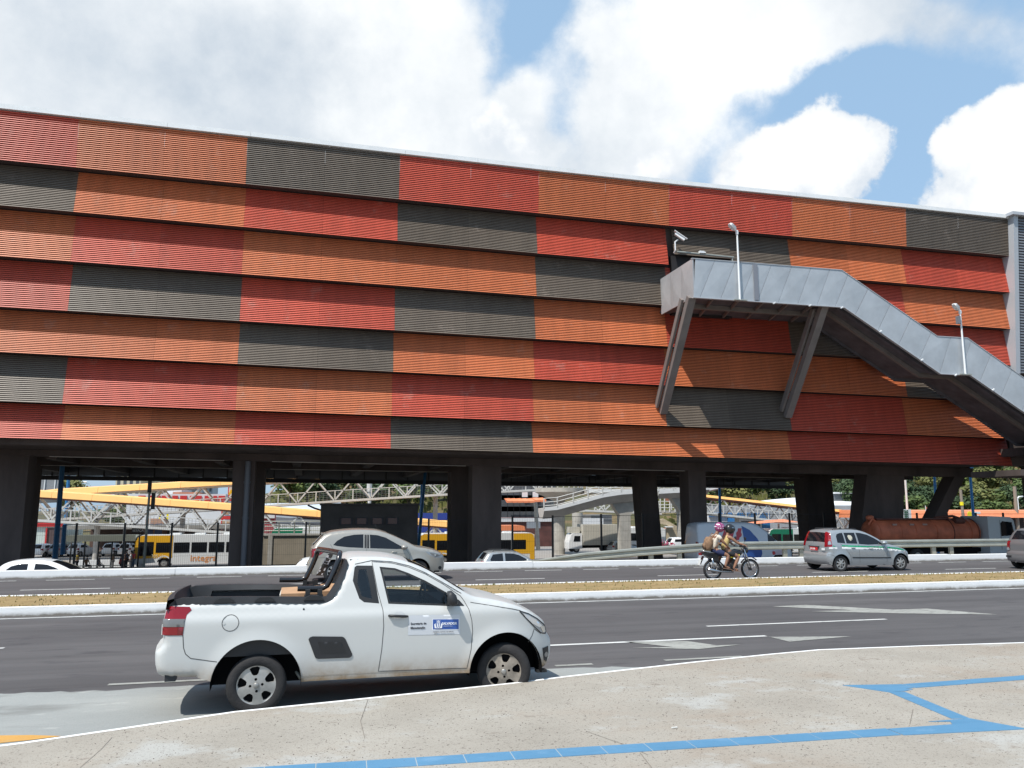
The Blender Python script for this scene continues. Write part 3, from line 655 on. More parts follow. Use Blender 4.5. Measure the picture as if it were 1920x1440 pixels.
# street lamps fixed to the stair parapet
def lamp(x, z0, h, lab):
    t = thing('street_lamp', lab, 'street lamp', (x, YO-.16, z0), group='white lamp posts on the outside stair')
    Y = YO-.16
    b = MB(); b.tube([(x, Y, z0), (x, Y, z0+h)], [.06, .045], 10); b.build('pole', m_white, t, smooth=True, angle=.7)
    b = MB(); b.box((x-.32, Y-.05, z0-.03), (x+.42, Y+.12, z0+.03)); b.build('bracket', m_galv, t)
    b = MB(); b.lathe([(.075, h-.12), (.085, h-.04), (.075, h+.08), (.02, h+.12)], (x, Y, z0), n=10); b.tube([(x, Y, z0+h), (x-.12, Y-.02, z0+h+.16)], .045, 8); b.build('neck', m_white, t, smooth=True, angle=.7)
    b = MB(); p, q = Vector((x-.1, Y, z0+h+.12)), Vector((x-.48, Y-.05, z0+h+.42))
    d = (q-p).normalized(); vs = []
    for tt, w, hh in ((0, .09, .05), (.25, .17, .075), (.8, .17, .07), (1, .10, .03)):
        c = p.lerp(q, tt); u = Vector((0, 1, 0)); v = d.cross(u)
        vs += [c-u*w-v*hh, c+u*w-v*hh, c+u*w*.8+v*hh, c-u*w*.8+v*hh]
    b.add(vs, [(4*i+a, 4*i+c, 4*i+4+c, 4*i+4+a) for i in range(3) for a, c in ((0,1),(1,2),(2,3),(3,0))] + [(0,1,2,3), (15,14,13,12)])
    b.build('lamp_head', m_white, t, smooth=True, angle=.5)
    return t
lamp(22.0, 13.12, 3.75, 'white lamp post bolted to the upper landing of the grey outside stair')
t2 = lamp(36.1, 9.68, 3.65, 'white lamp post with a small dark box, on the lower landing of the outside stair')
b = MB(); b.box((35.8, 37.0, 12.6), (35.98, 37.2, 13.05)); b.build('control_box', m_wing, t2)
# surveillance camera by the door
t = thing('security_camera', 'white surveillance camera on a bracket above the stair landing door', 'camera', (20.1, 40.7, 16.7))
b = MB(); b.tube([(20.1, 40.9, 16.75), (20.1, 40.72, 16.85), (20.1, 40.72, 17.35), (20.28, 40.7, 17.5)], .045, 8); b.build('bracket', m_white, t, smooth=True, angle=.7)
b = MB(); b.bar((20.1, 40.65, 17.85), (20.6, 40.5, 17.45), .2, .17); b.build('camera_housing', m_white, t)
b = MB(); b.bar((20.03, 40.63, 17.99), (20.72, 40.45, 17.47), .26, .03); b.build('sun_shield', m_white, t)

# ------------------------------------------------------------------ dark kiosk under the hall
ko = thing('service_hut', 'dark concrete service hut with a strip of small windows under the hall', 'hut', (3.8, 52, -1.35))
m_hut = mat('hut_wall', (.075, .065, .06), .9, var=.25, vscale=.7)
b = MB(); b.box((.95, 50, -1.35), (6.75, 54, 2.32)); b.build('wall', m_hut, ko)
b = MB(); b.box((.88, 49.9, 2.325), (6.82, 54.1, 2.45)); b.build('roof', m_hut, ko)
for i in range(4):
    x = 2.0+i*.93; b = MB(); b.box((x, 49.93, 1.15), (x+.78, 49.985, 1.6)); w = b.build('window', m_fr, ko)
    b = MB(); b.box((x+.12, 49.9, 1.2), (x+.66, 49.928, 1.55)); b.build('pane', mat('reddish_glass', (.11, .05, .045), .2), w)
b = MB(); b.box((3.4, 49.96, -1.3), (4.3, 49.995, .7)); b.build('door', m_fr, ko)
# black mesh fence behind the lower road
fn = thing('mesh_fence', 'tall black wire mesh fence on square posts along the lower road under the hall', 'fence', (15, 50.5, -1.35))
def fz(x): return float(np.interp(x, [-40, 0, 19, 25, 60], [1.22, 1.25, 1.69, 1.74, 1.72]))
FX = list(np.arange(-35.0, .5, 2.51)-0.0+.0); FX = [-12.48+2.51*i for i in range(-9, 6)] + [7.5, 10.2, 12.9, 15.6] + [18.95, 21.9, 24.88, 27.57, 30.31, 33.03, 35.8, 38.42, 41.0, 43.65, 46.3, 48.9, 51.4, 54]
for x in FX:
    b = MB(); b.box((x-.055, 50.45, -1.35), (x+.055, 50.55, fz(x)+.08)); b.build('post', m_blk, fn)
m_wire = mat('fence_wire', (.05, .05, .055), .5)
for xa, xb in zip(FX[:-1], FX[1:]):
    if xa < -16: continue
    b = MB(); n = int((xb-xa)/.11)
    for i in range(1, n): x = lerp(xa, xb, i/n); b.add([(x-.0035, 50.5, -1.3), (x+.0035, 50.5, -1.3), (x+.0035, 50.5, fz(x)), (x-.0035, 50.5, fz(x))], [(0,1,2,3)])
    for z in np.arange(-1.2, fz(xa)+.01, .62): b.add([(xa, 50.49, z-.004), (xb, 50.49, z-.004), (xb, 50.49, z+.004), (xa, 50.49, z+.004)], [(0,1,2,3)])
    for z in (fz(xa)-.01,): b.add([(xa, 50.48, z-.015), (xb, 50.48, z-.015), (xb, 50.48, z+.015), (xa, 50.48, z+.015)], [(0,1,2,3)])
    b.build('mesh_panel', m_wire, fn, fix=False)
# ------------------------------------------------------------------ vehicle builder: a traced side profile given real width, tumblehome and rounded edges
def pchip(xs, ys):
    xs = np.array(xs, float); ys = np.array(ys, float); h = np.diff(xs); d = np.diff(ys)/h; m = np.zeros(len(xs))
    for i in range(1, len(xs)-1):
        if d[i-1]*d[i] > 0: m[i] = 2*d[i-1]*d[i]/(d[i-1]+d[i])
    m[0] = d[0]; m[-1] = d[-1]
    def f(x):
        x = np.clip(np.asarray(x, float), xs[0], xs[-1]); i = np.clip(np.searchsorted(xs, x)-1, 0, len(xs)-2); t = (x-xs[i])/h[i]
        return (2*t**3-3*t**2+1)*ys[i] + (t**3-2*t**2+t)*h[i]*m[i] + (-2*t**3+3*t**2)*ys[i+1] + (t**3-t**2)*h[i]*m[i+1]
    return f
def pip(poly, x, y):
    c = False; n = len(poly); j = n-1
    for i in range(n):
        xi, yi = poly[i]; xj, yj = poly[j]
        if (yi > y) != (yj > y) and x < (xj-xi)*(y-yi)/(yj-yi)+xi: c = not c
        j = i
    return c
def dens(pts, step, closed=True):
    out = []; n = len(pts)
    for i in range(n if closed else n-1):
        a, b_ = pts[i], pts[(i+1) % n]; k = max(1, int(math.ceil(math.hypot(b_[0]-a[0], b_[1]-a[1])/step)))
        for q in range(k): out.append((lerp(a[0], b_[0], q/k), lerp(a[1], b_[1], q/k)))
    if not closed: out.append(tuple(pts[-1]))
    return out
def smooth_line(pts, step, keep=()):                       # rounded curve through traced points
    P = [Vector(p) for p in pts]; out = []
    for i in range(len(P)-1):
        p0, p1, p2, p3 = P[max(i-1, 0)], P[i], P[i+1], P[min(i+2, len(P)-1)]
        if i in keep: p0 = p1
        if i+1 in keep: p3 = p2
        k = max(1, int(math.ceil((p2-p1).length/step)))
        for q in range(k):
            t = q/k; a = .5*(2*p1+(p2-p0)*t+(2*p0-5*p1+4*p2-p3)*t*t+(-p0+3*p1-3*p2+p3)*t**3); out.append((a.x, a.y))
    out.append(tuple(P[-1])); return out
class Car:
    def __init__(s, outline, arches, hw, plan, vert, edge=.06, step=.045, sill=None, flare=.02, crown=.03, keep=()):
        s.hw, s.edge, s.step, s.arches = hw, edge, step, arches; s.flare = flare; s.crown = crown
        s.P = pchip(*zip(*plan)); s.V = pchip(*zip(*vert))
        s.top = smooth_line(outline, step, keep)
        s.sill = sill or [(outline[-1][0], outline[-1][1]), (outline[0][0], outline[0][1])]
        sx = [p[0] for p in s.sill][::-1]; sz = [p[1] for p in s.sill][::-1]
        bot = []; x = s.top[-1][0]
        segs = sorted(arches, key=lambda a: -a[0])
        for cx, cz, r in segs:
            zl = float(np.interp(cx+r, sx, sz)); zr = float(np.interp(cx-r, sx, sz))
            a0 = math.asin(max(-1, min(1, (zl-cz)/r))); a1 = math.pi-math.asin(max(-1, min(1, (zr-cz)/r)))
            xa = cx+r*math.cos(a0)
            for xx in np.arange(x-step, xa+step*.4, -step): bot.append((xx, float(np.interp(xx, sx, sz))))
            k = max(8, int(r*3.2/step)); bot += [(cx+r*math.cos(lerp(a0, a1, q/k)), cz+r*math.sin(lerp(a0, a1, q/k))) for q in range(k+1)]
            x = bot[-1][0]
        for xx in np.arange(x-step, s.top[0][0]+step*.4, -step): bot.append((xx, float(np.interp(xx, sx, sz))))
        s.bot = bot; s.poly = s.top + bot; s.T = np.array(s.top)
    def dist(s, x, z):
        p = np.array([x, z]); a = s.T[:-1]; b_ = s.T[1:]; ab = b_-a; t = np.clip(((p-a)*ab).sum(1)/np.maximum((ab**2).sum(1), 1e-9), 0, 1)
        return float(np.sqrt((((a+ab*t[:, None])-p)**2).sum(1)).min())
    def Wf(s, x, z, rounded=True):
        w = s.hw*float(s.P(x))*float(s.V(z))
        for cx, cz, r in s.arches:
            d = math.hypot(x-cx, z-cz)
            if z > cz-.25 and d < r+.14: w += s.flare*max(0, 1-(d-r)/.14)**1.5 if d > r else s.flare
        if rounded:
            d = s.dist(x, z); e = s.edge
            if d < e: w -= e-math.sqrt(max(0, e*e-(e-d)**2))
        return w
    def side(s, regions):                                  # constrained triangulation of the side; returns {region: (verts2d, tris)}
        V = [Vector(p) for p in s.poly]; E = [(i, (i+1) % len(V)) for i in range(len(V))]
        for r in regions:
            pts = dens(r['poly'], s.step*.8); k = len(V); V += [Vector(p) for p in pts]; E += [(k+i, k+(i+1) % len(pts)) for i in range(len(pts))]
        xs = [p[0] for p in s.poly]; zs = [p[1] for p in s.poly]; arr = np.array([tuple(v) for v in V])
        for i, x in enumerate(np.arange(min(xs), max(xs), s.step)):
            for z in np.arange(min(zs)+(s.step/2 if i % 2 else 0), max(zs), s.step):
                if np.abs(arr-np.array([x, z])).sum(1).min() > s.step*.55 and pip(s.poly, x, z): V.append(Vector((x, z)))
        res = geometry.delaunay_2d_cdt(V, E, [], 0, 1e-5); vs, fs = res[0], res[2]; out = {}
        for f in fs:
            cx = sum(vs[i].x for i in f)/3; cz = sum(vs[i].y for i in f)/3
            if not pip(s.poly, cx, cz): continue
            nm = 'body'
            for r in regions:
                if pip(r['poly'], cx, cz): nm = r['name']; break
            out.setdefault(nm, []).append(f)
        s.vs = [(v.x, v.y) for v in vs]; s.wv = [s.Wf(*v) for v in s.vs]; return out
    def shell(s, root, regions, paint, strip_fn, lat=(-1, -.93, -.8, -.5, 0, .5, .8, .93, 1), mats={}):
        reg = s.side(regions); R_ = {r['name']: r for r in regions}; body = MB()
        for nm, fs in reg.items():
            off = R_.get(nm, {}).get('off', 0); used = sorted({i for f in fs for i in f}); ix = {v: k for k, v in enumerate(used)}
            for sd in (-1, 1):
                if R_.get(nm, {}).get('skip'): continue
                if sd == 1 and R_.get(nm, {}).get('near'): t_nm = 'body'
                vs = [(s.vs[i][0], sd*(s.wv[i]+off), s.vs[i][1]) for i in used]
                ff = [tuple(ix[i] for i in (f if sd == -1 else f[::-1])) for f in fs]
                if nm == 'body' or (sd == 1 and R_[nm].get('near')): body.add(vs, ff)
                else:
                    b = MB(); b.add(vs, ff); o = b.build(R_[nm].get('part', nm), R_[nm]['mat'], root, smooth=True, fix=False)
                    if R_[nm].get('label'): o['label'] = R_[nm]['label']
                    s.last = o
        strips = {}
        T = s.top; n = len(T)
        nrm = []
        for i in range(n):
            a = Vector(T[max(i-1, 0)]); c = Vector(T[min(i+1, n-1)]); d = (c-a).normalized(); nrm.append((-d.y, d.x))
        for i in range(n-1):
            for j in range(len(lat)-1):
                cx = (T[i][0]+T[i+1][0])/2; cz = (T[i][1]+T[i+1][1])/2; fr = (lat[j]+lat[j+1])/2
                k = strip_fn(cx, cz, abs(fr), nrm[i])
                if k == 'skip': continue
                strips.setdefault(k, []).append((i, j))
        def sv(i, j, o=0):
            x, z = T[i]; w = s.Wf(x, z); y = w*lat[j]; cr = s.crown*(1-lat[j]**2)+o
            cx, cz = nrm[i]; k = 1 if cz > .5 else 1.6
            return (x+cx*cr*k, y, z+cz*cr*k)
        for k, cells in strips.items():
            b = body if k is None else MB(); ids = sorted({(i+a, j+c) for i, j in cells for a in (0, 1) for c in (0, 1)}); ix = {q: n_ for n_, q in enumerate(ids)}
            o = 0 if k is None else mats[k][1]
            b.add([sv(i, j, o) for i, j in ids], [(ix[(i, j)], ix[(i, j+1)], ix[(i+1, j+1)], ix[(i+1, j)])[::-1] for i, j in cells])
            if k is not None: b.build(k, mats[k][0], root, smooth=True, fix=False)
        o = body.build('body', paint, root, smooth=False, fix=False); me = o.data; bm = bmesh.new(); bm.from_mesh(me)
        bmesh.ops.remove_doubles(bm, verts=bm.verts, dist=.0015)
        bmesh.ops.recalc_face_normals(bm, faces=bm.faces)
        for f in bm.faces: f.smooth = True
        for e in bm.edges:
            if len(e.link_faces) == 2 and e.calc_face_angle(0) > R(52): e.smooth = False
        bm.to_mesh(me); bm.free(); s.body = o
        # wheel wells and floor
        b = MB()
        for cx, cz, r in s.arches:
            for sd in (-1, 1):
                w0 = s.Wf(cx, cz+r+.02, False)-.012; pts = [(cx+(r+.004)*math.cos(t), cz+(r+.004)*math.sin(t)) for t in np.linspace(-.12, math.pi+.12, 20)]
                k = len(pts); vs = [(x, sd*w0, z) for x, z in pts] + [(x, sd*(w0-.34), z) for x, z in pts]
                b.add(vs, [(i, i+1, k+i+1, k+i) for i in range(k-1)] + [tuple(range(k, 2*k))])
        x0, x1 = s.top[0][0]+.15, s.top[-1][0]-.15; zf = min(p[1] for p in s.sill)+.03
        a1, a2 = sorted(s.arches)[0], sorted(s.arches)[1]
        for xa, xb in ((x0, a1[0]-a1[2]), (a1[0]+a1[2], a2[0]-a2[2]), (a2[0]+a2[2], x1)):
            if xb > xa: b.box((xa, -s.hw*.9, zf), (xb, s.hw*.9, zf+.05))
        b.box((x0, -s.hw+.42, zf), (x1, s.hw-.42, zf+.12)); b.build('underbody', m_under, root)
    def ribbon(s, pts, w, m, root, name='panel_gap', off=.002, step=.03, sides=(-1, 1), closed=False):  # a groove or trim line that follows the body side
        pts = dens(pts, step, closed)
        for sd in sides:
            b = MB(); vs = []
            n = len(pts)
            for i, p in enumerate(pts):
                a = Vector(pts[(i-1) % n] if closed else pts[max(i-1, 0)]); c = Vector(pts[(i+1) % n] if closed else pts[min(i+1, n-1)]); d = (c-a).normalized(); q = Vector((-d.y, d.x))*w/2
                for sg in (-1, 1):
                    x, z = p[0]+q.x*sg, p[1]+q.y*sg; vs.append((x, sd*(s.Wf(x, z)+off), z))
            b.add(vs, [(2*i, 2*i+1, (2*i+3) % (2*n), (2*i+2) % (2*n)) for i in range(n if closed else n-1)]); b.build(name, m, root, fix=False)
    def patch(s, poly, m, root, name, off=.004, sides=(-1,), thick=0, label=None, smooth=True):       # a raised or flat piece lying on the body side
        V = [Vector(p) for p in dens(poly, s.step*.7)]; E = [(i, (i+1) % len(V)) for i in range(len(V))]; n0 = len(V)
        xs = [p[0] for p in poly]; zs = [p[1] for p in poly]; st_ = s.step*.8
        for x in np.arange(min(xs), max(xs), st_):
            for z in np.arange(min(zs), max(zs), st_):
                if pip(poly, x, z) and min((v-Vector((x, z))).length for v in V[:n0]) > st_*.4: V.append(Vector((x, z)))
        r = geometry.delaunay_2d_cdt(V, E, [], 0, 1e-5); fs = [f for f in r[2] if pip(poly, sum(r[0][i].x for i in f)/3, sum(r[0][i].y for i in f)/3)]
        o = None
        for sd in sides:
            b = MB(); vs = [(v.x, sd*(s.Wf(v.x, v.y)+off+thick), v.y) for v in r[0]]; b.add(vs, [f if sd == -1 else f[::-1] for f in fs])
            if thick:
                k = len(vs); base = [(v.x, sd*(s.Wf(v.x, v.y)-.005), v.y) for v in V[:n0]]; rim = [(v.x, sd*(s.Wf(v.x, v.y)+off+thick), v.y) for v in V[:n0]]
                b.add(rim+base, [(i, (i+1) % n0, n0+(i+1) % n0, n0+i) for i in range(n0)])
            o = b.build(name, m, root, smooth=smooth and not thick, fix=False, label=label)
        return o
m_under = mat('underbody', (.010, .010, .011), .95, spec=.05)
m_tyre = mat('tyre_rubber', (.022, .021, .022), .85, var=.3, vscale=6, bump=.3, bscale=60)
m_rub = mat('black_trim', (.02, .021, .023), .5, spec=.4)
m_gap = mat('panel_gap_black', (.07, .07, .07), .8)
m_tint = mat('tinted_glass', (.010, .011, .014), .05, spec=.5)
m_red = mat('red_lens', (.22, .006, .012), .16, coat=.35, spec=.5)
m_redd = mat('dark_red_lens', (.16, .008, .012), .12, coat=.6)
m_lens = mat('clear_lens', (.30, .32, .34), .12, .25, coat=.8, spec=.8)
m_smoke = mat('smoke_lens', (.16, .16, .16), .12, coat=.6)
m_rim = mat('wheel_silver', (.40, .39, .37), .38, .45, var=.15, vscale=9)
m_rimd = mat('dirty_wheel', (.25, .22, .185), .6, .2, var=.3, vscale=9)
m_plate = mat('number_plate', (.55, .56, .55), .5); m_platered = mat('red_number_plate', (.50, .02, .02), .5)
m_glass = glass_mat('clear_glass', (.90, .93, .92), .04)
m_glassd = glass_mat('smoked_glass', (.48, .52, .53))
def ring_poly(c, r, n=28, a0=0): return [(c[0]+r*math.cos(a0+2*math.pi*i/n), c[1]+r*math.sin(a0+2*math.pi*i/n)) for i in range(n)]
_wheel_cache = {}
def wheel(root, x, y, r, rr_, width, sd, style='five', m=None, steer=0, rim_mat=None):
    """wheel (tyre) > rim, hub; sd=-1 faces the camera side"""
    key = (round(r, 3), round(rr_, 3), width, style, (rim_mat or m_rim).name)
    if key not in _wheel_cache:
        h = width/2; prof = [(rr_-.005, -h+.02), (rr_+.01, -h+.004), (r*.86, -h), (r*.96, -h+.012), (r, -h+.045), (r+.002, 0), (r, h-.045), (r*.96, h-.012), (r*.86, h), (rr_+.01, h-.004), (rr_-.005, h-.02)]
        b = MB(); b.lathe(prof, axis='Y', n=40, caps=False); ty = b.build('wheel', m_tyre, loc=(0, 0, 0), smooth=True, angle=R(60))
        # rim disc with openings, built as a pierced plate in the x,z plane
        holes = []
        if style == 'five':                                   # five broad spokes, trapezoid openings
            for k in range(5):
                a = 2*math.pi*k/5+math.pi/2
                holes.append([(q*math.cos(a+t), q*math.sin(a+t)) for q, t in ((rr_*.50, -.16), (rr_*.60, -.27), (rr_*.88, -.30), (rr_*.93, -.15), (rr_*.93, .15), (rr_*.88, .30), (rr_*.60, .27), (rr_*.50, .16))])
            holes += [ring_poly((rr_*.30*math.cos(2*math.pi*k/4+.6), rr_*.30*math.sin(2*math.pi*k/4+.6)), rr_*.075, 8) for k in range(4)]
        elif style == 'twin':
            for k in range(7):
                a = 2*math.pi*k/7+math.pi/2; holes.append([(q*math.cos(a+t), q*math.sin(a+t)) for q, t in ((rr_*.38, -.10), (rr_*.85, -.26), (rr_*.88, 0), (rr_*.85, .26), (rr_*.38, .10))])
        V = [Vector(p) for p in ring_poly((0, 0), rr_, 40)]; E = [(i, (i+1) % 40) for i in range(40)]
        V += [Vector(p) for p in ring_poly((0, 0), rr_*.72, 40)] + [Vector(p) for p in ring_poly((0, 0), rr_*.42, 24)] + [Vector(p) for p in ring_poly((0, 0), rr_*.17, 12)] + [Vector((0, 0))]
        for hp in holes:
            k = len(V); V += [Vector(p) for p in hp]; E += [(k+i, k+(i+1) % len(hp)) for i in range(len(hp))]
        res = geometry.delaunay_2d_cdt(V, E, [], 0, 1e-5)
        def dish(v):
            q = v.length/rr_; return -h+.035 - .030*math.cos(min(q, 1)*math.pi/2) + (.0 if q < .97 else -.012)
        fs = [f for f in res[2] if not any(pip(hp, sum(res[0][i].x for i in f)/3, sum(res[0][i].y for i in f)/3) for hp in holes)]
        b = MB(); b.add([(v.x, dish(v), v.y) for v in res[0]], fs)
        for hp in holes:                                      # depth of the openings
            n = len(hp); b.add([(p[0], dish(Vector(p)), p[1]) for p in hp] + [(p[0]*.98, dish(Vector(p))+.03, p[1]*.98) for p in hp], [(i, (i+1) % n, n+(i+1) % n, n+i) for i in range(n)])
        rm = b.build('rim', rim_mat or m_rim, ty, fix=False, smooth=True, angle=R(35))
        b = MB(); b.lathe([(rr_*.97, -h+.07), (rr_*.2, -h+.075)], axis='Y', n=24, caps=False); b.lathe([(.0, -h+.078), (rr_*.2, -h+.078)], axis='Y', n=24, caps=False); b.build('brake', m_under, ty)
        b = MB(); b.lathe([(rr_*.15, -h-.0), (rr_*.13, -h-.006), (.001, -h-.008)], axis='Y', n=16); b.build('hub_cap', mat('hub_grey', (.33, .32, .30), .4, .5), ty, smooth=True)
        ty.hide_render = False; _wheel_cache[key] = ty
        o = ty
    else: o = dup(_wheel_cache[key], root=False)
    o.parent = root; o.location = (x, y, r); o.rotation_euler = (random.uniform(0, .001), random.uniform(-3, 3), (0 if sd == -1 else math.pi)+steer)
    return o
# ------------------------------------------------------------------ the white pickup
m_wp = mat('white_car_paint', (.53, .54, .53), .34, coat=.25, spec=.4, dirt=((.27, .19, .115), .14, .66, 3.3))
pk = thing('pickup_truck', 'dusty white compact pickup with black sport bar and city maintenance sticker, parked at the kerb', 'pickup truck', (0, 0, 0))
OUT = [(-.60, .42), (-.93, .44), (-1.0, .53), (-1.015, .66), (-1.0, .70), (-.945, .765), (-.95, .95), (-.935, 1.10), (-.905, 1.17), (-.80, 1.18), (-.616, 1.187), (-.10, 1.18), (.29, 1.165), (.63, 1.155), (.70, 1.165), (.755, 1.20), (.835, 1.335), (.89, 1.47), (.93, 1.60),
       (1.0, 1.618), (1.20, 1.618), (1.42, 1.60), (1.61, 1.553), (1.80, 1.475), (2.01, 1.355), (2.22, 1.225), (2.36, 1.155), (2.55, 1.118), (2.78, 1.065), (2.98, .985), (3.14, .90), (3.235, .82), (3.275, .70), (3.335, .615), (3.345, .51), (3.325, .40), (3.265, .315), (3.18, .285)]
c = Car(OUT, [(0, .33, .455), (2.72, .325, .425)], .86,
        [(-1.02, .93), (-.9, .975), (-.5, .995), (0, 1), (2.3, 1), (2.7, .985), (3.0, .93), (3.2, .84), (3.36, .70)],
        [(.2, .93), (.45, .965), (.75, .99), (.97, 1.0), (1.02, .990), (1.06, .965), (1.12, .945), (1.2, .92), (1.35, .875), (1.5, .81), (1.62, .74)],
        edge=.05, step=.042, sill=[(3.18, .285), (3.05, .29), (2.3, .315), (.46, .32), (-.4, .36), (-.60, .42)], flare=.022, crown=.035, keep=(8, 13, 18))
DOORW = [(1.272, 1.515), (1.448, 1.495), (1.596, 1.440), (1.787, 1.352), (1.992, 1.235), (2.061, 1.195), (2.172, 1.125), (2.228, 1.064), (2.104, 1.062), (1.724, 1.087), (1.368, 1.111)]
def inset(poly, d):
    cx = sum(p[0] for p in poly)/len(poly); cz = sum(p[1] for p in poly)/len(poly); n = len(poly); out = []
    for i in range(n):
        a, b_, c_ = Vector(poly[i-1]), Vector(poly[i]), Vector(poly[(i+1) % n]); d1 = (b_-a).normalized(); d2 = (c_-b_).normalized()
        n1 = Vector((-d1.y, d1.x)); n2 = Vector((-d2.y, d2.x)); m_ = (n1+n2); m_ = m_.normalized()/max(.5, m_.normalized().dot(n1)) if m_.length > 1e-6 else n1
        s_ = 1 if (Vector((cx, cz))-b_).dot(m_) > 0 else -1
        out.append(tuple(b_+m_*d*s_))
    return out
QW = [(.995, 1.515), (1.02, 1.532), (1.192, 1.528), (1.266, 1.117), (1.101, 1.135), (1.048, 1.175), (.975, 1.369)]
QG = [(1.04, 1.488), (1.124, 1.490), (1.155, 1.345), (1.185, 1.170), (1.075, 1.200), (1.025, 1.342)]
DOOR = [(1.188, 1.572), (1.412, 1.553), (1.601, 1.505), (1.792, 1.424), (2.0, 1.303), (2.185, 1.175), (2.225, 1.12), (2.275, 1.03), (2.31, .90), (2.322, .772), (2.306, .579), (2.262, .369), (1.272, .385), (1.302, .62), (1.316, .872), (1.305, 1.05), (1.247, 1.256)]
TAIL = [(-.93, 1.155), (-.703, 1.143), (-.68, 1.11), (-.724, 1.066), (-.738, .989), (-.748, .858), (-.955, .862), (-.955, 1.0)]
HEAD = [(2.88, .985), (3.0, .945), (3.12, .878), (3.225, .795), (3.262, .715), (3.24, .693), (3.173, .708), (3.088, .778), (2.974, .888)]
REG = [dict(name='door_glass', poly=inset(DOORW, .022), mat=m_glass, off=-.012, part='side_window'),
       dict(name='door_frame', poly=DOORW, mat=m_rub, off=-.006, part='window_frame'),
       dict(name='quarter_glass', poly=QG, mat=m_glassd, off=-.008, part='quarter_window'),
       dict(name='quarter_frame', poly=QW, mat=m_rub, off=-.003, part='window_frame'),
       dict(name='door', poly=DOOR, mat=m_wp, off=.0),
       dict(name='tail', poly=TAIL, mat=m_red, off=.004, part='tail_light'),
       dict(name='headlight', poly=HEAD, mat=m_lens, off=.003)]
def sf(x, z, fr, n):
    if -.905 < x < .925 and z > 1.14: return 'skip'
    if x > 1.60 and x < 2.27 and z > 1.2 and fr < .9: return 'windscreen'
    if x > 3.26 and .40 < z < .68 and fr < .6: return 'grille'
    if x < -.9 and .80 < z < 1.0 and fr < .3 : return None
    return None
c.shell(pk, REG, m_wp, sf, mats={'windscreen': (m_glass, -.003), 'grille': (m_rub, .004)})
m_dk = mat('black_plastic', (.022, .023, .026), .55, var=.2, vscale=5)
# panel gaps
c.ribbon(DOOR, .007, m_gap, pk, closed=True)
c.ribbon([(-.748, .86), (-.735, .732), (-.713, .667), (-.66, .62), (-.483, .587), (-.40, .575)], .008, m_gap, pk)
c.ribbon([(3.17, .70), (3.076, .764), (3.048, .693), (2.99, .62)], .008, m_gap, pk)
c.ribbon([(2.30, 1.10), (2.55, 1.055), (2.80, 1.01), (2.9, .985)], .007, m_gap, pk)
c.ribbon([(.46, .375), (1.27, .37), (2.26, .355)], .006, mat('sill_seam', (.30, .27, .23), .8), pk)
c.ribbon([(1.0, 1.548), (1.19, 1.585), (1.41, 1.568), (1.6, 1.522), (1.79, 1.44), (2.0, 1.32), (2.2, 1.2)], .008, m_gap, pk, name='roof_gutter')
cap = ring_poly((-.287, .968), .083, 36)
c.ribbon(cap, .007, m_gap, pk, closed=True, sides=(-1,))
c.patch(ring_poly((-.352, .966), .014, 10), m_wp, pk, 'fuel_flap_notch', off=.004)
# tail lamp: red, smoked band, red
c.patch([(-.955, 1.03), (-.735, 1.025), (-.742, .945), (-.955, .95)], m_smoke, pk, 'reversing_lens', off=.006, sides=(-1, 1))
c.patch([(-.955, .945), (-.80, .942), (-.80, .866), (-.953, .868)], m_red, pk, 'tail_lens', off=.007, sides=(-1, 1))
c.patch([(-.797, .942), (-.745, .94), (-.752, .864), (-.797, .866)], m_redd, pk, 'tail_lens', off=.007, sides=(-1, 1))
c.patch([(2.93, .955), (3.0, .925), (3.10, .87), (3.19, .79), (3.15, .775), (3.05, .83), (2.96, .91)], mat('lamp_reflector', (.75, .77, .8), .15, .7), pk, 'lamp_reflector', off=.006, sides=(-1, 1))
c.patch([(3.16, .79), (3.225, .78), (3.248, .715), (3.2, .71)], mat('lamp_amber_white', (.62, .58, .52), .2, .3), pk, 'indicator_lens', off=.006, sides=(-1, 1))
c.patch([(3.198, .528), (3.285, .54), (3.292, .46), (3.262, .36), (3.221, .385)], m_rub, pk, 'fog_lamp_recess', off=.006, sides=(-1, 1), thick=.004)
c.patch(ring_poly((3.25, .45), .03, 12), m_smoke, pk, 'fog_lamp', off=.018, sides=(-1, 1))
c.ribbon(HEAD, .012, m_rub, pk, name='headlight_seal', closed=True, off=.005)
# side box vent
VN = [(.516, .765), (.530, .785), (.558, .795), (.869, .779), (.89, .770), (.908, .750), (.984, .590), (.982, .565), (.955, .549), (.625, .553), (.60, .562), (.588, .58)]
c.patch(VN, m_dk, pk, 'side_step', off=.003, sides=(-1, 1), thick=.006)
c.patch([(.615, .735), (.865, .722), (.925, .60), (.655, .602)], m_rub, pk, 'side_step_recess', off=.0105, sides=(-1, 1))
# door handle: scooped cup with a black grip
c.patch([(1.43, 1.01), (1.46, 1.028), (1.51, 1.027), (1.54, 1.008), (1.53, .95), (1.49, .932), (1.45, .938)], mat('handle_cup', (.50, .51, .51), .4), pk, 'handle_cup', off=.002)
for sd in (-1, 1):
    b = MB(); y = sd*(c.Wf(1.47, .98)+.022); pts = [(1.368, 1.0), (1.40, .997), (1.56, .988), (1.585, .98)]
    b.tube([(1.372, sd*(c.Wf(1.37, .98)-.002), .985), (1.385, y, .985), (1.45, y+sd*.006, .981), (1.55, y, .974), (1.58, sd*(c.Wf(1.58, .97)-.002), .972)], [.013, .016, .016, .015, .011], 8); b.build('door_handle', m_rub, pk, smooth=True)
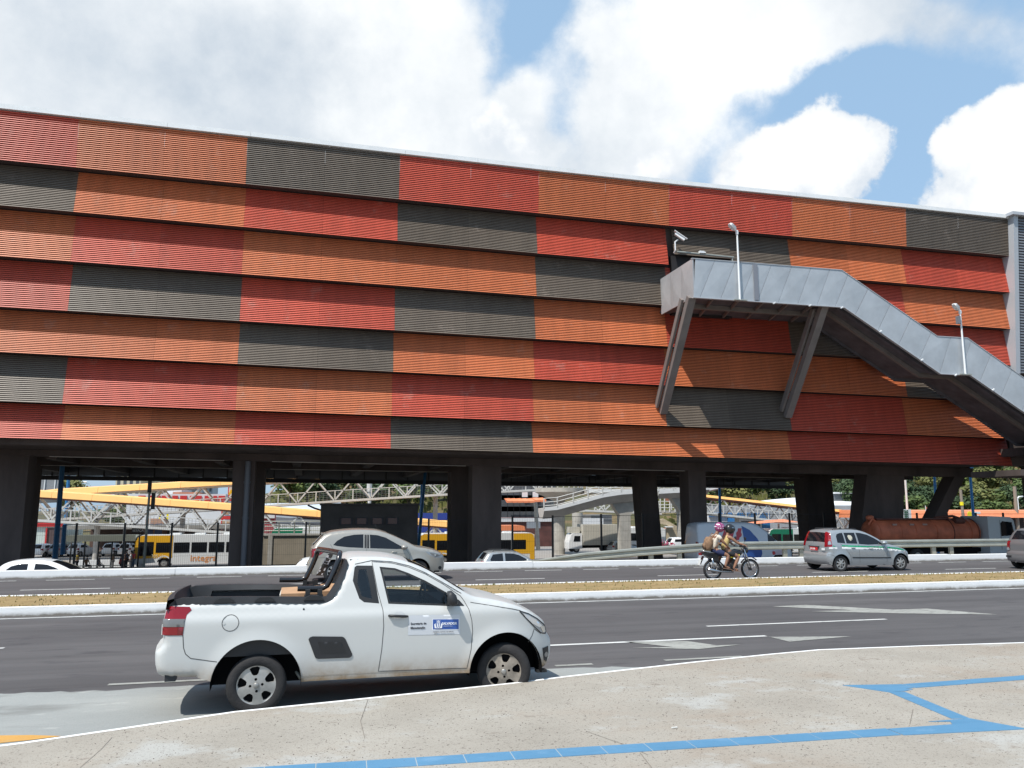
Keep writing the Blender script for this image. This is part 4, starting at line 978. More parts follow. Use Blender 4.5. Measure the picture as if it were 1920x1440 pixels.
# sticker
m_st = mat('sticker_grey', (.56, .585, .62), .45); m_sb = mat('sticker_blue', (.035, .10, .36), .45); m_ink = mat('sticker_ink', (.02, .02, .03), .6); m_stw = mat('sticker_white', (.78, .8, .84), .5)
stk = c.patch([(1.590, .980), (2.172, .972), (2.178, .752), (1.586, .766)], m_st, pk, 'sticker', off=.0025)
c.patch([(1.855, .934), (2.163, .926), (2.165, .803), (1.857, .811)], m_stw, pk, 'sticker_field', off=.0036)
c.patch([(1.862, .928), (2.157, .920), (2.159, .809), (1.864, .817)], m_sb, pk, 'sticker_field', off=.0045)
ys = -(c.Wf(1.9, .87)+.0065); yt = -(c.Wf(1.62, .87)+.0045)
put_text('Secretaria de', .0335, (1.612, yt, .878), (1, 0, -.006), (0, 0, 1), m_ink, pk, bold=.0008)
put_text('Manutenção', .0335, (1.612, yt, .832), (1, 0, -.006), (0, 0, 1), m_ink, pk, bold=.0008)
put_text('SALVADOR', .036, (1.965, ys, .866), (1, 0, -.02), (0, 0, 1), m_stw, pk, bold=.0012, space=.92)
put_text('PREFEITURA', .019, (1.985, ys, .842), (1, 0, -.02), (0, 0, 1), mat('sticker_pale', (.40, .48, .68), .5), pk)
put_text('PRIMEIRA CAPITAL DO BRASIL', .0165, (1.868, ys+.001, .783), (1, 0, -.02), (0, 0, 1), m_ink, pk, space=1.05)
b = MB()                                                # city crest: shield with wings and crown
for poly in ([(1.905, .893), (1.945, .893), (1.94, .845), (1.925, .832), (1.91, .845)], [(1.878, .87), (1.892, .885), (1.90, .85), (1.905, .835), (1.945, .835), (1.95, .85), (1.958, .885), (1.972, .868), (1.966, .828), (1.884, .83)],
             [(1.908, .902), (1.942, .901), (1.948, .914), (1.934, .908), (1.925, .917), (1.916, .909), (1.902, .915)]):
    b.prism(poly, (ys-.0006, ys), lambda a, b_, q: (a, q, b_))
b.build('sticker_crest', m_stw, pk)
b = MB(); b.prism([(1.911, .887), (1.922, .87), (1.922, .84), (1.928, .84), (1.928, .87), (1.939, .887), (1.932, .889), (1.925, .878), (1.918, .889)], (ys-.0014, ys-.0008), lambda a, b_, q: (a, q, b_)); b.build('sticker_crest', m_sb, pk)
# mirrors
for sd in (-1, 1):
    b = MB(); prof = [(1.995, 1.10), (1.998, 1.19), (2.02, 1.238), (2.06, 1.245), (2.105, 1.20), (2.128, 1.12), (2.12, 1.088), (2.05, 1.08)]
    y0 = .80; n = len(prof); vs = []
    for y, sc_ in ((.79, .45), (.83, .8), (.88, 1), (.98, .97), (1.01, .7)):
        cx, cz = 2.055, 1.15; vs += [(cx+(p[0]-cx)*sc_+(.03 if sc_ < .5 else 0), sd*y, cz+(p[1]-cz)*sc_-(.03 if sc_ < .5 else 0)) for p in prof]
    b.add(vs, [(k*n+i, k*n+(i+1) % n, (k+1)*n+(i+1) % n, (k+1)*n+i) for k in range(4) for i in range(n)] + [tuple(range(4*n, 5*n))]); mr_ = b.build('wing_mirror', m_dk, pk, smooth=True, angle=R(70))
    b = MB(); b.add([(1.993, sd*.86, 1.105), (1.993, sd*.985, 1.11), (1.993, sd*.98, 1.22), (1.993, sd*.87, 1.225)], [(0, 1, 2, 3)]); b.build('mirror_glass', mat('mirror', (.6, .63, .66), .03, 1), mr_, fix=False)
c.patch([(2.09, 1.068), (2.225, 1.064), (2.17, 1.12), (2.10, 1.165)], m_rub, pk, 'mirror_base', off=-.008, sides=(-1, 1), thick=.012)
# cargo bed
b = MB(); b.box((-.86, -.70, .60), (.90, .70, .64))
for sd in (-1, 1): b.box((-.88, sd*.70, .60), (.92, sd*.74, 1.14))
b.box((.90, -.74, .60), (.95, .74, 1.17)); b.build('cargo_bed', m_dk, pk)
for sd in (-1, 1):                                       # rail capping along the bed
    b = MB(); xs = [-.905, -.85, -.80, -.60, -.1, .4, .60, .69, .755, .83, .885, .925]; zt_ = [1.17, 1.215, 1.232, 1.24, 1.23, 1.212, 1.204, 1.208, 1.238, 1.355, 1.485, 1.605]; vs = []
    for x, z in zip(xs, zt_):
        w = c.Wf(x, min(z, 1.19) if x < .7 else z-.03, False)+.002; zb0 = float(np.interp(x, [p[0] for p in c.top[:]][0:1] + [-.905, -.8, -.1, .63, .70, .755, .835, .89, .93], [.4, 1.165, 1.178, 1.178, 1.152, 1.162, 1.195, 1.328, 1.462, 1.592]))
        lean = .0
        vs += [(x, sd*(w+.004), zb0-.014), (x-(0.02 if x > .7 else 0), sd*(w-.012), z), (x-(0.04 if x > .7 else 0), sd*(w-.10), z-.004), (x-(.02 if x > .7 else 0), sd*(w-.13), zb0-.01)]
    n = len(xs); b.add(vs, [(4*i+a, 4*i+(a+1) % 4, 4*i+4+(a+1) % 4, 4*i+4+a) for i in range(n-1) for a in range(4)] + [(0, 1, 2, 3), tuple(4*n-4+q for q in (3, 2, 1, 0))]); b.build('bed_rail', m_dk, pk, smooth=True, angle=R(35))
b = MB(); vs = []
for y in np.linspace(-.80, .80, 9):
    k = 1-(y/.8)**2; vs += [(-.935-.02*k, y, 1.12), (-.925-.05*k, y, 1.215), (-.86-.05*k, y, 1.235), (-.84, y, 1.12)]
b.add(vs, [(4*i+a, 4*i+(a+1) % 4, 4*i+4+(a+1) % 4, 4*i+4+a) for i in range(8) for a in range(4)]); b.build('tailgate_cap', m_dk, pk, smooth=True, angle=R(35))
for x in (-.36, .05+.0, .56):
    for sd in (-1, 1):
        b = MB(); w = c.Wf(x, 1.17, False)+.01; b.prism([(x-.11, 1.175), (x-.085, 1.205), (x-.05, 1.222), (x+.05, 1.222), (x+.085, 1.202), (x+.11, 1.172)], (sd*(w-.07), sd*w), lambda a, b_, q: (a, q, b_)); b.build('tie_down', m_rub, pk)
# cab back wall with window
b = MB(); b.add([(.95, -.72, 1.10), (.95, .72, 1.10), (1.0, .60, 1.56), (1.0, -.60, 1.56)], [(0, 1, 2, 3)]); b.build('rear_window', m_glassd, pk, fix=False)
b = MB(); b.box((.93, -.80, .62), (.985, .80, 1.13)); b.bar((.955, -.74, 1.12), (1.0, -.60, 1.58), .06, .10, up=(1, 0, 0)); b.bar((.955, .74, 1.12), (1.0, .60, 1.58), .06, .10, up=(1, 0, 0)); b.box((.945, -.62, 1.53), (1.04, .62, 1.60)); b.build('cab_rear_frame', m_rub, pk)
# sport bar: near and far hoops joined by a cross tube, letters on the far brace
m_bar = mat('black_bar_paint', (.012, .012, .014), .22, coat=.5)
for sd, yy in ((-1, .60), (1, .60)):
    b = MB(); y = sd*yy; q_ = -.20 if sd == 1 else 0; b.tube([(x_+q_, y_, z_) for x_, y_, z_ in [(.385, y, 1.285), (.59, y, 1.28), (.66, y, 1.285), (.705, y, 1.31), (.735, y*1.0, 1.37), (.775, y*.985, 1.46), (.812, y*.97, 1.56), (.828, y*.95, 1.615), (.835, y*.88, 1.652), (.84, y*.75, 1.665)]], .031, 12); b.build('sport_bar', m_bar, pk, smooth=True, angle=R(70))
    b = MB(); b.box((.47, y-sd*.03, 1.19), (.52, y+sd*.12, 1.28)); b.box((.60, y-sd*.03, 1.19), (.65, y+sd*.12, 1.28)); b.box((.46, y-sd*.02, 1.19), (.66, y+sd*.13, 1.215)); b.box((.5, y-sd*.01, 1.235), (.62, y+sd*.0, 1.26)); b.build('bar_mount', m_rub, pk)
b = MB(); b.tube([(.84, -.46, 1.665), (.74, 0, 1.668), (.64, .46, 1.665)], .033, 12); b.build('sport_bar', m_bar, pk, smooth=True, angle=R(70))
b = MB(); b.add([(.62, .56, 1.33), (.70, .545, 1.33), (.835, .50, 1.62), (.76, .52, 1.60)], [(0, 1, 2, 3)]); b.build('bar_plate', m_bar, pk, fix=False)
m_let = mat('pale_lettering', (.6, .6, .62), .5)
b = MB()                                                 # worn pale letter strokes, not legible
def brace(t, s_): p = Vector((.66, .54, 1.345)).lerp(Vector((.79, .505, 1.60)), t); q = Vector((.035, 0, -.012)); return p+q*s_
for t0, t1, kinds in ((.02, .10, 'V'), (.12, .20, 'I'), (.22, .36, 'U'), (.52, .62, 'B'), (.64, .76, 'B'), (.80, .92, 'L')):
    for s0, s1 in (((-1, -.6), (.6, 1)) if kinds in 'UVB' else ((-.8, -.2),)):
        A, B_, C_, D_ = brace(t0, s0), brace(t0, s1), brace(t1, s1), brace(t1, s0); b.add([v+Vector((0, -.008, 0)) for v in (A, B_, C_, D_)], [(0, 1, 2, 3)])
    if kinds in 'BL': A, B_, C_, D_ = brace(t0, -1), brace(t0, 1), brace(t0+.02, 1), brace(t0+.02, -1); b.add([v+Vector((0, -.008, 0)) for v in (A, B_, C_, D_)], [(0, 1, 2, 3)])
b.build('bar_letters', m_let, pk, fix=False)
# cab interior
m_seat = mat('grey_seat_cloth', (.11, .12, .125), .9, var=.2, vscale=8)
for sd in (-1, 1):
    b = MB(); y = sd*.36; b.box((1.35, y-.24, .62), (1.82, y+.24, .76)); s_ = b.build('seat', m_seat, pk)
    b = MB(); b.bar((1.33, y, .72), (1.13, y, 1.23), .46, .14, up=(1, 0, 0)); b.build('seat_back', m_seat, pk)
    b = MB(); b.bar((1.13, y, 1.26), (1.09, y, 1.44), .27, .09, up=(1, 0, 0)); b.build('headrest', m_seat, pk)
b = MB(); b.box((2.02, -.72, .78), (2.25, .72, 1.08)); b.box((1.0, -.76, .45), (2.3, .76, .5)); b.build('dashboard', m_rub, pk)
b = MB(); b.tube([(1.93+.05*math.sin(t)*.5, .36+.18*math.cos(t), 1.05+.17*math.sin(t)) for t in np.linspace(0, 2*math.pi, 20)], .015, 6, caps=False); b.tube([(1.93, .36, 1.05), (2.08, .36, .98)], .02, 6); b.build('steering_wheel', m_rub, pk, smooth=True)
b = MB(); b.box((1.74, -.11, 1.40), (1.76, .11, 1.46)); b.build('rear_view_mirror', m_rub, pk)
b = MB(); b.box((1.02, -.78, .5), (2.3, -.765, 1.05)); b.box((1.02, .765, .5), (2.3, .78, 1.05)); b.build('door_trim', m_seat, pk)
b = MB(); b.box((1.0, -.5, 1.555), (1.55, .5, 1.565)); b.build('headliner', mat('headliner', (.3, .3, .29), .9), pk)
# bumper step, mud flap, number plate, tow eye
b = MB(); b.box((-1.03, -.26, .79), (-1.005, .26, .90)); b.build('number_plate', m_plate, pk)
b = MB(); b.box((3.12, -.74, .255), (3.24, -.64, .285)); b.build('bumper_bracket', m_dk, pk)
b = MB(); b.tube([(.46, -.55, .30), (.40, -.50, .38), (.36, -.45, .32)], .02, 6); b.build('spring_hanger', m_galv, pk, smooth=True)
b = MB(); b.lathe([(.0, 0), (.010, .0), (.010, .004)], (.455, -(c.Wf(.455, 1.08)+.006), 1.085), axis='Y', n=10); b.build('plug', m_rub, pk)
R_T, R_R = .307, .205
wheel(pk, 0, -.735, R_T, R_R, .185, -1); wheel(pk, 0, .735, R_T, R_R, .185, 1)
wheel(pk, 2.72, -.735, R_T, R_R, .185, -1, steer=R(-16), rim_mat=m_rimd); wheel(pk, 2.72, .735, R_T, R_R, .185, 1, steer=R(-16), rim_mat=m_rimd)
pk.location = (-.46, 10.17, -.006); pk.rotation_euler.z = R(1.3); pk.scale.x = 1.017
# cardboard boxes lying in the bed
m_card = mat('cardboard', (.42, .25, .14), .85, var=.15, vscale=4)
for lab, x0, x1, y0, y1, z1, rot in (('open brown cardboard box with white end in the pickup bed by the cab', .20, .62, -.42, .30, 1.225, 0), ('flat brown cardboard sheet pushed against the cab in the pickup bed', .66, .88, -.35, .60, 1.235, 0)):
    t = thing('cardboard_box', lab, 'box', (-.44+(x0+x1)/2, 10.17+(y0+y1)/2, .635))
    cx, cy = (x0+x1)/2, (y0+y1)/2; X, Y_ = -.44+cx, 10.17+cy; hx, hy = (x1-x0)/2, (y1-y0)/2
    b = MB(); b.box((X-hx, Y_-hy, .635), (X+hx, Y_+hy, z1-.02)); b.build('carton', m_card, t)
    b = MB(); b.add([(X-hx, Y_-hy, z1-.018), (X+hx, Y_-hy, z1-.016), (X+hx+.02, Y_, z1+.035), (X-hx, Y_, z1+.02)], [(0, 1, 2, 3)]); b.add([(X-hx, Y_+hy, z1-.018), (X+hx, Y_+hy, z1-.016), (X+hx+.02, Y_+.01, z1+.03), (X-hx, Y_+.01, z1+.01)], [(0, 1, 2, 3)]); b.build('flap', m_card, t, fix=False)
    if x0 < .3: b = MB(); b.box((X-hx-.012, Y_-hy+.02, .65), (X-hx-.001, Y_+hy-.1, z1-.03)); b.build('end_panel', mat('white_card', (.62, .62, .58), .8), t)
# ------------------------------------------------------------------ cars on the far carriageway and the lower road
m_beige = mat('beige_metallic', (.40, .375, .33), .3, .45, coat=.6, dirt=((.22, .18, .13), .15, .5, .7))
m_silver = mat('silver_metallic', (.38, .40, .41), .3, .5, coat=.6, dirt=((.2, .18, .15), .15, .45, .6))
m_greyc = mat('grey_metallic', (.22, .215, .22), .32, .45, coat=.5)
m_whitec = mat('white_paintwork', (.80, .81, .82), .28, coat=.5)
m_green = mat('taxi_green', (.01, .28, .13), .4, coat=.3); m_tw = mat('taxi_white', (.75, .76, .75), .4, coat=.3)
m_chr = mat('chrome', (.6, .6, .6), .15, 1)
PLAN = lambda x0, x1: [(x0, .90), (x0+.12, .955), (x0+.5, .99), ((x0+x1)/2, 1), (x1-.9, .995), (x1-.45, .95), (x1-.15, .86), (x1, .72)]
VERT = lambda belt, roof: [(.15, .95), (.4, .985), (.7, 1), (belt-.05, .985), (belt+.05, .945), ((belt+roof)/2, .86), (roof, .72)]
def hatch(name, label, out, wheels, hw, belt, roof, paint, wins, tail, head, loc, zw=.29, step=.07, keep=(), door_lines=(), plate=None, rear=None, cat='car', wheel_style='twin', rimr=.19, ws=(None, None), handle=(), mirror=None, arch=.34, grp=None, grille=None, sf_extra=None, yaw=0, tr=.29, detail=True):
    t = thing(name, label, cat, (0, 0, 0), grp)
    x0, x1 = out[0][0], out[-1][0]; xr = min(p[0] for p in out); xf = max(p[0] for p in out)
    c = Car(out, [(w, zw+.01, arch) for w in wheels], hw, PLAN(xr, xf), VERT(belt, roof), edge=.07, step=step, flare=.018, crown=.035, keep=keep, sill=[(x1, out[-1][1]), (wheels[1]-.4, .20), (wheels[0]+.4, .21), (x0, out[0][1])])
    reg = [dict(name='w%d' % i, part='side_window', poly=w, mat=m_tint, off=-.004) for i, w in enumerate(wins)]
    if tail: reg.append(dict(name='tail', part='tail_light', poly=tail, mat=m_red, off=.003))
    if head: reg.append(dict(name='head', part='headlight', poly=head, mat=m_lens, off=.003))
    (wa, wb), (ra, rb, rz) = ws
    def sf(x, z, fr, n):
        if wa < x < wb and z > belt and fr < .9: return 'windscreen'
        if x < rb and z > rz and z < roof-.1 and fr < .84: return 'rear_window'
        if tail and x < wheels[0] and fr > .79 and tail_z[0] < z < tail_z[1]: return 'tail_light'
        if x > xf-.12 and .32 < z < .62 and fr < .55: return 'grille'
        return None
    tail_z = (min(p[1] for p in tail), max(p[1] for p in tail)) if tail else (9, 9)
    c.shell(t, reg, paint, sf, mats={'windscreen': (m_tint, -.002), 'rear_window': (m_tint, .002), 'grille': (m_rub, .004), 'tail_light': (m_red, .004)}, lat=(-1, -.9, -.8, -.5, 0, .5, .8, .9, 1))
    for l in door_lines: c.ribbon(l, .008, m_gap, t, step=.06)
    for (x, z) in handle:
        for sd in (-1, 1):
            b = MB(); y = sd*(c.Wf(x, z)+.015); b.tube([(x-.08, y-sd*.02, z), (x-.06, y, z), (x+.06, y, z), (x+.08, y-sd*.02, z)], .011, 6); b.build('door_handle', paint if paint is not m_silver else m_rub, t, smooth=True)
    if mirror:
        for sd in (-1, 1):
            b = MB(); x, z = mirror; y = c.Wf(x, z); n = 10; vs = []
            for yy, s_ in ((y-.03, .35), (y+.03, .8), (y+.10, 1), (y+.18, .9), (y+.21, .45)):
                vs += [(x+.10*s_*math.cos(2*math.pi*k/n), sd*yy, z+.065*s_*math.sin(2*math.pi*k/n)) for k in range(n)]
            b.add(vs, [(k*n+i, k*n+(i+1) % n, (k+1)*n+(i+1) % n, (k+1)*n+i) for k in range(4) for i in range(n)] + [tuple(range(4*n, 5*n))]); b.build('wing_mirror', paint if detail else m_rub, t, smooth=True)
    for w in wheels:
        for sd in (-1, 1): wheel(t, w, sd*(hw-.12), tr, rimr, .17, sd, wheel_style)
    t.location = loc; t.rotation_euler.z = yaw
    return t, c
# beige hatchback
OUTB = [(-.05, .24), (-.12, .34), (-.13, .52), (-.05, .68), (-.045, .92), (.00, 1.07), (.10, 1.19), (.26, 1.36), (.33, 1.40), (.50, 1.46), (.86, 1.505), (1.33, 1.525), (1.82, 1.50), (2.10, 1.43), (2.36, 1.33), (2.72, 1.165), (3.05, 1.00), (3.34, .95), (3.62, .88), (3.84, .78), (3.92, .66), (3.94, .46), (3.90, .24)]
kb, c = hatch('hatchback_car', 'beige hatchback with dark tinted windows on the far carriageway, seen above the pickup', OUTB, (.58, 3.10), .84, .98, 1.52, m_beige,
  [[(.55, 1.08), (.66, 1.20), (.87, 1.32), (1.16, 1.375), (1.44, 1.385), (1.44, .985), (.98, 1.01), (.69, 1.045)], [(1.63, 1.375), (1.86, 1.355), (2.11, 1.28), (2.36, 1.14), (2.56, 1.03), (2.68, .95), (2.44, .94), (1.64, .975)]],
  [(-.05, .96), (.05, 1.0), (.38, .99), (.26, .85), (.09, .735), (-.055, .72)], [(3.30, .86), (3.47, .845), (3.73, .79), (3.87, .73), (3.88, .665), (3.62, .665), (3.45, .74)], (.285, 25.62, 0), step=.06,
  ws=((2.15, 3.02), (0, .27, 1.08)), keep=(7,), door_lines=([(1.535, 1.36), (1.54, .95), (1.52, .35)], [(2.72, .93), (2.84, .75), (2.80, .40)], [(.47, 1.10), (.62, .86), (.80, .70)], [(-.04, .705), (.6, .74), (1.6, .80), (2.7, .80)]), handle=((1.32, .88), (2.36, .86)), mirror=(2.66, 1.0), arch=.355, zw=.30, tr=.30)
c.patch([(1.47, 1.375), (1.53, 1.375), (1.53, .98), (1.47, .98)], m_rub, kb, 'door_pillar', off=.001, sides=(-1, 1)); c.patch([(1.55, 1.375), (1.61, 1.37), (1.61, .975), (1.55, .98)], m_rub, kb, 'door_pillar', off=.001, sides=(-1, 1))
c.patch([(3.45, .82), (3.7, .77), (3.80, .71), (3.62, .70), (3.5, .75)], m_smoke, kb, 'lamp_inner', off=.005, sides=(-1, 1)); c.patch(ring_poly((3.62, .75), .035, 10), m_chr, kb, 'projector', off=.008, sides=(-1, 1))
c.patch([(.0, .90), (.1, .92), (.2, .91), (.14, .84), (.05, .82)], m_lens, kb, 'reversing_lens', off=.006, sides=(-1,))
c.patch(ring_poly((3.78, .36), .055, 12), m_rub, kb, 'fog_recess', off=.004, sides=(-1, 1))
b = MB(); b.tube([(1.9, 0, 1.53), (1.84, 0, 1.66)], .006, 5); b.build('aerial', m_rub, kb)
b = MB(); b.box((.20, -.56, 1.385), (.34, .56, 1.42)); b.build('spoiler', m_beige, kb)
# silver taxi with a green and white band
OUTT = [(-.38, .25), (-.455, .36), (-.46, .58), (-.41, .64), (-.42, .84), (-.40, .95), (-.33, 1.20), (-.27, 1.34), (-.18, 1.385), (0, 1.41), (.40, 1.425), (.88, 1.405), (1.15, 1.34), (1.45, 1.20), (1.75, 1.03), (1.95, .93), (2.25, .86), (2.60, .77), (2.80, .66), (2.90, .55), (2.93, .42), (2.88, .24)]
tx, c = hatch('taxi', 'silver hatchback taxi with green and white side band and red plate, following the motorcycle', OUTT, (0, 2.42), .835, .93, 1.42, m_silver,
  [[(-.07, 1.19), (-.02, 1.27), (.10, 1.305), (.22, 1.315), (.22, .955), (-.08, .985)], [(.27, 1.315), (.70, 1.315), (.70, .94), (.27, .955)], [(.76, 1.315), (.92, 1.305), (1.18, 1.245), (1.42, 1.13), (1.66, .98), (1.74, .92), (1.10, .905), (.76, .93)]],
  [(-.40, 1.30), (-.30, 1.33), (-.24, 1.32), (-.29, 1.08), (-.30, .86), (-.43, .845)], [(2.38, .80), (2.62, .74), (2.82, .62), (2.80, .57), (2.55, .62), (2.42, .70)], (17.93, 25.28, 0), zw=.265, tr=.275, rimr=.185, step=.06,
  ws=((1.10, 1.93), (-.42, -.24, .98)), arch=.33, door_lines=([(.75, 1.33), (.73, .90), (.75, .30)], [(1.74, .90), (1.86, .70), (1.84, .30)], [(.02, .96), (.25, .72), (.38, .55), (.42, .30)], [(-.46, .60), (-.30, .56), (-.2, .50)]), handle=((.50, .80), (1.22, .77)), mirror=(1.70, .97))
c.patch([(.06, .905), (1.76, .835), (1.76, .785), (.05, .85)], m_green, tx, 'green_band', off=.003, sides=(-1, 1)); c.patch([(.05, .848), (1.76, .783), (1.76, .725), (.05, .775)], m_tw, tx, 'white_band', off=.003, sides=(-1, 1))
c.patch([(1.87, .83), (2.35, .79), (2.70, .695), (2.62, .68), (1.88, .775)], m_green, tx, 'green_band', off=.003, sides=(-1, 1)); c.patch([(1.88, .773), (2.3, .735), (2.58, .675), (2.38, .66), (1.89, .70)], m_tw, tx, 'white_band', off=.003, sides=(-1, 1))
c.patch([(-.27, .90), (-.17, .86), (-.27, .845)], m_green, tx, 'green_band', off=.003, sides=(-1,)); c.patch([(-.40, .835), (-.13, .835), (-.13, .775), (-.41, .78)], m_tw, tx, 'white_band', off=.003, sides=(-1,))
c.patch([(.45, .495), (2.0, .47), (2.0, .44), (.45, .46)], m_rub, tx, 'rubbing_strip', off=.004, sides=(-1, 1), thick=.008)
c.patch([(.38, 1.20), (.42, 1.24), (.52, 1.23), (.56, 1.17), (.54, 1.08), (.46, 1.04), (.40, 1.10)], mat('window_decal', (.45, .44, .36), .6), tx, 'window_decal', off=.002, sides=(-1,))
c.patch([(-.39, 1.02), (-.33, 1.05), (-.315, .93), (-.41, .92)], m_lens, tx, 'reversing_lens', off=.007, sides=(-1, 1))
b = MB(); b.box((-.495, -.22, .70), (-.485, .22, .815)); pl = b.build('number_plate', m_platered, tx)
b = MB(); b.box((-.49, -.30, .81), (-.47, .30, .85)); b.build('plate_recess', m_rub, tx)
put_text('JPI·0408', .085, (-.4965, .19, .725), (0, -1, 0), (0, 0, 1), m_tw, tx, bold=.002)
b = MB(); b.box((-.475, -.60, .72), (-.465, -.42, .80)); b.build('rear_sticker', m_tw, tx)
for sd in (-1, 1): b = MB(); b.tube([(-.05, sd*.50, 1.41), (-.03, sd*.50, 1.45), (.85, sd*.50, 1.45), (.9, sd*.50, 1.42)], .014, 6); b.build('roof_bar', m_rub, tx, smooth=True)
b = MB(); b.bar((.38, -.3, 1.445), (.44, -.3, 1.47), .05, .06); b.build('roof_light_mount', m_rub, tx)
b = MB(); b.bar((-.43, .04, .93), (-.45, .04, .93), .14, .05, up=(1, 0, 0)); b.build('boot_badge', m_smoke, tx)
b = MB(); b.tube([(-.40, .15, 1.02), (-.36, -.1, 1.05)], .01, 5); b.build('rear_wiper', m_rub, tx)
# grey hatchback leaving the frame at the right
OUTR = [(-.42, .27), (-.47, .36), (-.46, .58), (-.40, .64), (-.41, .86), (-.36, .98), (-.20, 1.28), (-.10, 1.38), (.15, 1.44), (.8, 1.45), (1.2, 1.38), (1.6, 1.18), (1.9, .98), (2.3, .90), (2.65, .80), (2.88, .64), (2.92, .42), (2.86, .24)]
gr_, c = hatch('hatchback_car', 'grey hatchback cut off by the right edge of the photo on the far carriageway', OUTR, (.05, 2.44), .83, .95, 1.44, m_greyc,
  [[(.0, 1.22), (.15, 1.31), (.62, 1.33), (.62, .98), (.0, 1.0)], [(.70, 1.33), (1.1, 1.26), (1.5, 1.06), (1.62, .96), (.70, .97)]], [(-.42, .96), (-.33, .98), (-.28, .90), (-.30, .72), (-.41, .70)], [(2.4, .84), (2.7, .76), (2.84, .62), (2.5, .68)], (25.35, 23.75, 0),
  ws=((1.15, 1.88), (-.42, -.12, 1.02)), arch=.34, mirror=(1.6, 1.0), step=.08)
b = MB(); b.box((-.50, -.26, .47), (-.485, .26, .59)); b.build('number_plate', m_plate, gr_)
put_text('JLN 4', .09, (-.502, .16, .497), (0, -1, 0), (0, 0, 1), m_ink, gr_)
b = MB(); b.prism([(.0, .84), (.03, .88), (0, .92), (-.03, .88)], (-.438, -.43), lambda a, b_, q: (q, a, b_)); b.build('boot_badge', m_chr, gr_)
b = MB(); b.box((-.50, .28, .40), (-.47, .70, .47)); b.build('bumper_slot', m_rub, gr_)
for sd in (-1, 1): b = MB(); b.lathe([(.001, 0), (.055, .0), (.055, .01)], (-.46, sd*.62, .70), axis='X', n=12); b.build('reversing_lens', m_lens, gr_)
b = MB(); b.tube([(-.40, .30, .26), (-.50, .30, .25)], .03, 8); b.build('exhaust', m_chr, gr_)
# white hatchback half hidden behind the kerb on the lower road
OUTW = [(-.05, .3), (-.12, .5), (-.08, .9), (-.02, 1.0), (.12, 1.25), (.30, 1.38), (.55, 1.44), (.95, 1.47), (1.4, 1.46), (1.85, 1.38), (2.2, 1.24), (2.6, 1.05), (2.9, .96), (3.3, .90), (3.65, .78), (3.85, .6), (3.85, .3)]
wc, c = hatch('hatchback_car', 'white hatchback half hidden behind the far white kerb at the left edge', OUTW, (.6, 3.05), .83, .99, 1.47, m_whitec,
  [[(.30, 1.10), (.50, 1.27), (.75, 1.345), (1.05, 1.355), (1.05, 1.06), (.32, 1.05)], [(1.28, 1.355), (1.65, 1.32), (1.95, 1.21), (2.35, 1.02), (1.9, 1.03), (1.28, 1.06)]], [(-.08, .95), (.0, .97), (.15, .9), (.1, .8), (-.08, .78)], None, (-10.75, 33.85, -1.19), ws=((1.75, 2.58), (-.1, .28, 1.08)), mirror=(2.15, 1.08), handle=((.95, .92), (1.9, .92)), step=.09)
# second white car just behind the beige one: red lamp and tailgate
wc2, c = hatch('hatchback_car', 'white car with red tail lamp glimpsed behind the beige hatchback', OUTW, (.6, 3.05), .83, .99, 1.47, m_whitec,
  [[(.30, 1.10), (.50, 1.27), (.75, 1.345), (1.05, 1.355), (1.05, 1.06), (.32, 1.05)], [(1.28, 1.355), (1.65, 1.32), (1.95, 1.21), (2.35, 1.02), (1.9, 1.03), (1.28, 1.06)]], [(-.08, .95), (.0, .97), (.15, .9), (.1, .8), (-.08, .78)], None, (-.35, 34.6, -1.3), ws=((1.75, 2.58), (-.1, .28, 1.08)), mirror=(2.15, 1.08), step=.12)
# silver grey estate on the lower road
OUTG = [(-.05, .3), (-.12, .5), (-.08, .95), (-.02, 1.05), (.25, 1.38), (.40, 1.45), (.9, 1.48), (1.5, 1.46), (1.75, 1.40), (2.15, 1.20), (2.45, 1.02), (2.9, .96), (3.4, .88), (3.7, .7), (3.72, .35)]
gc, c = hatch('estate_car', 'silver grey estate car with roof bars sunk behind the far kerb below a pillar', OUTG, (.6, 3.0), .82, 1.0, 1.47, m_silver,
  [[(.34, 1.12), (.48, 1.34), (.95, 1.385), (.95, 1.03), (.36, 1.05)], [(1.05, 1.385), (1.45, 1.37), (1.72, 1.30), (2.1, 1.10), (2.2, 1.03), (1.05, 1.02)]], [(-.08, 1.0), (.0, 1.06), (.12, 1.0), (.1, .8), (-.08, .78)], None, (8.0, 37.5, -1.3), ws=((1.55, 2.42), (-.1, .35, 1.1)), mirror=(2.1, 1.06), handle=((.9, .92),), step=.09)
for sd in (-1, 1): b = MB(); b.tube([(.5, sd*.52, 1.46), (.55, sd*.52, 1.52), (1.5, sd*.52, 1.52), (1.6, sd*.52, 1.46)], .015, 6); b.build('roof_bar', m_rub, gc, smooth=True)
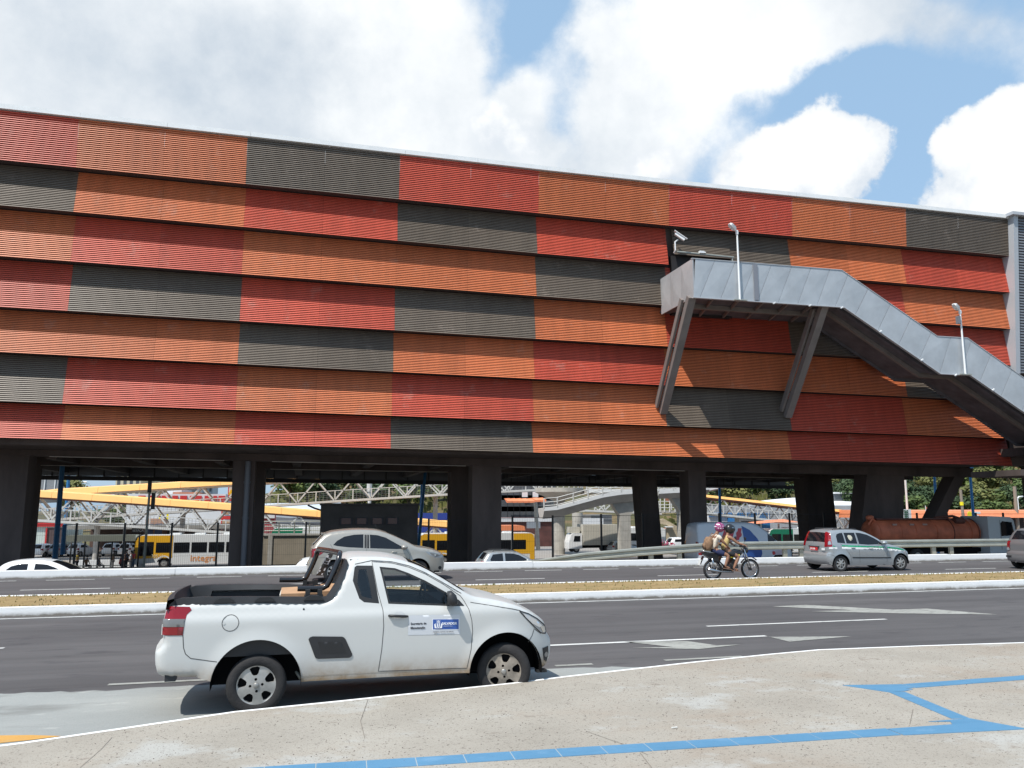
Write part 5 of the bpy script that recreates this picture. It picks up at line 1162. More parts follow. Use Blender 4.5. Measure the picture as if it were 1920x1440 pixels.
# high roofed white van with red and blue graphics, in the shade of the hall
m_van = mat('grey_white_van_paint', (.52, .54, .57), .35, coat=.4); m_vb = mat('van_blue', (.02, .07, .25), .4, coat=.3); m_vr = mat('van_red', (.42, .02, .03), .4, coat=.3)
OUTV = [(.0, .45), (-.05, .60), (.0, 1.2), (.06, 2.2), (.14, 2.52), (.4, 2.62), (1.5, 2.64), (3.6, 2.62), (4.1, 2.50), (4.55, 2.22), (5.3, 1.55), (5.6, 1.35), (6.1, 1.20), (6.35, 1.0), (6.42, .6), (6.38, .35)]
vn, c = hatch('van', 'high roofed white van with red and blue livery behind the guard rail, beside the motorcycle', OUTV, (1.2, 5.3), .98, 1.5, 2.64, m_van,
  [[(4.65, 1.40), (4.68, 1.95), (5.0, 1.78), (5.35, 1.42)]], [(-.02, 1.5), (.05, 1.5), (.1, 1.0), (-.02, 1.0)], None, (22.6, 44.98, -1.35), ws=((4.4, 5.45), (-9, -8, 9)), arch=.42, zw=.36, tr=.35, mirror=(5.1, 1.5), step=.12, cat='van')
c.patch([(3.0, 2.45), (3.5, 2.2), (3.95, 1.7), (4.15, 1.30), (4.2, .8), (4.05, .45), (2.8, .45), (2.9, .8), (3.05, 1.4)], m_vb, vn, 'blue_livery', off=.005)
for k in (0, .5, 1.0): c.patch([(1.3+k, 1.2), (1.55+k, 1.2), (2.1+k*.9, 2.3), (1.85+k*.9, 2.3)], m_vr, vn, 'red_livery', off=.005)
c.patch(ring_poly((2.75, 1.95), .19, 16), m_vr, vn, 'red_livery', off=.007); c.patch([(4.85, .95), (5.7, 1.0), (5.75, .72), (4.9, .70)], mat('van_sticker', (.45, .35, .38), .5), vn, 'bonnet_sticker', off=.005); c.patch(ring_poly((4.98, .82), .11, 12), m_vr, vn, 'bonnet_sticker', off=.008)

b = MB(); b.tube([(1.6, -.99, 1.45), (1.75, -.995, 1.62), (1.95, -.995, 1.42), (2.15, -.995, 1.62), (2.35, -.995, 1.42), (2.6, -.995, 1.60), (2.85, -.995, 1.42)], .03, 6); b.build('script_lettering', m_whitec, vn, smooth=True)
# rust red tanker truck
m_tank = mat('rust_red_tank', (.46, .12, .055), .6, var=.3, vscale=1.2, dirt=((.12, .06, .045), .9, 2.6, .6), bump=.1)
m_tankd = mat('dark_rust', (.10, .035, .025), .7, var=.4, vscale=2); m_cab = mat('truck_cab_white', (.50, .53, .54), .4, coat=.3)
tk = thing('tanker_truck', 'long rust red vacuum tanker truck with grey white cab behind the guard rail', 'tanker truck', (0, 0, 0))
b = MB(); R0 = .88; b.lathe([(.05, 0), (.55, .04), (.80, .12), (R0, .28), (R0, 7.9), (.80, 8.08), (.5, 8.18), (.05, 8.2)], (0, 0, 1.98), axis='X', n=36); b.build('tank', m_tank, tk, smooth=True, angle=R(50))
for x in (.3, 1.9, 3.0, 4.6, 5.9, 7.3, 7.85): b = MB(); b.lathe([(R0+.002, x), (R0+.03, x+.005), (R0+.03, x+.05), (R0+.002, x+.055)], (0, 0, 1.98), axis='X', n=36, caps=False); b.build('tank_hoop', m_tankd if x in (5.9, 7.85) else m_tank, tk, smooth=True, angle=R(40))
b = MB(); b.box((.4, -.45, 2.84), (6.2, .45, 2.92)); b.tube([(5.0, -.3, 2.95), (6.4, -.3, 3.05), (7.0, -.2, 2.9)], .09, 8); b.build('walkway', m_tankd, tk)
b = MB(); b.lathe([(.25, 2.85), (.25, 3.05), (.1, 3.12)], (.25, 0, 0), n=16); b.tube([(.5, -.35, 2.6), (.1, -.4, 2.9), (-.15, -.3, 2.5)], .08, 8); b.build('hatch', m_tank, tk, smooth=True, angle=R(40))
b = MB(); b.lathe([(.22, -.35), (.24, 0), (.22, .35)], (6.6, -.55, 2.75), axis='X', n=14); b.build('pump', m_tankd, tk, smooth=True, angle=R(40))
for x in (1.3, 2.6, 3.6): b = MB(); b.box((x, -.80, 2.47), (x+.32, -.75, 2.58)); b.build('tank_badge', mat('faded_badge', (.32, .20, .16), .6), tk)
b = MB(); b.box((.2, -.45, .75), (8.3, -.25, 1.0)); b.box((.2, .25, .75), (8.3, .45, 1.0)); b.box((2.9, -1.05, .5), (4.1, -.6, 1.1)); b.box((5.0, -1.1, .45), (7.4, -.85, .95)); b.build('chassis', m_under, tk)
for x in (3.4, 4.6): pass
b = MB(); b.box((2.2, -1.12, 1.08), (3.8, -.85, 1.2)); b.build('mudguard', m_under, tk)
CABP = [(8.35, .55), (8.35, 3.0), (8.5, 3.05), (10.2, 2.98), (10.45, 2.75), (10.6, 1.8), (10.62, .55)]
b = MB(); b.prism(CABP, (-1.15, 1.15), lambda a, b_, q: (a, q, b_)); b.build('cab', m_cab, tk)
b = MB(); b.prism([(9.35, 1.75), (9.35, 2.6), (9.5, 2.72), (10.25, 2.65), (10.42, 1.8)], (-1.17, -1.155), lambda a, b_, q: (a, q, b_)); b.build('side_window', m_tint, tk)
b = MB(); b.prism([(9.35, 1.75), (9.35, 2.6), (9.5, 2.72), (10.25, 2.65), (10.42, 1.8)], (1.155, 1.17), lambda a, b_, q: (a, q, b_)); b.build('side_window', m_tint, tk)
b = MB(); b.add([(10.625, -1.0, 1.85), (10.625, 1.0, 1.85), (10.49, 1.0, 2.72), (10.49, -1.0, 2.72)], [(0, 1, 2, 3)]); b.build('windscreen', m_tint, tk, fix=False)
b = MB(); b.box((9.3, -1.16, .9), (9.32, -1.15, 2.8)); b.build('door_gap', m_gap, tk)
for x in (1.5, 2.75, 9.6):
    for sd in (-1, 1): wheel(tk, x, sd*1.0, .5, .28, .3, sd, 'plain')
b = MB(); b.add([(6.8, -.5, 3.0), (7.15, -.5, 2.62), (6.85, -.5, 2.5), (6.72, -.5, 2.8)], [(0, 1, 2, 3)]); b.add([(6.72, -.5, 2.8), (6.85, -.5, 2.5), (6.8, -.52, 2.3), (6.7, -.5, 2.4)], [(0, 1, 2, 3)]); b.build('rag', mat('pale_cloth', (.6, .55, .5), .9), tk, fix=False)
tk.location = (35.2, 45.2, -1.42)

# ------------------------------------------------------------------ motorcycle with two riders
mc = thing('motorcycle', 'small black motorcycle with spoked wheels and yellow trim carrying two people', 'motorcycle', (0, 0, 0))
m_bk = mat('motorcycle_black', (.015, .015, .017), .3, coat=.4); m_mech = mat('dark_engine_metal', (.10, .10, .10), .45, .6); m_yl = mat('bright_yellow_plastic', (.85, .72, .02), .4)
def mwheel(x, r, nm):
    b = MB(); n = 36; vs = []; prof = [(r-.06, .018), (r-.045, .035), (r-.018, .04), (r, .012), (r, -.012), (r-.018, -.04), (r-.045, -.035), (r-.06, -.018)]
    b.lathe([(q, h) for q, h in prof], axis='Y', n=n, caps=False, c=(x, 0, r)); w = b.build('wheel', m_tyre, mc, smooth=True)
    b = MB(); b.lathe([(r-.062, .02), (r-.058, .025), (r-.085, .018), (r-.09, 0), (r-.085, -.018), (r-.058, -.025), (r-.062, -.02)], axis='Y', n=n, caps=False, c=(x, 0, r)); b.build('rim', m_chr, w, smooth=True)
    b = MB()
    for k in range(24):
        a = 2*math.pi*k/24; s_ = 1 if k % 2 else -1; a2 = a+.35*(1 if k % 4 < 2 else -1)
        b.tube([(x+.03*math.cos(a), s_*.03, r+.03*math.sin(a)), (x+(r-.08)*math.cos(a2), 0, r+(r-.08)*math.sin(a2))], .0022, 4, caps=False)
    b.build('spokes', m_chr, w)
    b = MB(); b.lathe([(.065 if nm == 'r' else .045, -.05), (.065 if nm == 'r' else .045, .05)], axis='Y', n=16, c=(x, 0, r)); b.build('hub', m_mech, w)
mwheel(0, .31, 'r'); mwheel(1.28, .31, 'f')
b = MB(); b.tube([(1.28, -.07, .31), (1.13, -.07, .72), (1.05, -.07, .93)], [.022, .024, .02], 8); b.build('fork', m_chr, mc, smooth=True)
b = MB(); b.tube([(1.28, .07, .31), (1.13, .07, .72), (1.05, .07, .93)], [.022, .024, .02], 8); b.build('fork', m_chr, mc, smooth=True)
b = MB(); pts = [(1.28+.36*math.cos(a), .31+.36*math.sin(a)) for a in np.linspace(R(45), R(150), 9)]
vs = []; [vs.extend([(x, -.055, z-.01), (x, 0, z+.015), (x, .055, z-.01)]) for x, z in pts]; b.add(vs, [(3*i+a, 3*i+a+1, 3*i+4+a, 3*i+3+a) for i in range(8) for a in (0, 1)]); b.build('front_mudguard', m_bk, mc, smooth=True)
b = MB(); b.tube([(.98, 0, .86), (.80, 0, .66), (.86, 0, .36), (.55, 0, .30), (.38, 0, .42), (.05, 0, .74)], .022, 8); b.tube([(.95, 0, .82), (.62, 0, .70), (.0, 0, .80), (-.25, 0, .82)], .02, 8); b.tube([(.42, -.09, .34), (0, -.09, .31)], .02, 6); b.tube([(.42, .09, .34), (0, .09, .31)], .02, 6); b.build('frame', m_bk, mc, smooth=True)
b = MB(); b.bar((.78, 0, .36), (.46, 0, .36), .18, .2); b.bar((.62, 0, .42), (.74, 0, .60), .15, .15); b.lathe([(.09, -.12), (.09, .12)], (.50, 0, .36), axis='Y', n=14); b.build('engine', m_mech, mc)
b = MB(); vs = []
for x, w, z0, z1 in ((.48, .07, .70, .80), (.58, .12, .70, .88), (.78, .15, .68, .93), (.95, .12, .72, .90), (1.02, .06, .78, .86)):
    for k in range(8): a = 2*math.pi*k/8; vs.append((x, w*math.cos(a), (z0+z1)/2+(z1-z0)/2*math.sin(a)))
b.add(vs, [(8*i+k, 8*i+(k+1) % 8, 8*i+8+(k+1) % 8, 8*i+8+k) for i in range(4) for k in range(8)] + [tuple(range(8))[::-1], tuple(range(32, 40))]); b.build('fuel_tank', m_bk, mc, smooth=True)
b = MB(); b.bar((.55, -.14, .68), (.86, -.13, .74), .03, .045); b.bar((.55, .14, .68), (.86, .13, .74), .03, .045); b.build('yellow_trim', m_yl, mc)
b = MB(); vs = []
for x, w, z in ((-.28, .07, .84), (-.1, .11, .83), (.15, .13, .79), (.40, .12, .78), (.52, .08, .80)):
    vs += [(x, -w, z-.07), (x, w, z-.07), (x, w, z), (x, -w, z)]
b.add(vs, [(4*i+a, 4*i+(a+1) % 4, 4*i+4+(a+1) % 4, 4*i+4+a) for i in range(4) for a in range(4)] + [(0, 1, 2, 3), (19, 18, 17, 16)]); b.build('seat', m_rub, mc, smooth=True, angle=R(50))
b = MB(); b.prism([(-.40, .80), (-.28, .86), (.15, .74), (.18, .55), (.0, .58), (-.25, .74)], (-.09, .09), lambda a, b_, q: (a, q, b_)); b.build('tail_fairing', m_bk, mc)
b = MB(); b.box((-.42, -.06, .75), (-.36, .06, .82)); b.build('tail_light', m_red, mc)
b = MB(); b.tube([(.1, -.14, .80), (-.25, -.13, .86), (-.42, 0, .88), (-.25, .13, .86), (.1, .14, .80)], .012, 6); b.build('grab_rail', m_chr, mc, smooth=True)
b = MB(); b.add([(-.46, -.08, .46), (-.46, .08, .46), (-.40, .08, .62), (-.40, -.08, .62)], [(0, 1, 2, 3)]); b.build('number_plate', m_plate, mc, fix=False)
b = MB(); b.bar((-.30, 0, .72), (-.42, 0, .48), .13, .015); b.build('rear_mudguard', m_bk, mc)
b = MB(); b.tube([(.72, -.10, .40), (.62, -.13, .24), (.25, -.15, .26), (.05, -.16, .28), (-.25, -.17, .34)], [.022, .024, .028, .045, .05], 10); b.build('exhaust', m_chr, mc, smooth=True)
for sd in (-1, 1): b = MB(); b.tube([(.0, sd*.12, .32), (-.06, sd*.12, .66)], .03, 8); b.build('rear_shock', m_chr, mc, smooth=True)
b = MB(); b.tube([(.86, -.36, 1.03), (.95, -.22, 1.05), (1.03, -.08, .99), (1.03, .08, .99), (.95, .22, 1.05), (.86, .36, 1.03)], .013, 8); b.build('handlebar', m_chr, mc, smooth=True)
for sd in (-1, 1): b = MB(); b.tube([(.96, sd*.22, 1.05), (.98, sd*.27, 1.2)], .006, 5); b.lathe([(.05, -.01), (.055, .01)], (.98, sd*.29, 1.24), axis='X', n=10); b.build('mirror', m_bk, mc)
b = MB(); b.lathe([(.03, .0), (.085, .05), (.095, .10), (.09, .13)], (1.06, 0, .88), axis='X', n=16); hl = b.build('headlight', m_bk, mc, smooth=True); b = MB(); b.lathe([(.001, .145), (.085, .131)], (1.06, 0, .88), axis='X', n=16, caps=False); b.build('lens', m_lens, hl, smooth=True)
b = MB(); b.box((1.0, -.10, .96), (1.10, .10, 1.04)); b.build('instruments', m_rub, mc)
for sd in (-1, 1): b = MB(); b.tube([(.50, sd*.08, .28), (.50, sd*.26, .28)], .014, 6); b.tube([(.22, sd*.10, .33), (.20, sd*.24, .35)], .014, 6); b.build('footrest', m_rub, mc)
b = MB(); b.lathe([(.10, -.065), (.10, -.06)], (0, 0, .31), axis='Y', n=16); b.tube([(0, -.06, .40), (.42, -.06, .44)], .008, 4); b.tube([(0, -.06, .22), (.42, -.06, .30)], .008, 4); b.build('chain', m_mech, mc)
MCX, MCY = 12.11, 22.72
mc.location = (MCX, MCY, 0)

# people: one skinned surface each, clothing grown the same way a little larger
def skinned(name, nodes, edges, m, parent=None, root=0, sub=1, flat=None):
    me = bpy.data.meshes.new(name); me.from_pydata([n_[0] for n_ in nodes], edges, []); o = bpy.data.objects.new(name, me); COL.objects.link(o)
    md = o.modifiers.new('skin', 'SKIN'); md.use_smooth_shade = True; md.branch_smoothing = .6
    me.skin_vertices[0].data[0].use_root = False
    for i, n_ in enumerate(nodes):
        r = n_[1]; sv = me.skin_vertices[0].data[i]; sv.radius = (r, r) if not isinstance(r, tuple) else r; sv.use_root = (i == root)
    sb = o.modifiers.new('sub', 'SUBSURF'); sb.levels = sub; sb.render_levels = sub
    ev = o.evaluated_get(bpy.context.evaluated_depsgraph_get()); m2 = bpy.data.meshes.new_from_object(ev); m2.name = name
    o.modifiers.clear(); o.data = m2; m2.materials.clear(); m2.materials.append(m)
    for p in m2.polygons: p.use_smooth = True
    if parent is not None: o.parent = parent
    return o
m_skin = mat('skin', (.26, .13, .08), .55, var=.08, vscale=8); m_skind = mat('dark_skin', (.13, .065, .04), .55)
m_navy = mat('navy_cloth', (.015, .022, .07), .9, var=.2, vscale=10); m_cream = mat('cream_cloth', (.66, .58, .48), .9, var=.08, vscale=10); m_must = mat('mustard_cloth', (.50, .38, .16), .9, var=.1, vscale=10)
m_pack = mat('tan_backpack', (.22, .13, .075), .85, var=.35, vscale=14); m_sole = mat('sandal_sole', (.25, .14, .09), .8)
def hand(nodes, edges, wrist, palm_dir, curl_dir, side):
    """a palm and five unequal fingers, curled, added to the skin graph from vertex index wrist"""
    w = Vector(nodes[wrist][0]); d = Vector(palm_dir).normalized(); c_ = Vector(curl_dir).normalized(); s_ = d.cross(c_).normalized()*side
    nodes.append((tuple(w+d*.055), .022)); p = len(nodes)-1; edges.append((wrist, p)); P = w+d*.055
    for k, (o, L) in enumerate(((-.030, .058), (-.010, .066), (.010, .062), (.028, .050))):
        a = P+s_*o+d*.03; b_ = a+d*L*.45+c_*L*.2; e = b_+c_*L*.5+d*.004
        i = len(nodes); nodes += [(tuple(a), .0095), (tuple(b_), .0085), (tuple(e), .0075)]; edges += [(p, i), (i, i+1), (i+1, i+2)]
    a = P-s_*.036-d*.015+c_*.01; e = a+d*.03+c_*.035-s_*.006; i = len(nodes); nodes += [(tuple(a), .011), (tuple(e), .0085)]; edges += [(p, i), (i, i+1)]
def rider(label, hip, chest, neck, head, sh, el, wr, kn, an, toe, shirt, shorts, sleeve, skin, helm, hdir, arm_target=None, loc=(0, 0, 0)):
    t = thing('person', label, 'person', (0, 0, 0))
    N_ = [(hip, (.135, .12)), (tuple((Vector(hip)+Vector(chest))/2), (.125, .10)), (chest, (.15, .11)), (neck, .052), (head, (.085, .095))]; E_ = [(0, 1), (1, 2), (2, 3), (3, 4)]
    for sd in (-1, 1):
        i = len(N_); f = lambda p: (p[0], sd*abs(p[1]), p[2]); N_ += [(f(sh), .062), (f(el), .043), (f(wr), .027)]; E_ += [(2, i), (i, i+1), (i+1, i+2)]
        hand(N_, E_, i+2, (Vector(f(wr))-Vector(f(el))), (0, 0, -1), sd)
        i = len(N_); ml = tuple((Vector(f(kn))*.55+Vector(f(an))*.45)); N_ += [((hip[0]+.06, sd*.11, hip[2]-.02), .095), (f(kn), .062), (ml, .055), (f(an), .036), (f(toe), .028)]; E_ += [(0, i), (i, i+1), (i+1, i+2), (i+2, i+3), (i+3, i+4)]
    body = skinned('body', N_, E_, skin, t)
    T = [(hip, (.15, .135)), (tuple((Vector(hip)+Vector(chest))/2), (.14, .115)), (chest, (.165, .125)), (tuple(Vector(chest).lerp(Vector(neck), .75)), (.07, .065))]; TE = [(0, 1), (1, 2), (2, 3)]
    for sd in (-1, 1):
        i = len(T); q = Vector((sh[0], sd*sh[1], sh[2])); T.append((tuple(q), .073)); TE.append((2, i))
        if sleeve: T.append((tuple(q.lerp(Vector((el[0], sd*el[1], el[2])), .55)), .062)); TE.append((i, i+1))
    skinned('shirt', T, TE, shirt, t)
    P_ = [(tuple(Vector(hip)+Vector((0, 0, .03))), (.155, .145)), (hip, (.16, .14))]; PE = [(0, 1)]
    for sd in (-1, 1):
        i = len(P_); k = Vector((kn[0], sd*kn[1], kn[2])); h = Vector((hip[0]+.06, sd*.11, hip[2]-.02)); P_ += [(tuple(h), .112), (tuple(h.lerp(k, .72)), .095)]; PE += [(1, i), (i, i+1)]
    skinned('shorts', P_, PE, shorts, t)
    for sd in (-1, 1):                                   # sandals
        a = Vector((an[0]-.05, sd*an[1], an[2]-.055)); e = Vector((toe[0]+.05, sd*toe[1], toe[2]-.035)); b = MB(); b.bar(a, e, .085, .018); b.tube([a.lerp(e, .45)+Vector((0, -.045, .0)), a.lerp(e, .55)+Vector((0, 0, .055)), a.lerp(e, .45)+Vector((0, .045, .0))], .008, 5); b.build('sandal', m_sole, t)
    # helmet: shell, visor opening, peak stripe
    hm, stripe = helm; b = MB(); n, m_ = 20, 12; vs = []; H_ = Vector(head)+Vector((.01, 0, .03)); hd = Vector((math.cos(hdir), 0, math.sin(hdir))); up = Vector((-hd.z, 0, hd.x))
    for i in range(m_+1):
        th = math.pi*i/m_*.86
        for k in range(n):
            ph = 2*math.pi*k/n; rx = .165*(1+.12*math.cos(ph)*(1 if math.sin(th) > .5 else .4)); p = H_+up*(.155*math.cos(th)) + hd*(rx*math.sin(th)*math.cos(ph)) + Vector((0, 1, 0))*(.128*math.sin(th)*math.sin(ph)); vs.append(p)
    fs = [(i*n+k, i*n+(k+1) % n, (i+1)*n+(k+1) % n, (i+1)*n+k) for i in range(m_) for k in range(n)]
    vis = [f for f in fs if (sum((vs[q] for q in f), Vector())/4-H_).dot(hd) > .085 and -.055 < (sum((vs[q] for q in f), Vector())/4-H_).dot(up) < .05]
    b.add(vs, [f for f in fs if f not in vis]); he = b.build('helmet', hm, t, smooth=True)
    b = MB(); b.add(vs, vis); b.build('visor', m_tint, he, smooth=True)
    b = MB()
    for (th0, ph0, sz) in stripe:
        for sd in (-1, 1):
            q = []
            for dth, dph in ((-.5, -1), (.5, -1), (.5, 1), (-.5, 1)):
                th = th0+dth*sz*.5; ph = sd*(ph0+dph*sz); q.append(H_+up*(.159*math.cos(th)) + hd*(.171*math.sin(th)*math.cos(ph)) + Vector((0, 1, 0))*(.133*math.sin(th)*math.sin(ph)))
            b.add(q, [(0, 1, 2, 3)])
    b.build('helmet_marking', m_chr if hm is m_bk else mat('helmet_white', (.7, .68, .72), .4), he, fix=False)
    t.location = loc; return t
m_pink = mat('pink_helmet', (.36, .07, .20), .35, coat=.3, col2=(.22, .03, .12), vscale=9)
drv = rider('person in mustard sleeveless top and black helmet steering the motorcycle', (.40, 0, .86), (.50, 0, 1.20), (.56, 0, 1.37), (.62, 0, 1.50), (.53, .17, 1.30), (.74, .24, 1.12), (.90, .33, 1.06), (.80, .19, .70), (.60, .20, .34), (.76, .21, .30), m_must, m_blk, False, m_skin, (m_bk, ((1.25, 1.3, .22), (1.9, 1.0, .15))), -.15, loc=(MCX, MCY, 0))
pas = rider('person in cream shirt and navy shorts with pink helmet riding pillion on the motorcycle', (.05, 0, .88), (.12, 0, 1.24), (.20, 0, 1.41), (.27, 0, 1.55), (.14, .18, 1.33), (.30, .23, 1.12), (.44, .17, 1.02), (.43, .24, .74), (.30, .24, .42), (.46, .25, .36), m_cream, m_navy, True, m_skin, (m_pink, ((.7, .9, .45), (1.3, 1.5, .38), (1.0, 2.3, .4), (1.75, 1.9, .35), (1.7, 1.1, .22), (1.5, 2.8, .3))), -.1, loc=(MCX, MCY, 0))
bp = thing('backpack', 'patterned tan backpack worn by the pillion passenger', 'backpack', (0, 0, 0))
b = MB(); vs = []
for z, w, d in ((.86, .10, .08), (.92, .145, .12), (1.05, .15, .15), (1.18, .14, .13), (1.27, .09, .08)):
    for k in range(12): a = 2*math.pi*k/12; vs.append((-.12+(z-1)*.12+d*math.cos(a), w*math.sin(a), z+.03))
b.add(vs, [(12*i+k, 12*i+(k+1) % 12, 12*i+12+(k+1) % 12, 12*i+12+k) for i in range(4) for k in range(12)] + [tuple(range(12))[::-1], tuple(range(48, 60))]); b.build('bag', m_pack, bp, smooth=True)
b = MB(); vs = []
b.lathe([(.10, 0), (.085, .035), (.0, .04)], (-.27, 0, 1.02), axis='X', n=12); b.build('front_pocket', m_pack, bp, smooth=True)
for sd in (-1, 1): b = MB(); b.tube([(-.03, sd*.10, 1.27), (.10, sd*.13, 1.40), (.22, sd*.15, 1.32), (.20, sd*.16, 1.12), (.0, sd*.14, .95)], .014, 6); b.build('strap', m_pack, bp, smooth=True)
bp.location = (MCX, MCY, 0)
# ------------------------------------------------------------------ bus station beyond the hall (ground about 3.4 m below the road)
ZG = -3.4
m_truss = mat('pale_steel', (.66, .65, .62), .5, .2, var=.1, vscale=.6); m_yroof = mat('yellow_orange_roof', (.90, .50, .16), .5, var=.06, vscale=.5)
m_rtrim = mat('brown_trim', (.22, .10, .08), .6); m_mesh = mat('grey_mesh', (.20, .20, .20), .7); m_deckc = mat('deck_concrete', (.42, .40, .37), .8, var=.15, vscale=.6)
m_orroof = mat('orange_canopy', (.78, .26, .12), .5, var=.08, vscale=.3); m_blue2 = mat('blue_wall', (.03, .17, .42), .5, var=.05, vscale=.5); m_bluep = mat('blue_pole', (.02, .16, .36), .45)
m_busy = mat('bus_yellow', (.80, .42, .02), .35, coat=.4); m_busw = mat('bus_white', (.72, .73, .72), .35, coat=.4); m_dkroof = mat('dark_roof', (.05, .05, .055), .6, var=.2, vscale=.4)
def V3(*a): return Vector(a)
def P3(pts, Y): return [at(x, y, Y=Y) for x, y in pts]
def poly_at(line, X):                                   # height on a polyline of points at a given X
    xs = [p.x for p in line]; return float(np.interp(X, xs, [p.z for p in line]))
def footbridge(label, roof, floor, Y, width, bay, x0, x1, rx=None, pz=ZG, posts=(), yroof=m_yroof, th=.62, rail=1.15):
    """covered truss footbridge running along X: roof and floor lines are polylines of world points"""
    t = thing('footbridge', label, 'footbridge', (x0, Y, pz)); n = max(1, round((x1-x0)/bay)); xs = [lerp(x0, x1, i/n) for i in range(n+1)]
    rf = lambda X: poly_at(roof, X); ff = lambda X: poly_at(floor, X)
    for i in range(n):
        a, c_ = xs[i], xs[i+1]; m_ = (a+c_)/2
        if rx is None or a < rx-.1:
            b = MB(); g = .012
            vs = []
            for X in (a+g, c_-g):
                z = rf(X); vs += [(X, Y-.25, z), (X, Y+width+.25, z), (X, Y+width+.25, z+th*.8), (X, Y+width/2, z+th*1.25), (X, Y-.05, z+th)]
            b.add(vs, [(k, (k+1) % 5, 5+(k+1) % 5, 5+k) for k in range(5)] + [(0, 1, 2, 3, 4), (9, 8, 7, 6, 5)]); b.build('roof_panel', yroof, t)
        for y in (Y, Y+width):
            for p, q in (((a, ff(a)), (m_, rf(m_))), ((m_, rf(m_)), (c_, ff(c_)))):
                b = MB(); b.bar((p[0], y, p[1]), (q[0], y, q[1]), .16, .16); b.build('brace', m_truss, t)
        b = MB(); b.add([(a, Y-.02, ff(a)+.1), (c_, Y-.02, ff(c_)+.1), (c_, Y-.02, ff(c_)+rail-.05), (a, Y-.02, ff(a)+rail-.05)], [(0, 1, 2, 3)])
        # mesh infill as real thin wires
        b = MB()
        for k in range(1, 10): X = lerp(a, c_, k/10); b.bar((X, Y-.03, ff(X)+.05), (X, Y-.03, ff(X)+rail), .03, .03)
        for k in range(1, 5): b.bar((a, Y-.03, ff(a)+rail*k/5), (c_, Y-.03, ff(c_)+rail*k/5), .03, .03)
        b.build('mesh_panel', m_mesh, t)
        for X in (a+.05, m_): b = MB(); b.box((X-.06, Y-.08, ff(X)), (X+.06, Y+.02, ff(X)+rail)); b.build('railing_post', m_truss, t)
    def rib(nm, zf, y0, y1, h, m_):
        b = MB(); vs = []
        for X in xs: z = zf(X); vs += [(X, y0, z), (X, y1, z), (X, y1, z+h), (X, y0, z+h)]
        b.add(vs, [(4*i+a, 4*i+(a+1) % 4, 4*i+4+(a+1) % 4, 4*i+4+a) for i in range(n) for a in range(4)] + [(0, 1, 2, 3), (4*n+3, 4*n+2, 4*n+1, 4*n)]); b.build(nm, m_, t)
    rib('deck', lambda X: ff(X)-.28, Y, Y+width, .28, m_deckc); rib('chord', lambda X: ff(X)-.22, Y-.12, Y-.01, .26, m_truss)
    for y in (Y, Y+width): rib('chord', lambda X: rf(X)-.2, y-.09, y+.09, .18, m_rtrim if rx is None else m_truss)
    rib('handrail', lambda X: ff(X)+rail, Y-.08, Y, .09, m_truss)
    for X in posts: b = MB(); b.tube([(X, Y+width/2, pz), (X, Y+width/2, ff(X)-.27)], .3, 12); b.build('post', m_deckc, t, smooth=True, angle=R(60))
    return t
YA, YB = 96, 101
rA = P3([(20, 929), (63, 931), (443, 957), (848, 989)], YA); fA = P3([(20, 971), (63, 973.5), (443, 998), (848, 1024)], YA)
footbridge('white trussed ramp with a yellow orange roof falling to the right, behind the yellow bus', rA, fA, YA, 2.6, 4.1, rA[0].x, rA[-1].x, posts=(-22, -6))
rB = P3([(20, 938), (63, 931), (443, 908), (620, 898), (848, 892), (1016, 884)], YB); fB = P3([(20, 980), (63, 975), (443, 951.5), (620, 939), (848, 925), (1016, 917)], YB)
footbridge('white trussed footbridge rising to the right, its yellow roof ending left of the dark hut', rB, fB, YB, 2.6, 4.3, rB[0].x, rB[-1].x, rx=5.5, posts=(-14, 4.5, 16))
YC = 100
rC = P3([(1290, 928.5), (1325, 932.5), (1510, 953), (1660, 969)], YC); fC = P3([(1290, 957), (1325, 961), (1500, 980), (1660, 1000)], YC)
footbridge('white trussed ramp with a narrow orange roof falling to the right beneath the hills', rC, fC, YC, 2.6, 3.6, rC[0].x, rC[-1].x, posts=(58, 74), th=.34)
# turning platform on a mushroom column and the curved ramps
pf = thing('ramp_platform', 'round concrete platform on a single thick column joining the footbridge ramps', 'platform', (at(1060, 925, Y=92).x, 94, ZG))
pc = at(1060, 925, Y=92); pz_ = at(1060, 921.5, Y=92).z; cx, cy = pc.x, 94.5
b = MB(); b.lathe([(.68, ZG), (.68, pz_-1.1), (1.0, pz_-.95), (2.85, pz_-.1), (2.95, pz_-.05), (2.95, pz_+.45)], (cx, cy, 0), n=32); b.build('column', m_concl, pf, smooth=True, angle=R(40))
def rail_ring(root, pts, h, name='railing', post=1.3, mt=m_truss):
    b = MB(); L = 0
    for k in (0.25, .6, 1.0): b.tube([p+V3(0, 0, h*k) for p in pts], .045, 5)
    for p, q in zip(pts[:-1], pts[1:]):
        n = max(1, int((q-p).length/post))
        for i in range(n): c_ = p.lerp(q, i/n); b.box((c_.x-.06, c_.y-.06, c_.z), (c_.x+.06, c_.y+.06, c_.z+h))
    b.build(name, mt, root)
rail_ring(pf, [V3(cx+2.9*math.cos(a), cy+2.9*math.sin(a), pz_+.45) for a in np.linspace(math.pi, 2*math.pi, 14)], 1.1)
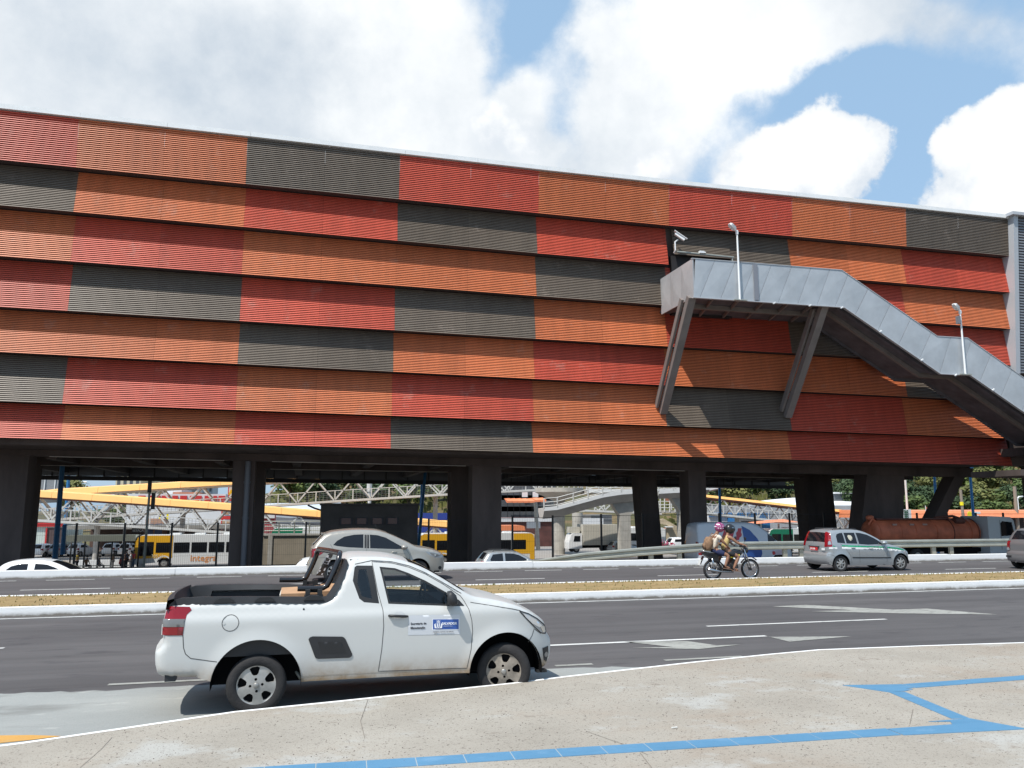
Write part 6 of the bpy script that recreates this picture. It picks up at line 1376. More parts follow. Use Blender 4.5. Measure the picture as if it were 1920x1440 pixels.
def deck(label, pts, w, th, pierx=(), railh=1.1, name='ramp', mt=m_deckc):
    t = thing(name, label, 'ramp', (pts[0].x, pts[0].y, ZG)); L = [Vector(p) for p in pts]; b = MB(); vs = []
    for i, p in enumerate(L):
        d = (L[min(i+1, len(L)-1)]-L[max(i-1, 0)]); d.z = 0; d.normalize(); s_ = V3(-d.y, d.x, 0)
        vs += [p+V3(0, 0, -.35), p+s_*w+V3(0, 0, -.35), p+s_*w, p, p+s_*w*.75+V3(0, 0, -th), p+s_*w*.25+V3(0, 0, -th)]
    ring = (0, 5, 4, 1, 2, 3)
    b.add(vs, [(6*i+ring[k], 6*i+ring[(k+1) % 6], 6*i+6+ring[(k+1) % 6], 6*i+6+ring[k]) for i in range(len(L)-1) for k in range(6)] + [tuple(ring), tuple(6*(len(L)-1)+k for k in ring[::-1])]); b.build('deck', mt, t)
    b = MB()
    vs = []
    for p in L: vs += [p+V3(0, -.04, -.30), p+V3(0, -.04, .12), p+V3(0, .02, .12), p+V3(0, .02, -.30)]
    b.add(vs, [(4*i+k, 4*i+(k+1) % 4, 4*i+4+(k+1) % 4, 4*i+4+k) for i in range(len(L)-1) for k in range(4)]); b.build('edge_beam', m_white, t)
    rail_ring(t, L, railh)
    for X in pierx:
        z = float(np.interp(X, [p.x for p in L], [p.z for p in L]))-th; y = float(np.interp(X, [p.x for p in L], [p.y for p in L]))+w/2
        b = MB(); b.prism([(X-.65, ZG), (X+.65, ZG), (X+.65, z-1.6), (X+1.7, z-.1), (X+1.7, z+.25), (X-1.7, z+.25), (X-1.7, z-.1), (X-.65, z-1.6)], (y-.5, y+.5), lambda a, b_, q: (a, q, b_)); b.build('pier', m_concl, t)
    return t
Yd = 92
deck('level concrete walkway with white railing running right from the round platform', P3([(1100, 919), (1190, 919), (1245, 918), (1330, 915), (1400, 900)], Yd), 2.6, .5)
deck('curved concrete ramp on a Y shaped pier sweeping up under the walkway', P3([(1020, 953), (1045, 951), (1075, 943), (1130, 928), (1165, 922.5), (1200, 920)], Yd-4), 2.4, 1.2, pierx=(at(1176, 930, Y=Yd-4).x,))
deck('short concrete ramp on a pale pier beside the building pillar, right of the platform', P3([(1235, 921), (1290, 918), (1330, 913)], Yd-5), 2.4, .9, pierx=(at(1289, 930, Y=Yd-5).x,))
t = thing('bridge_pier', 'thick round concrete pier standing behind the box truck', 'pier', (at(1083, 1000, Y=108).x, 108, ZG)); b = MB(); x = at(1083, 1000, Y=108).x; b.tube([(x, 108, ZG), (x, 108, 1.5)], .75, 16); b.build('shaft', m_concl, t, smooth=True, angle=R(60))
t = thing('bridge_pier', 'slim pale pier in the shade left of the leaning pillar', 'pier', (at(1206, 1000, Y=100).x, 100, ZG)); b = MB(); x = at(1206, 1000, Y=100).x; b.box((x-.8, 99.6, ZG), (x+.8, 100.6, 1.6)); b.build('shaft', m_concl, t)
footA = P3([(1096, 938), (1165, 941), (1240, 945)], 108); fbD = P3([(1096, 956), (1165, 959), (1240, 962)], 108)
footbridge('distant white trussed walkway behind the Y shaped pier', footA, fbD, 108, 2.4, 3.2, footA[0].x, footA[-1].x, rx=-99, posts=())
# stair tower with orange awning
t = thing('stair_tower', 'beige concrete stair with orange awning and white railings between two pillars', 'staircase', (at(1262, 1000, Y=98).x, 98, ZG))
q = lambda x, y, Y=98: at(x, y, Y=Y)
b = MB(); b.prism([(q(1235, 962).x, q(1235, 962).z), (q(1283, 962).x, q(1283, 962).z), (q(1283, 957).x, q(1283, 957).z), (q(1235, 957).x, q(1235, 957).z)], (98, 100.5), lambda a, b_, c_: (a, c_, b_)); b.build('landing', m_concl, t)
m_bei = mat('beige_render', (.48, .40, .28), .85, var=.12, vscale=.6)
b = MB(); b.prism([(q(a_, b_).x, q(a_, b_).z) for a_, b_ in [(1236, 975), (1244, 972), (1272, 988), (1272, 1040), (1254, 1040), (1252, 985), (1236, 981)]], (98, 98.6), lambda a, b_, c_: (a, c_, b_)); b.build('stringer', m_bei, t)
b = MB(); b.prism([(q(a_, b_).x, q(a_, b_).z) for a_, b_ in [(1256, 992), (1283, 992), (1283, 1040), (1256, 1040)]], (98.9, 100), lambda a, b_, c_: (a, c_, b_)); b.build('wall', m_bei, t)
for x in (1238, 1246, 1256, 1266): b = MB(); b.tube([q(x, 960), q(x, 930)], .08, 6); b.build('post', m_truss, t)
rail_ring(t, [q(1235, 956), q(1283, 956)], 1.1, mt=m_truss)
b = MB(); vs = [q(1238, 931), q(1258, 926), q(1270, 932), q(1283, 945), q(1272, 944), q(1258, 933)]; b.add(vs + [v+V3(0, 2.6, 0) for v in vs], [(0, 1, 2, 5), (2, 3, 4, 5), (0, 1, 7, 6), (1, 2, 8, 7), (2, 3, 9, 8), (6, 7, 8, 11), (8, 9, 10, 11), (5, 0, 6, 11), (4, 5, 11, 10)]); b.build('awning', m_orroof, t)

# ------------------------------------------------------------------ buildings behind
def block(name, label, cat, x0, x1, Y, d, z0, z1, wall, win=None, roof=None, group=None, band=None, wsz=(.8, 1.1)):
    t = thing(name, label, cat, ((x0+x1)/2, Y+d/2, z0), group); b = MB(); b.box((x0, Y, z0), (x1, Y+d, z1)); b.build('wall', wall, t)
    if roof: b = MB(); b.box((x0-.3, Y-.3, z1), (x1+.3, Y+d+.3, z1+.35)); b.build('roof', roof, t)
    if win:
        nx, nz, wm = win
        for i in range(nx):
            for j in range(nz):
                cx_ = lerp(x0, x1, (i+.5)/nx); cz = lerp(z0, z1, (j+.5)/nz); w_, h_ = (x1-x0)/nx*wsz[0]/2, (z1-z0)/nz*.36*wsz[1]/1.1
                b = MB(); b.box((cx_-w_, Y-.06, cz-h_), (cx_+w_, Y-.01, cz+h_)); b.build('window', wm, t)
    if band: b = MB(); b.box((x0-.02, Y-.25, z1-band[0]), (x1+.02, Y-.02, z1)); b.build('fascia', band[1], t)
    return t
m_twb = mat('tower_beige', (.62, .56, .42), .8, var=.05, vscale=.05); m_twg = mat('tower_grey', (.45, .47, .50), .8); m_tww = mat('tower_white', (.66, .67, .68), .8); m_wd = mat('far_window', (.10, .11, .12), .3)
xw = lambda px, Y, py=900: at(px, py, Y=Y).x
block('apartment_tower', 'tall beige apartment tower far off at the left, above the yellow ramp', 'building', xw(217, 330), xw(264, 330), 330, 20, -20, 60, m_twb, (4, 22, m_wd), wsz=(.5, 1.1))
block('apartment_tower', 'cream apartment tower touching the beige one on its right', 'building', xw(265, 340), xw(300, 340), 340, 20, -20, 58, m_twb, (3, 24, m_wd), wsz=(.35, 1))
block('apartment_tower', 'pale grey tower with thin vertical windows between the cream and white towers', 'building', xw(302, 360), xw(334, 360), 360, 20, -20, 58, m_twg, (7, 16, m_wd), wsz=(.3, 1.6))
block('apartment_tower', 'white tower with long dark balcony bands left of the round pipe pillar', 'building', xw(336, 330), xw(373, 330), 330, 20, -20, 58, m_tww, (1, 26, m_wd), wsz=(.9, 1.3))
block('apartment_tower', 'narrow grey service tower standing right of the white banded tower', 'building', xw(375, 345), xw(400, 345), 345, 20, -20, 50, m_twg, (3, 20, m_wd), wsz=(.5, 1))
# store with red lettering
m_str = mat('store_white', (.60, .61, .62), .7, var=.05, vscale=.3); m_redw = mat('sign_red', (.50, .03, .03), .5)
t = block('store', 'white store front with worn red letters seen between the two yellow roofs', 'store', xw(240, 118), xw(425, 118), 118, 20, ZG, at(300, 926, Y=118).z, m_str)
z = at(330, 938, Y=118).z; x = xw(262, 118)
for i, w in enumerate((1.1, 1.0, .5, 1.2, .9, 1.1, .5, 1.2, 1.0, .6, 1.1, .9)):
    b = MB(); b.box((x, 117.8, z-.1), (x+w*.8, 117.97, z+.62)); b.box((x+w*.2, 117.78, z+.14), (x+w*.6, 117.8, z+.36)); b.build('sign_letter', m_redw, t); x += w*1.12
block('house', 'low house with terracotta roof behind the white store', 'house', xw(330, 135), xw(372, 135), 135, 12, ZG, at(340, 927, Y=135).z, m_bei, roof=mat('terracotta', (.42, .16, .09), .8, var=.15, vscale=.6))
block('house', 'pale house with three windows behind the trusses, left of the terracotta roof', 'house', xw(312, 138), xw(342, 138), 138, 12, ZG, at(320, 917, Y=138).z, m_tww, (4, 1, m_wd))
t = thing('petrol_sign', 'red edged round cornered sign on a red tower left of the pipe pillar', 'sign', (xw(436, 112), 112, ZG)); a = at(427, 931, Y=112); c_ = at(445, 910, Y=112)
cxx, czz, hw_, hh_ = (a.x+c_.x)/2, (a.z+c_.z)/2, (c_.x-a.x)/2, (c_.z-a.z)/2
def rrect(k): return [(cxx+hw_*k*math.copysign(abs(math.cos(t_))**.5, math.cos(t_)), czz+hh_*k*math.copysign(abs(math.sin(t_))**.5, math.sin(t_))) for t_ in np.linspace(0, 2*math.pi, 25)[:-1]]
b = MB(); b.prism(rrect(1), (111.8, 112.2), lambda a, b_, q: (a, q, b_)); b.build('sign_box', m_redw, t)
b = MB(); b.prism(rrect(.78), (111.7, 111.78), lambda a, b_, q: (a, q, b_)); b.build('sign_face', mat('sign_cream', (.62, .50, .42), .5), t)
b = MB(); b.prism([(cxx-.5, czz-.5), (cxx+.45, czz-.45), (cxx+.35, czz+.3), (cxx, czz+.05), (cxx-.2, czz+.2)], (111.6, 111.68), lambda a, b_, q: (a, q, b_)); b.build('sign_emblem', m_busy, t)
for dx in (-1.1, 1.1): b = MB(); b.box((cxx+dx-.15, 111.9, ZG), (cxx+dx+.15, 112.1, a.z+ (0 if dx < 0 else -2.0))); b.build('post', m_redw, t)
for py in (962, 971, 979): z = at(436, py, Y=112).z; b = MB(); b.box((cxx-1.1, 111.85, z-.2), (cxx+1.1, 112.05, z+.25)); b.build('price_panel', m_redw if py == 971 else mat('panel_tan', (.4, .25, .15), .6), t)
# left: white shop with red fascia, dark slatted slope, station hall roof
t = block('shop', 'small white shop with a red fascia behind the parked cars at the left', 'shop', xw(70, 112), xw(132, 112), 112, 8, ZG, at(80, 979, Y=112).z, mat('shop_green_white', (.52, .60, .56), .7, var=.06, vscale=.5), band=(.55, m_redw))
b = MB(); b.box((xw(98, 112), 111.9, ZG), (xw(128, 112), 111.98, at(100, 990, Y=112).z)); b.build('shop_opening', mat('shop_dark', (.09, .06, .06), .7), t)
b = MB(); b.box((xw(95, 112), 111.75, ZG), (xw(98, 112), 111.88, at(100, 990, Y=112).z)); b.build('red_post', m_redw, t)
block('kiosk', 'pale grey kiosk at the far left end of the bus station yard', 'kiosk', xw(50, 116), xw(69, 116), 116, 6, ZG, at(60, 984, Y=116).z, m_tww, (2, 1, m_wd))
t = thing('hillside_roof', 'dark sloping roof with pale diagonal lines above the left end of the yellow ramp', 'roof', (xw(95, 170), 170, ZG))
A = [at(40, 935, Y=165), at(150, 930, Y=165), at(132, 893, Y=180), at(30, 880, Y=180)]; b = MB(); b.add([*A] + [v-V3(0, 0, 1) for v in A], [(0, 1, 2, 3), (4, 5, 6, 7), (0, 1, 5, 4), (1, 2, 6, 5), (2, 3, 7, 6), (3, 0, 4, 7)]); b.build('roof_sheet', mat('slate_grey', (.10, .105, .11), .7, var=.2, vscale=.3), t)
for i in range(6):
    p = A[0].lerp(A[1], i/5.5); q_ = A[3].lerp(A[2], min(1, (i+1)/5.5)); b = MB(); b.bar(p+V3(0, 0, .15), q_+V3(0, 0, .15), .15, .1); b.build('roof_batten', mat('pale_batten', (.35, .36, .36), .7), t)
t = thing('station_canopy', 'long low grey bus station canopy with dark shade beneath, left half of the yard', 'canopy', (xw(260, 108), 108, ZG))
a, c_ = xw(133, 106), xw(470, 106); z = at(250, 985, Y=106).z
b = MB(); b.box((a, 106, z-.45), (c_, 122, z)); b.build('roof', mat('grey_fascia', (.30, .30, .29), .7, var=.1, vscale=.3), t)
b = MB(); b.box((a, 117, ZG), (c_, 117.4, z-.45)); b.build('back_wall', mat('brown_wall', (.14, .09, .075), .8, var=.35, vscale=.4), t)
for x in np.arange(a+1, c_, 5.2): b = MB(); b.box((x-.12, 106.3, ZG), (x+.12, 106.5, z-.45)); b.build('post', m_truss, t)
t = thing('hanging_sign', 'black station sign board with white letters left of the yellow bus', 'sign', (xw(263, 105), 105, z-.9)); sx = xw(254, 105); sz = at(260, 999, Y=105).z
b = MB(); b.box((sx, 105, sz), (xw(274, 105), 105.15, sz+.62)); b.build('board', m_blk, t); put_text('ESTAÇÃO', .36, (sx+.08, 104.98, sz+.15), (1, 0, 0), (0, 0, 1), m_str, t, space=.9)
t = thing('dark_hangar_roof', 'dark pitched roofs of the bus workshop between the trusses', 'roof', (xw(400, 125), 125, ZG))
for (x0, y0, x1, y1, Y) in ((305, 962, 420, 962, 124), (480, 962, 610, 970, 122), (520, 972, 612, 982, 116)):
    A = [at(x0, y0+14, Y=Y), at(x1, y1+14, Y=Y), at(x1, y1, Y=Y+10), at(x0, y0, Y=Y+10)]; b = MB(); b.add([*A] + [v-V3(0, 0, 1.2) for v in A], [(0, 1, 2, 3), (4, 5, 6, 7), (0, 1, 5, 4), (1, 2, 6, 5), (2, 3, 7, 6), (3, 0, 4, 7)]); b.build('roof_sheet', m_dkroof, t)
b = MB(); b.box((xw(305, 130), 130, ZG), (xw(612, 130), 132, at(400, 975, Y=130).z)); b.build('wall', mat('hangar_wall', (.12, .115, .12), .8, var=.3, vscale=.4), t)
for i, px in enumerate((300, 314)):
    t = thing('banner', ('left' if i == 0 else 'right')+' one of two yellow flags hanging under the yellow ramp', 'banner', (xw(px, 110), 110, at(px, 976, Y=110).z), 'yellow flags')
    p = at(px-2.3, 975, Y=110); q_ = at(px+2.3, 962, Y=110); b = MB(); b.box((p.x, 110, p.z), (q_.x, 110.04, q_.z)); b.build('cloth', m_yl, t)
block('stall', 'tan and blue stall seen through the lower truss', 'stall', xw(278, 109), xw(312, 109), 109, 3, ZG, at(290, 973, Y=109).z, mat('stall_tan', (.40, .24, .17), .8), (2, 1, mat('stall_blue', (.12, .16, .28), .7)))
# concrete retaining wall with railing behind the beige car, red box and long pale roofs
t = thing('retaining_wall', 'tan concrete retaining wall with a steel railing right of the pipe pillar', 'wall', (xw(550, 76), 76, ZG)); m_tan = mat('tan_concrete', (.30, .26, .20), .9, var=.15, vscale=.5)
a, c_ = xw(498, 76), xw(612, 76); z = at(550, 1004, Y=76).z; b = MB(); b.box((a, 76, ZG), (c_, 77, z)); b.build('wall_face', m_tan, t); b = MB(); b.box((xw(508, 76), 75.9, ZG), (xw(516, 76), 75.99, z)); b.build('pilaster', m_concl, t)
b = MB(); b.box((a, 75.9, z), (c_, 77.1, z+.15)); b.build('coping', m_concl, t); rail_ring(t, [V3(a, 76.3, z+.15), V3(c_, 76.3, z+.15)], 1.1, mt=m_galv)
block('shop', 'small red walled shop below the yellow roof, right of the pipe pillar', 'shop', xw(496, 112), xw(518, 112), 112, 5, ZG, at(500, 963, Y=112).z, mat('dull_red', (.38, .06, .07), .7), band=(.6, m_tww))
t = thing('warehouse', 'long pale blue white warehouse roof under the footbridge', 'warehouse', (xw(560, 130), 130, ZG)); A = [at(485, 962, Y=128), at(640, 954, Y=128), at(640, 942, Y=140), at(485, 944, Y=140)]
b = MB(); b.add([*A] + [v-V3(0, 0, 1) for v in A], [(0, 1, 2, 3), (4, 5, 6, 7), (0, 1, 5, 4), (1, 2, 6, 5), (2, 3, 7, 6), (3, 0, 4, 7)]); b.build('roof', mat('pale_blue_roof', (.50, .55, .60), .5), t); b = MB(); b.box((A[0].x, 129, ZG), (A[1].x, 141, A[0].z-1)); b.build('wall', m_tww, t)
t = thing('street_lamp', 'dark street lamp arm reaching left above the dark hut', 'street lamp', (xw(604, 60), 60, 2)); b = MB(); b.tube([at(603, 957, Y=60), at(590, 953, Y=60), at(577, 947, Y=60)], .07, 6); b.tube([at(603, 957, Y=60), at(606, 1040, Y=60)], .08, 6); b.build('arm', m_blk, t, smooth=True)
t = thing('canopy', 'yellow orange canopy roof above the second bus, right of the dark hut', 'canopy', (xw(815, 97), 97, 0)); # the ramp roof continues here
b = MB(); b.box((xw(780, 118), 118, ZG), (xw(852, 118), 119, at(800, 962, Y=118).z)); b.build('blue_wall', mat('deep_blue', (.02, .045, .25), .6), t)
t['label'] = 'deep blue wall standing behind the second bus, right of the dark hut'; t['category'] = 'wall'; t.name = 'blue_wall'
# buildings behind the mushroom column
block('office_building', 'dark glass office building behind the round platform', 'building', xw(940, 125), xw(1042, 125), 125, 14, ZG, at(1000, 912, Y=125).z, mat('dark_glass_wall', (.05, .06, .065), .25, var=.4, vscale=.5), (9, 5, mat('greyish_pane', (.09, .10, .11), .2)), wsz=(.9, 2.2))
for i, px in enumerate((979, 999)):
    t = thing('billboard', ('left' if i == 0 else 'right')+' one of two small white panels hung on the dark glass building', 'panel', (xw(px, 124), 124.6, at(px, 932, Y=124.6).z), 'white panels on the glass building'); p = at(px, 932, Y=124.6); q_ = at(px+10, 921, Y=124.6); b = MB(); b.box((p.x, 124.5, p.z), (q_.x, 124.7, q_.z)); b.build('board', m_tww, t)
t = thing('awning', 'row of orange awnings across the dark glass building', 'awning', (xw(985, 122), 122, 0))
for i in range(7): x = xw(951+i*10.5, 122); w = xw(961+i*10.5, 122)-x; z = at(985, 943-(i > 4)*1.5, Y=122).z; b = MB(); b.add([(x, 122, z), (x+w, 122, z+.05), (x+w, 124, z+.75), (x, 124, z+.7), (x, 122, z+.3), (x+w, 122, z+.35)], [(0, 1, 5, 4), (4, 5, 2, 3), (0, 1, 2, 3)]); b.build('awning_panel', m_orroof, t)
block('shop', 'shop with white fascia over a dark red front, left of the thick round column', 'shop', xw(938, 114), xw(1046, 114), 114, 8, ZG, at(980, 971, Y=114).z, mat('dark_red_front', (.10, .04, .035), .8, var=.4, vscale=.5), band=(.55, m_str))
block('wall_panel', 'white concrete wall right of the round pier', 'wall', xw(1089, 116), xw(1130, 116), 116, 1, ZG, at(1110, 972, Y=116).z, m_tww)
block('shed', 'grey slatted shed behind the white wall', 'shed', xw(1106, 124), xw(1146, 124), 124, 5, ZG, at(1120, 965, Y=124).z, mat('slatted_grey', (.20, .20, .20), .8, var=.2, vscale=.6), (1, 8, m_wd), wsz=(.95, .7))
block('kiosk', 'beige kiosk with an arched dark door right of the leaning pillar', 'kiosk', xw(1252, 104), xw(1284, 104), 104, 4, ZG, at(1260, 996, Y=104).z, m_bei, roof=mat('terracotta', (.42, .16, .09), .8))
# right side: blue building, pale hall, orange canopies
t = block('blue_building', 'bright blue building with a white framed window behind the van', 'building', xw(1374, 104), xw(1440, 104), 104, 8, ZG, at(1400, 962, Y=104).z, m_blue2)
b = MB(); p = at(1385, 976, Y=103.8); q_ = at(1427, 973.8, Y=103.8); b.box((p.x, 103.7, ZG), (q_.x, 103.9, q_.z+.1)); b.build('window_frame', m_tww, t); b = MB(); b.box((p.x+.3, 103.6, ZG), (q_.x-.3, 103.68, p.z-.1)); b.build('window', m_wd, t)
block('low_building', 'low white and blue striped building left of the bright blue one', 'building', xw(1326, 106), xw(1373, 106), 106, 8, ZG, at(1350, 962, Y=106).z, m_tww, band=(.5, m_blue2))
t = thing('sports_hall', 'large white curved roof in front of the wooded hill, between two pillars', 'hall', (xw(1520, 135), 135, ZG)); b = MB(); vs = []
for i, px in enumerate(np.linspace(1400, 1645, 12)):
    k = 1-((px-1560)/165)**2 if px < 1560 else 1; p0 = at(px, 947, Y=132); p1 = at(px, 943-12*max(k, -.2), Y=150); vs += [p0, p1, V3(p0.x, 132, p0.z-1.4)]
b.add(vs, [(3*i+a, 3*i+a+1, 3*i+4+a, 3*i+3+a) for i in range(11) for a in (0,)] + [(3*i, 3*i+2, 3*i+5, 3*i+3) for i in range(11)]); b.build('roof', mat('bright_white_roof', (.78, .79, .80), .5), t)
b = MB(); b.box((xw(1440, 134), 134, ZG), (xw(1640, 134), 150, at(1560, 953, Y=134).z)); b.build('wall', mat('dark_blue_grey', (.05, .06, .09), .7), t)
b = MB(); p = at(1565, 930, Y=140); q_ = at(1594, 923, Y=140); b.box((p.x, 140, p.z-1), (q_.x, 143, q_.z-.3)); b.build('plant_room', m_wd, t); b = MB(); b.box((p.x-.3, 139.6, q_.z-.3), (q_.x+.3, 143.4, q_.z)); b.build('plant_room_roof', m_tww, t)
block('grey_hall', 'grey corrugated hall behind the right hand ramp', 'hall', xw(1330, 118), xw(1640, 118), 118, 10, ZG, at(1450, 948, Y=118).z, mat('corrugated_grey', (.33, .34, .35), .6, var=.1, vscale=.4))
t = thing('orange_canopy', 'long tapering orange canopy above the van, rising to the right', 'canopy', (xw(1420, 90), 90, ZG)); A = [at(1361, 987, Y=88), at(1455, 979, Y=88), at(1500, 979, Y=88), at(1470, 973.5, Y=90), at(1440, 975, Y=90), at(1365, 983.5, Y=90)]
b = MB(); b.add([*A] + [v+V3(0, .5, -.05) for v in A], [(0, 1, 4, 5), (1, 2, 3, 4), (0, 1, 7, 6), (1, 2, 8, 7), (5, 4, 10, 11), (4, 3, 9, 10)]); b.build('roof', m_orroof, t); b = MB(); b.tube([at(1460, 982, Y=89), at(1460, 1040, Y=89)], .12, 8); b.build('post', m_truss, t)
t = thing('station_canopy', 'long bright orange bus station canopy above the tanker truck at the right', 'canopy', (xw(1800, 92), 92, ZG)); x = xw(1640, 92)
zt0, zb0 = at(1800, 957.5, Y=92).z, at(1800, 971, Y=92).z
while x < xw(2060, 92):
    b = MB(); x2 = x+4.0; b.add([(x+.02, 91.4, zb0), (x2-.02, 91.4, zb0), (x2-.02, 92.0, zt0), (x+.02, 92.0, zt0), (x+.02, 100, zt0+.1), (x2-.02, 100, zt0+.1), (x+.02, 100, zb0), (x2-.02, 100, zb0)], [(0, 1, 2, 3), (3, 2, 5, 4), (4, 5, 7, 6), (6, 7, 1, 0), (0, 3, 4, 6), (1, 7, 5, 2)]); b.build('fascia_panel', m_orroof, t); x = x2
for px in np.arange(1650, 2050, 38): b = MB(); x = xw(px, 95); b.box((x-.12, 95, ZG), (x+.12, 95.25, zb0)); b.build('post', m_truss, t)
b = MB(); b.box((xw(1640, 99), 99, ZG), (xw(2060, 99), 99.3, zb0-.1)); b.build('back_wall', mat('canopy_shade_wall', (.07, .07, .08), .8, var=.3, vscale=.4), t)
p = at(1820, 964.5, Y=91.2); b = MB(); b.lathe([(.42, 0), (.42, .05)], (p.x, 91.3, p.z), axis='Y', n=16); b.build('round_logo', mat('logo_yellow', (.80, .65, .03), .5), t)
b = MB(); p = at(1826, 969, Y=91.2); b.box((p.x, 91.25, p.z+.35), (p.x+1.2, 91.3, p.z+.7)); b.box((p.x, 91.25, p.z), (p.x+.9, 91.3, p.z+.22)); b.build('white_lettering', m_tww, t)
t = thing('notice_board', 'white board with a dark green plant drawing left of the orange canopy', 'sign', (xw(1700, 80), 80, ZG)); p = at(1690, 978, Y=80); q_ = at(1708, 955, Y=80); b = MB(); b.box((p.x, 80, p.z), (q_.x, 80.1, q_.z)); b.build('board', m_tww, t)
b = MB(); cxp = (p.x+q_.x)/2; b.bar((cxp, 79.96, p.z+.1), (cxp, 79.96, q_.z-.15), .05, .03)
for k in range(5):
    z = lerp(p.z+.3, q_.z-.25, k/4)
    for sd in (-1, 1): b.add([(cxp, 79.95, z), (cxp+sd*.28, 79.95, z+.05), (cxp+sd*.3, 79.95, z+.2), (cxp+sd*.05, 79.95, z+.12)], [(0, 1, 2, 3)])
b.build('plant_drawing', mat('drawing_green', (.03, .10, .05), .7), t); b = MB(); b.box((cxp-.06, 80.05, ZG), (cxp+.06, 80.1, p.z)); b.build('post', m_galv, t)

# ------------------------------------------------------------------ poles
def pole(label, px0, py0, px1, py1, Y, r, m_, cat='pole', name='pole', z0=None, extra=None, group=None):
    p, q_ = at(px0, py0, Y=Y), at(px1, py1, Y=Y); z0 = p.z if z0 is None else z0
    t = thing(name, label, cat, (p.x, Y, z0), group); b = MB(); b.tube([(p.x, Y, z0), (q_.x, Y, q_.z)], [r, r*.85], 10); b.build('shaft', m_, t, smooth=True, angle=R(60)); return t, p, q_
pole('tall blue pole with small dark notices behind the white hatchback at the left', 103, 1048, 118, 860, 56, .17, m_bluep)
pole('shorter blue post just right of the tall blue pole at the left', 117, 1040, 121, 984, 57, .15, m_bluep)
pole('thin blue pole rising above the yellow ramp at the left', 128, 920, 129, 890, 110, .22, m_bluep, z0=ZG)
t, p, q_ = pole('slender grey pole crossing in front of the yellow bus', 269, 1068, 282, 902, 53.5, .08, m_galv); b = MB(); b.box((q_.x-.11, 53.35, q_.z-.7), (q_.x+.1, 53.5, q_.z)); b.build('pole_shade', m_blk, t); b = MB(); b.box((p.x-.11+.3, 53.35, p.z+3.6), (p.x+.1+.3, 53.5, p.z+4.6)); b.build('pole_shade', m_blk, t)  # black boxes paint the shaded stretches of the grey pole
pole('thin blue pole leaning slightly right of the dark hut, the left of a pair', 786, 1025, 792, 880, 70, .10, m_bluep)
pole('thin blue pole right of the dark hut, the right of a pair', 784, 1028, 798, 880, 66, .14, m_bluep)
pole('blue pole standing above the motorcycle riders', 1350, 975, 1348, 880, 70, .14, m_bluep, z0=-3)
pole('blue pole beside the leaning support at the right', 1755, 980, 1751, 870, 70, .14, m_bluep, z0=-3)
t, p, q_ = pole('blue pole topped with a small dark plate right of the leaning support', 1825, 975, 1818, 876, 70, .15, m_bluep, z0=-3); b = MB(); b.box((q_.x-.5, 69.9, q_.z-.1), (q_.x+.4, 70.1, q_.z+.15)); b.build('plate', m_bluep, t)
pole('thin white lamp post behind the notice board', 1702, 975, 1697, 893, 95, .16, m_truss, z0=ZG); pole('thin white post between the leaning pillars', 1626, 950, 1625, 900, 120, .14, m_truss, z0=ZG)
t, p, q_ = pole('wooden utility pole with a yellow band above the tanker', 1807, 972, 1801, 918, 88, .2, mat('weathered_wood', (.25, .21, .17), .9), z0=ZG); z = at(1802, 944, Y=88).z; b = MB(); b.tube([(q_.x, 88, z-.25), (q_.x, 88, z+.2)], .23, 10); b.build('yellow_band', m_yl, t)
pole('grey wooden utility pole near the right edge', 1908, 985, 1902, 912, 92, .26, mat('weathered_wood', (.25, .21, .17), .9), z0=ZG)
t, p, q_ = pole('white lamp post with a short curved arm at the right edge', 1910, 958, 1908, 935, 118, .10, m_white, 'street lamp', 'street_lamp', z0=ZG); b = MB(); b.tube([q_, q_+V3(.3, 0, .35), q_+V3(1.2, 0, .4)], .13, 6); b.build('lamp_arm', m_white, t, smooth=True)
t, p, q_ = pole('tall thin lamp post behind the footbridge truss above the dark hut', 694, 950, 693, 900, 112, .25, m_truss, 'street lamp', 'street_lamp', z0=ZG); b = MB(); b.tube([q_, q_-V3(0, 0, 1.6)], .35, 8); b.build('lamp_head', m_truss, t)
t, p, q_ = pole('double armed street lamp far off in the gap of sky at the left', 152, 925, 152, 905, 190, .2, m_truss, 'street lamp', 'street_lamp', z0=ZG); b = MB(); b.tube([q_+V3(-1.1, 0, .1), q_+V3(1.1, 0, .1)], .18, 6); b.build('lamp_arm', m_truss, t)
t, p, q_ = pole('white concrete utility pole behind the fence, left of the thick column', 1009, 1030, 1004, 942, 104, .3, m_concl, z0=ZG); b = MB(); b.box((q_.x-1.2, 103.8, q_.z-3.4), (q_.x+.6, 104.1, q_.z-2.6)); b.build('transformer', m_tww, t)
t, p, q_ = pole('small flagpole with a red and white pennant left of the leaning support', 1737, 975, 1735, 948, 90, .06, m_truss, z0=ZG); b = MB(); b.add([q_, q_+V3(.1, 0, -.9), q_+V3(.9, 0, -1.0)], [(0, 1, 2)]); b.build('pennant', mat('pennant_red', (.6, .2, .15), .8), t, fix=False)

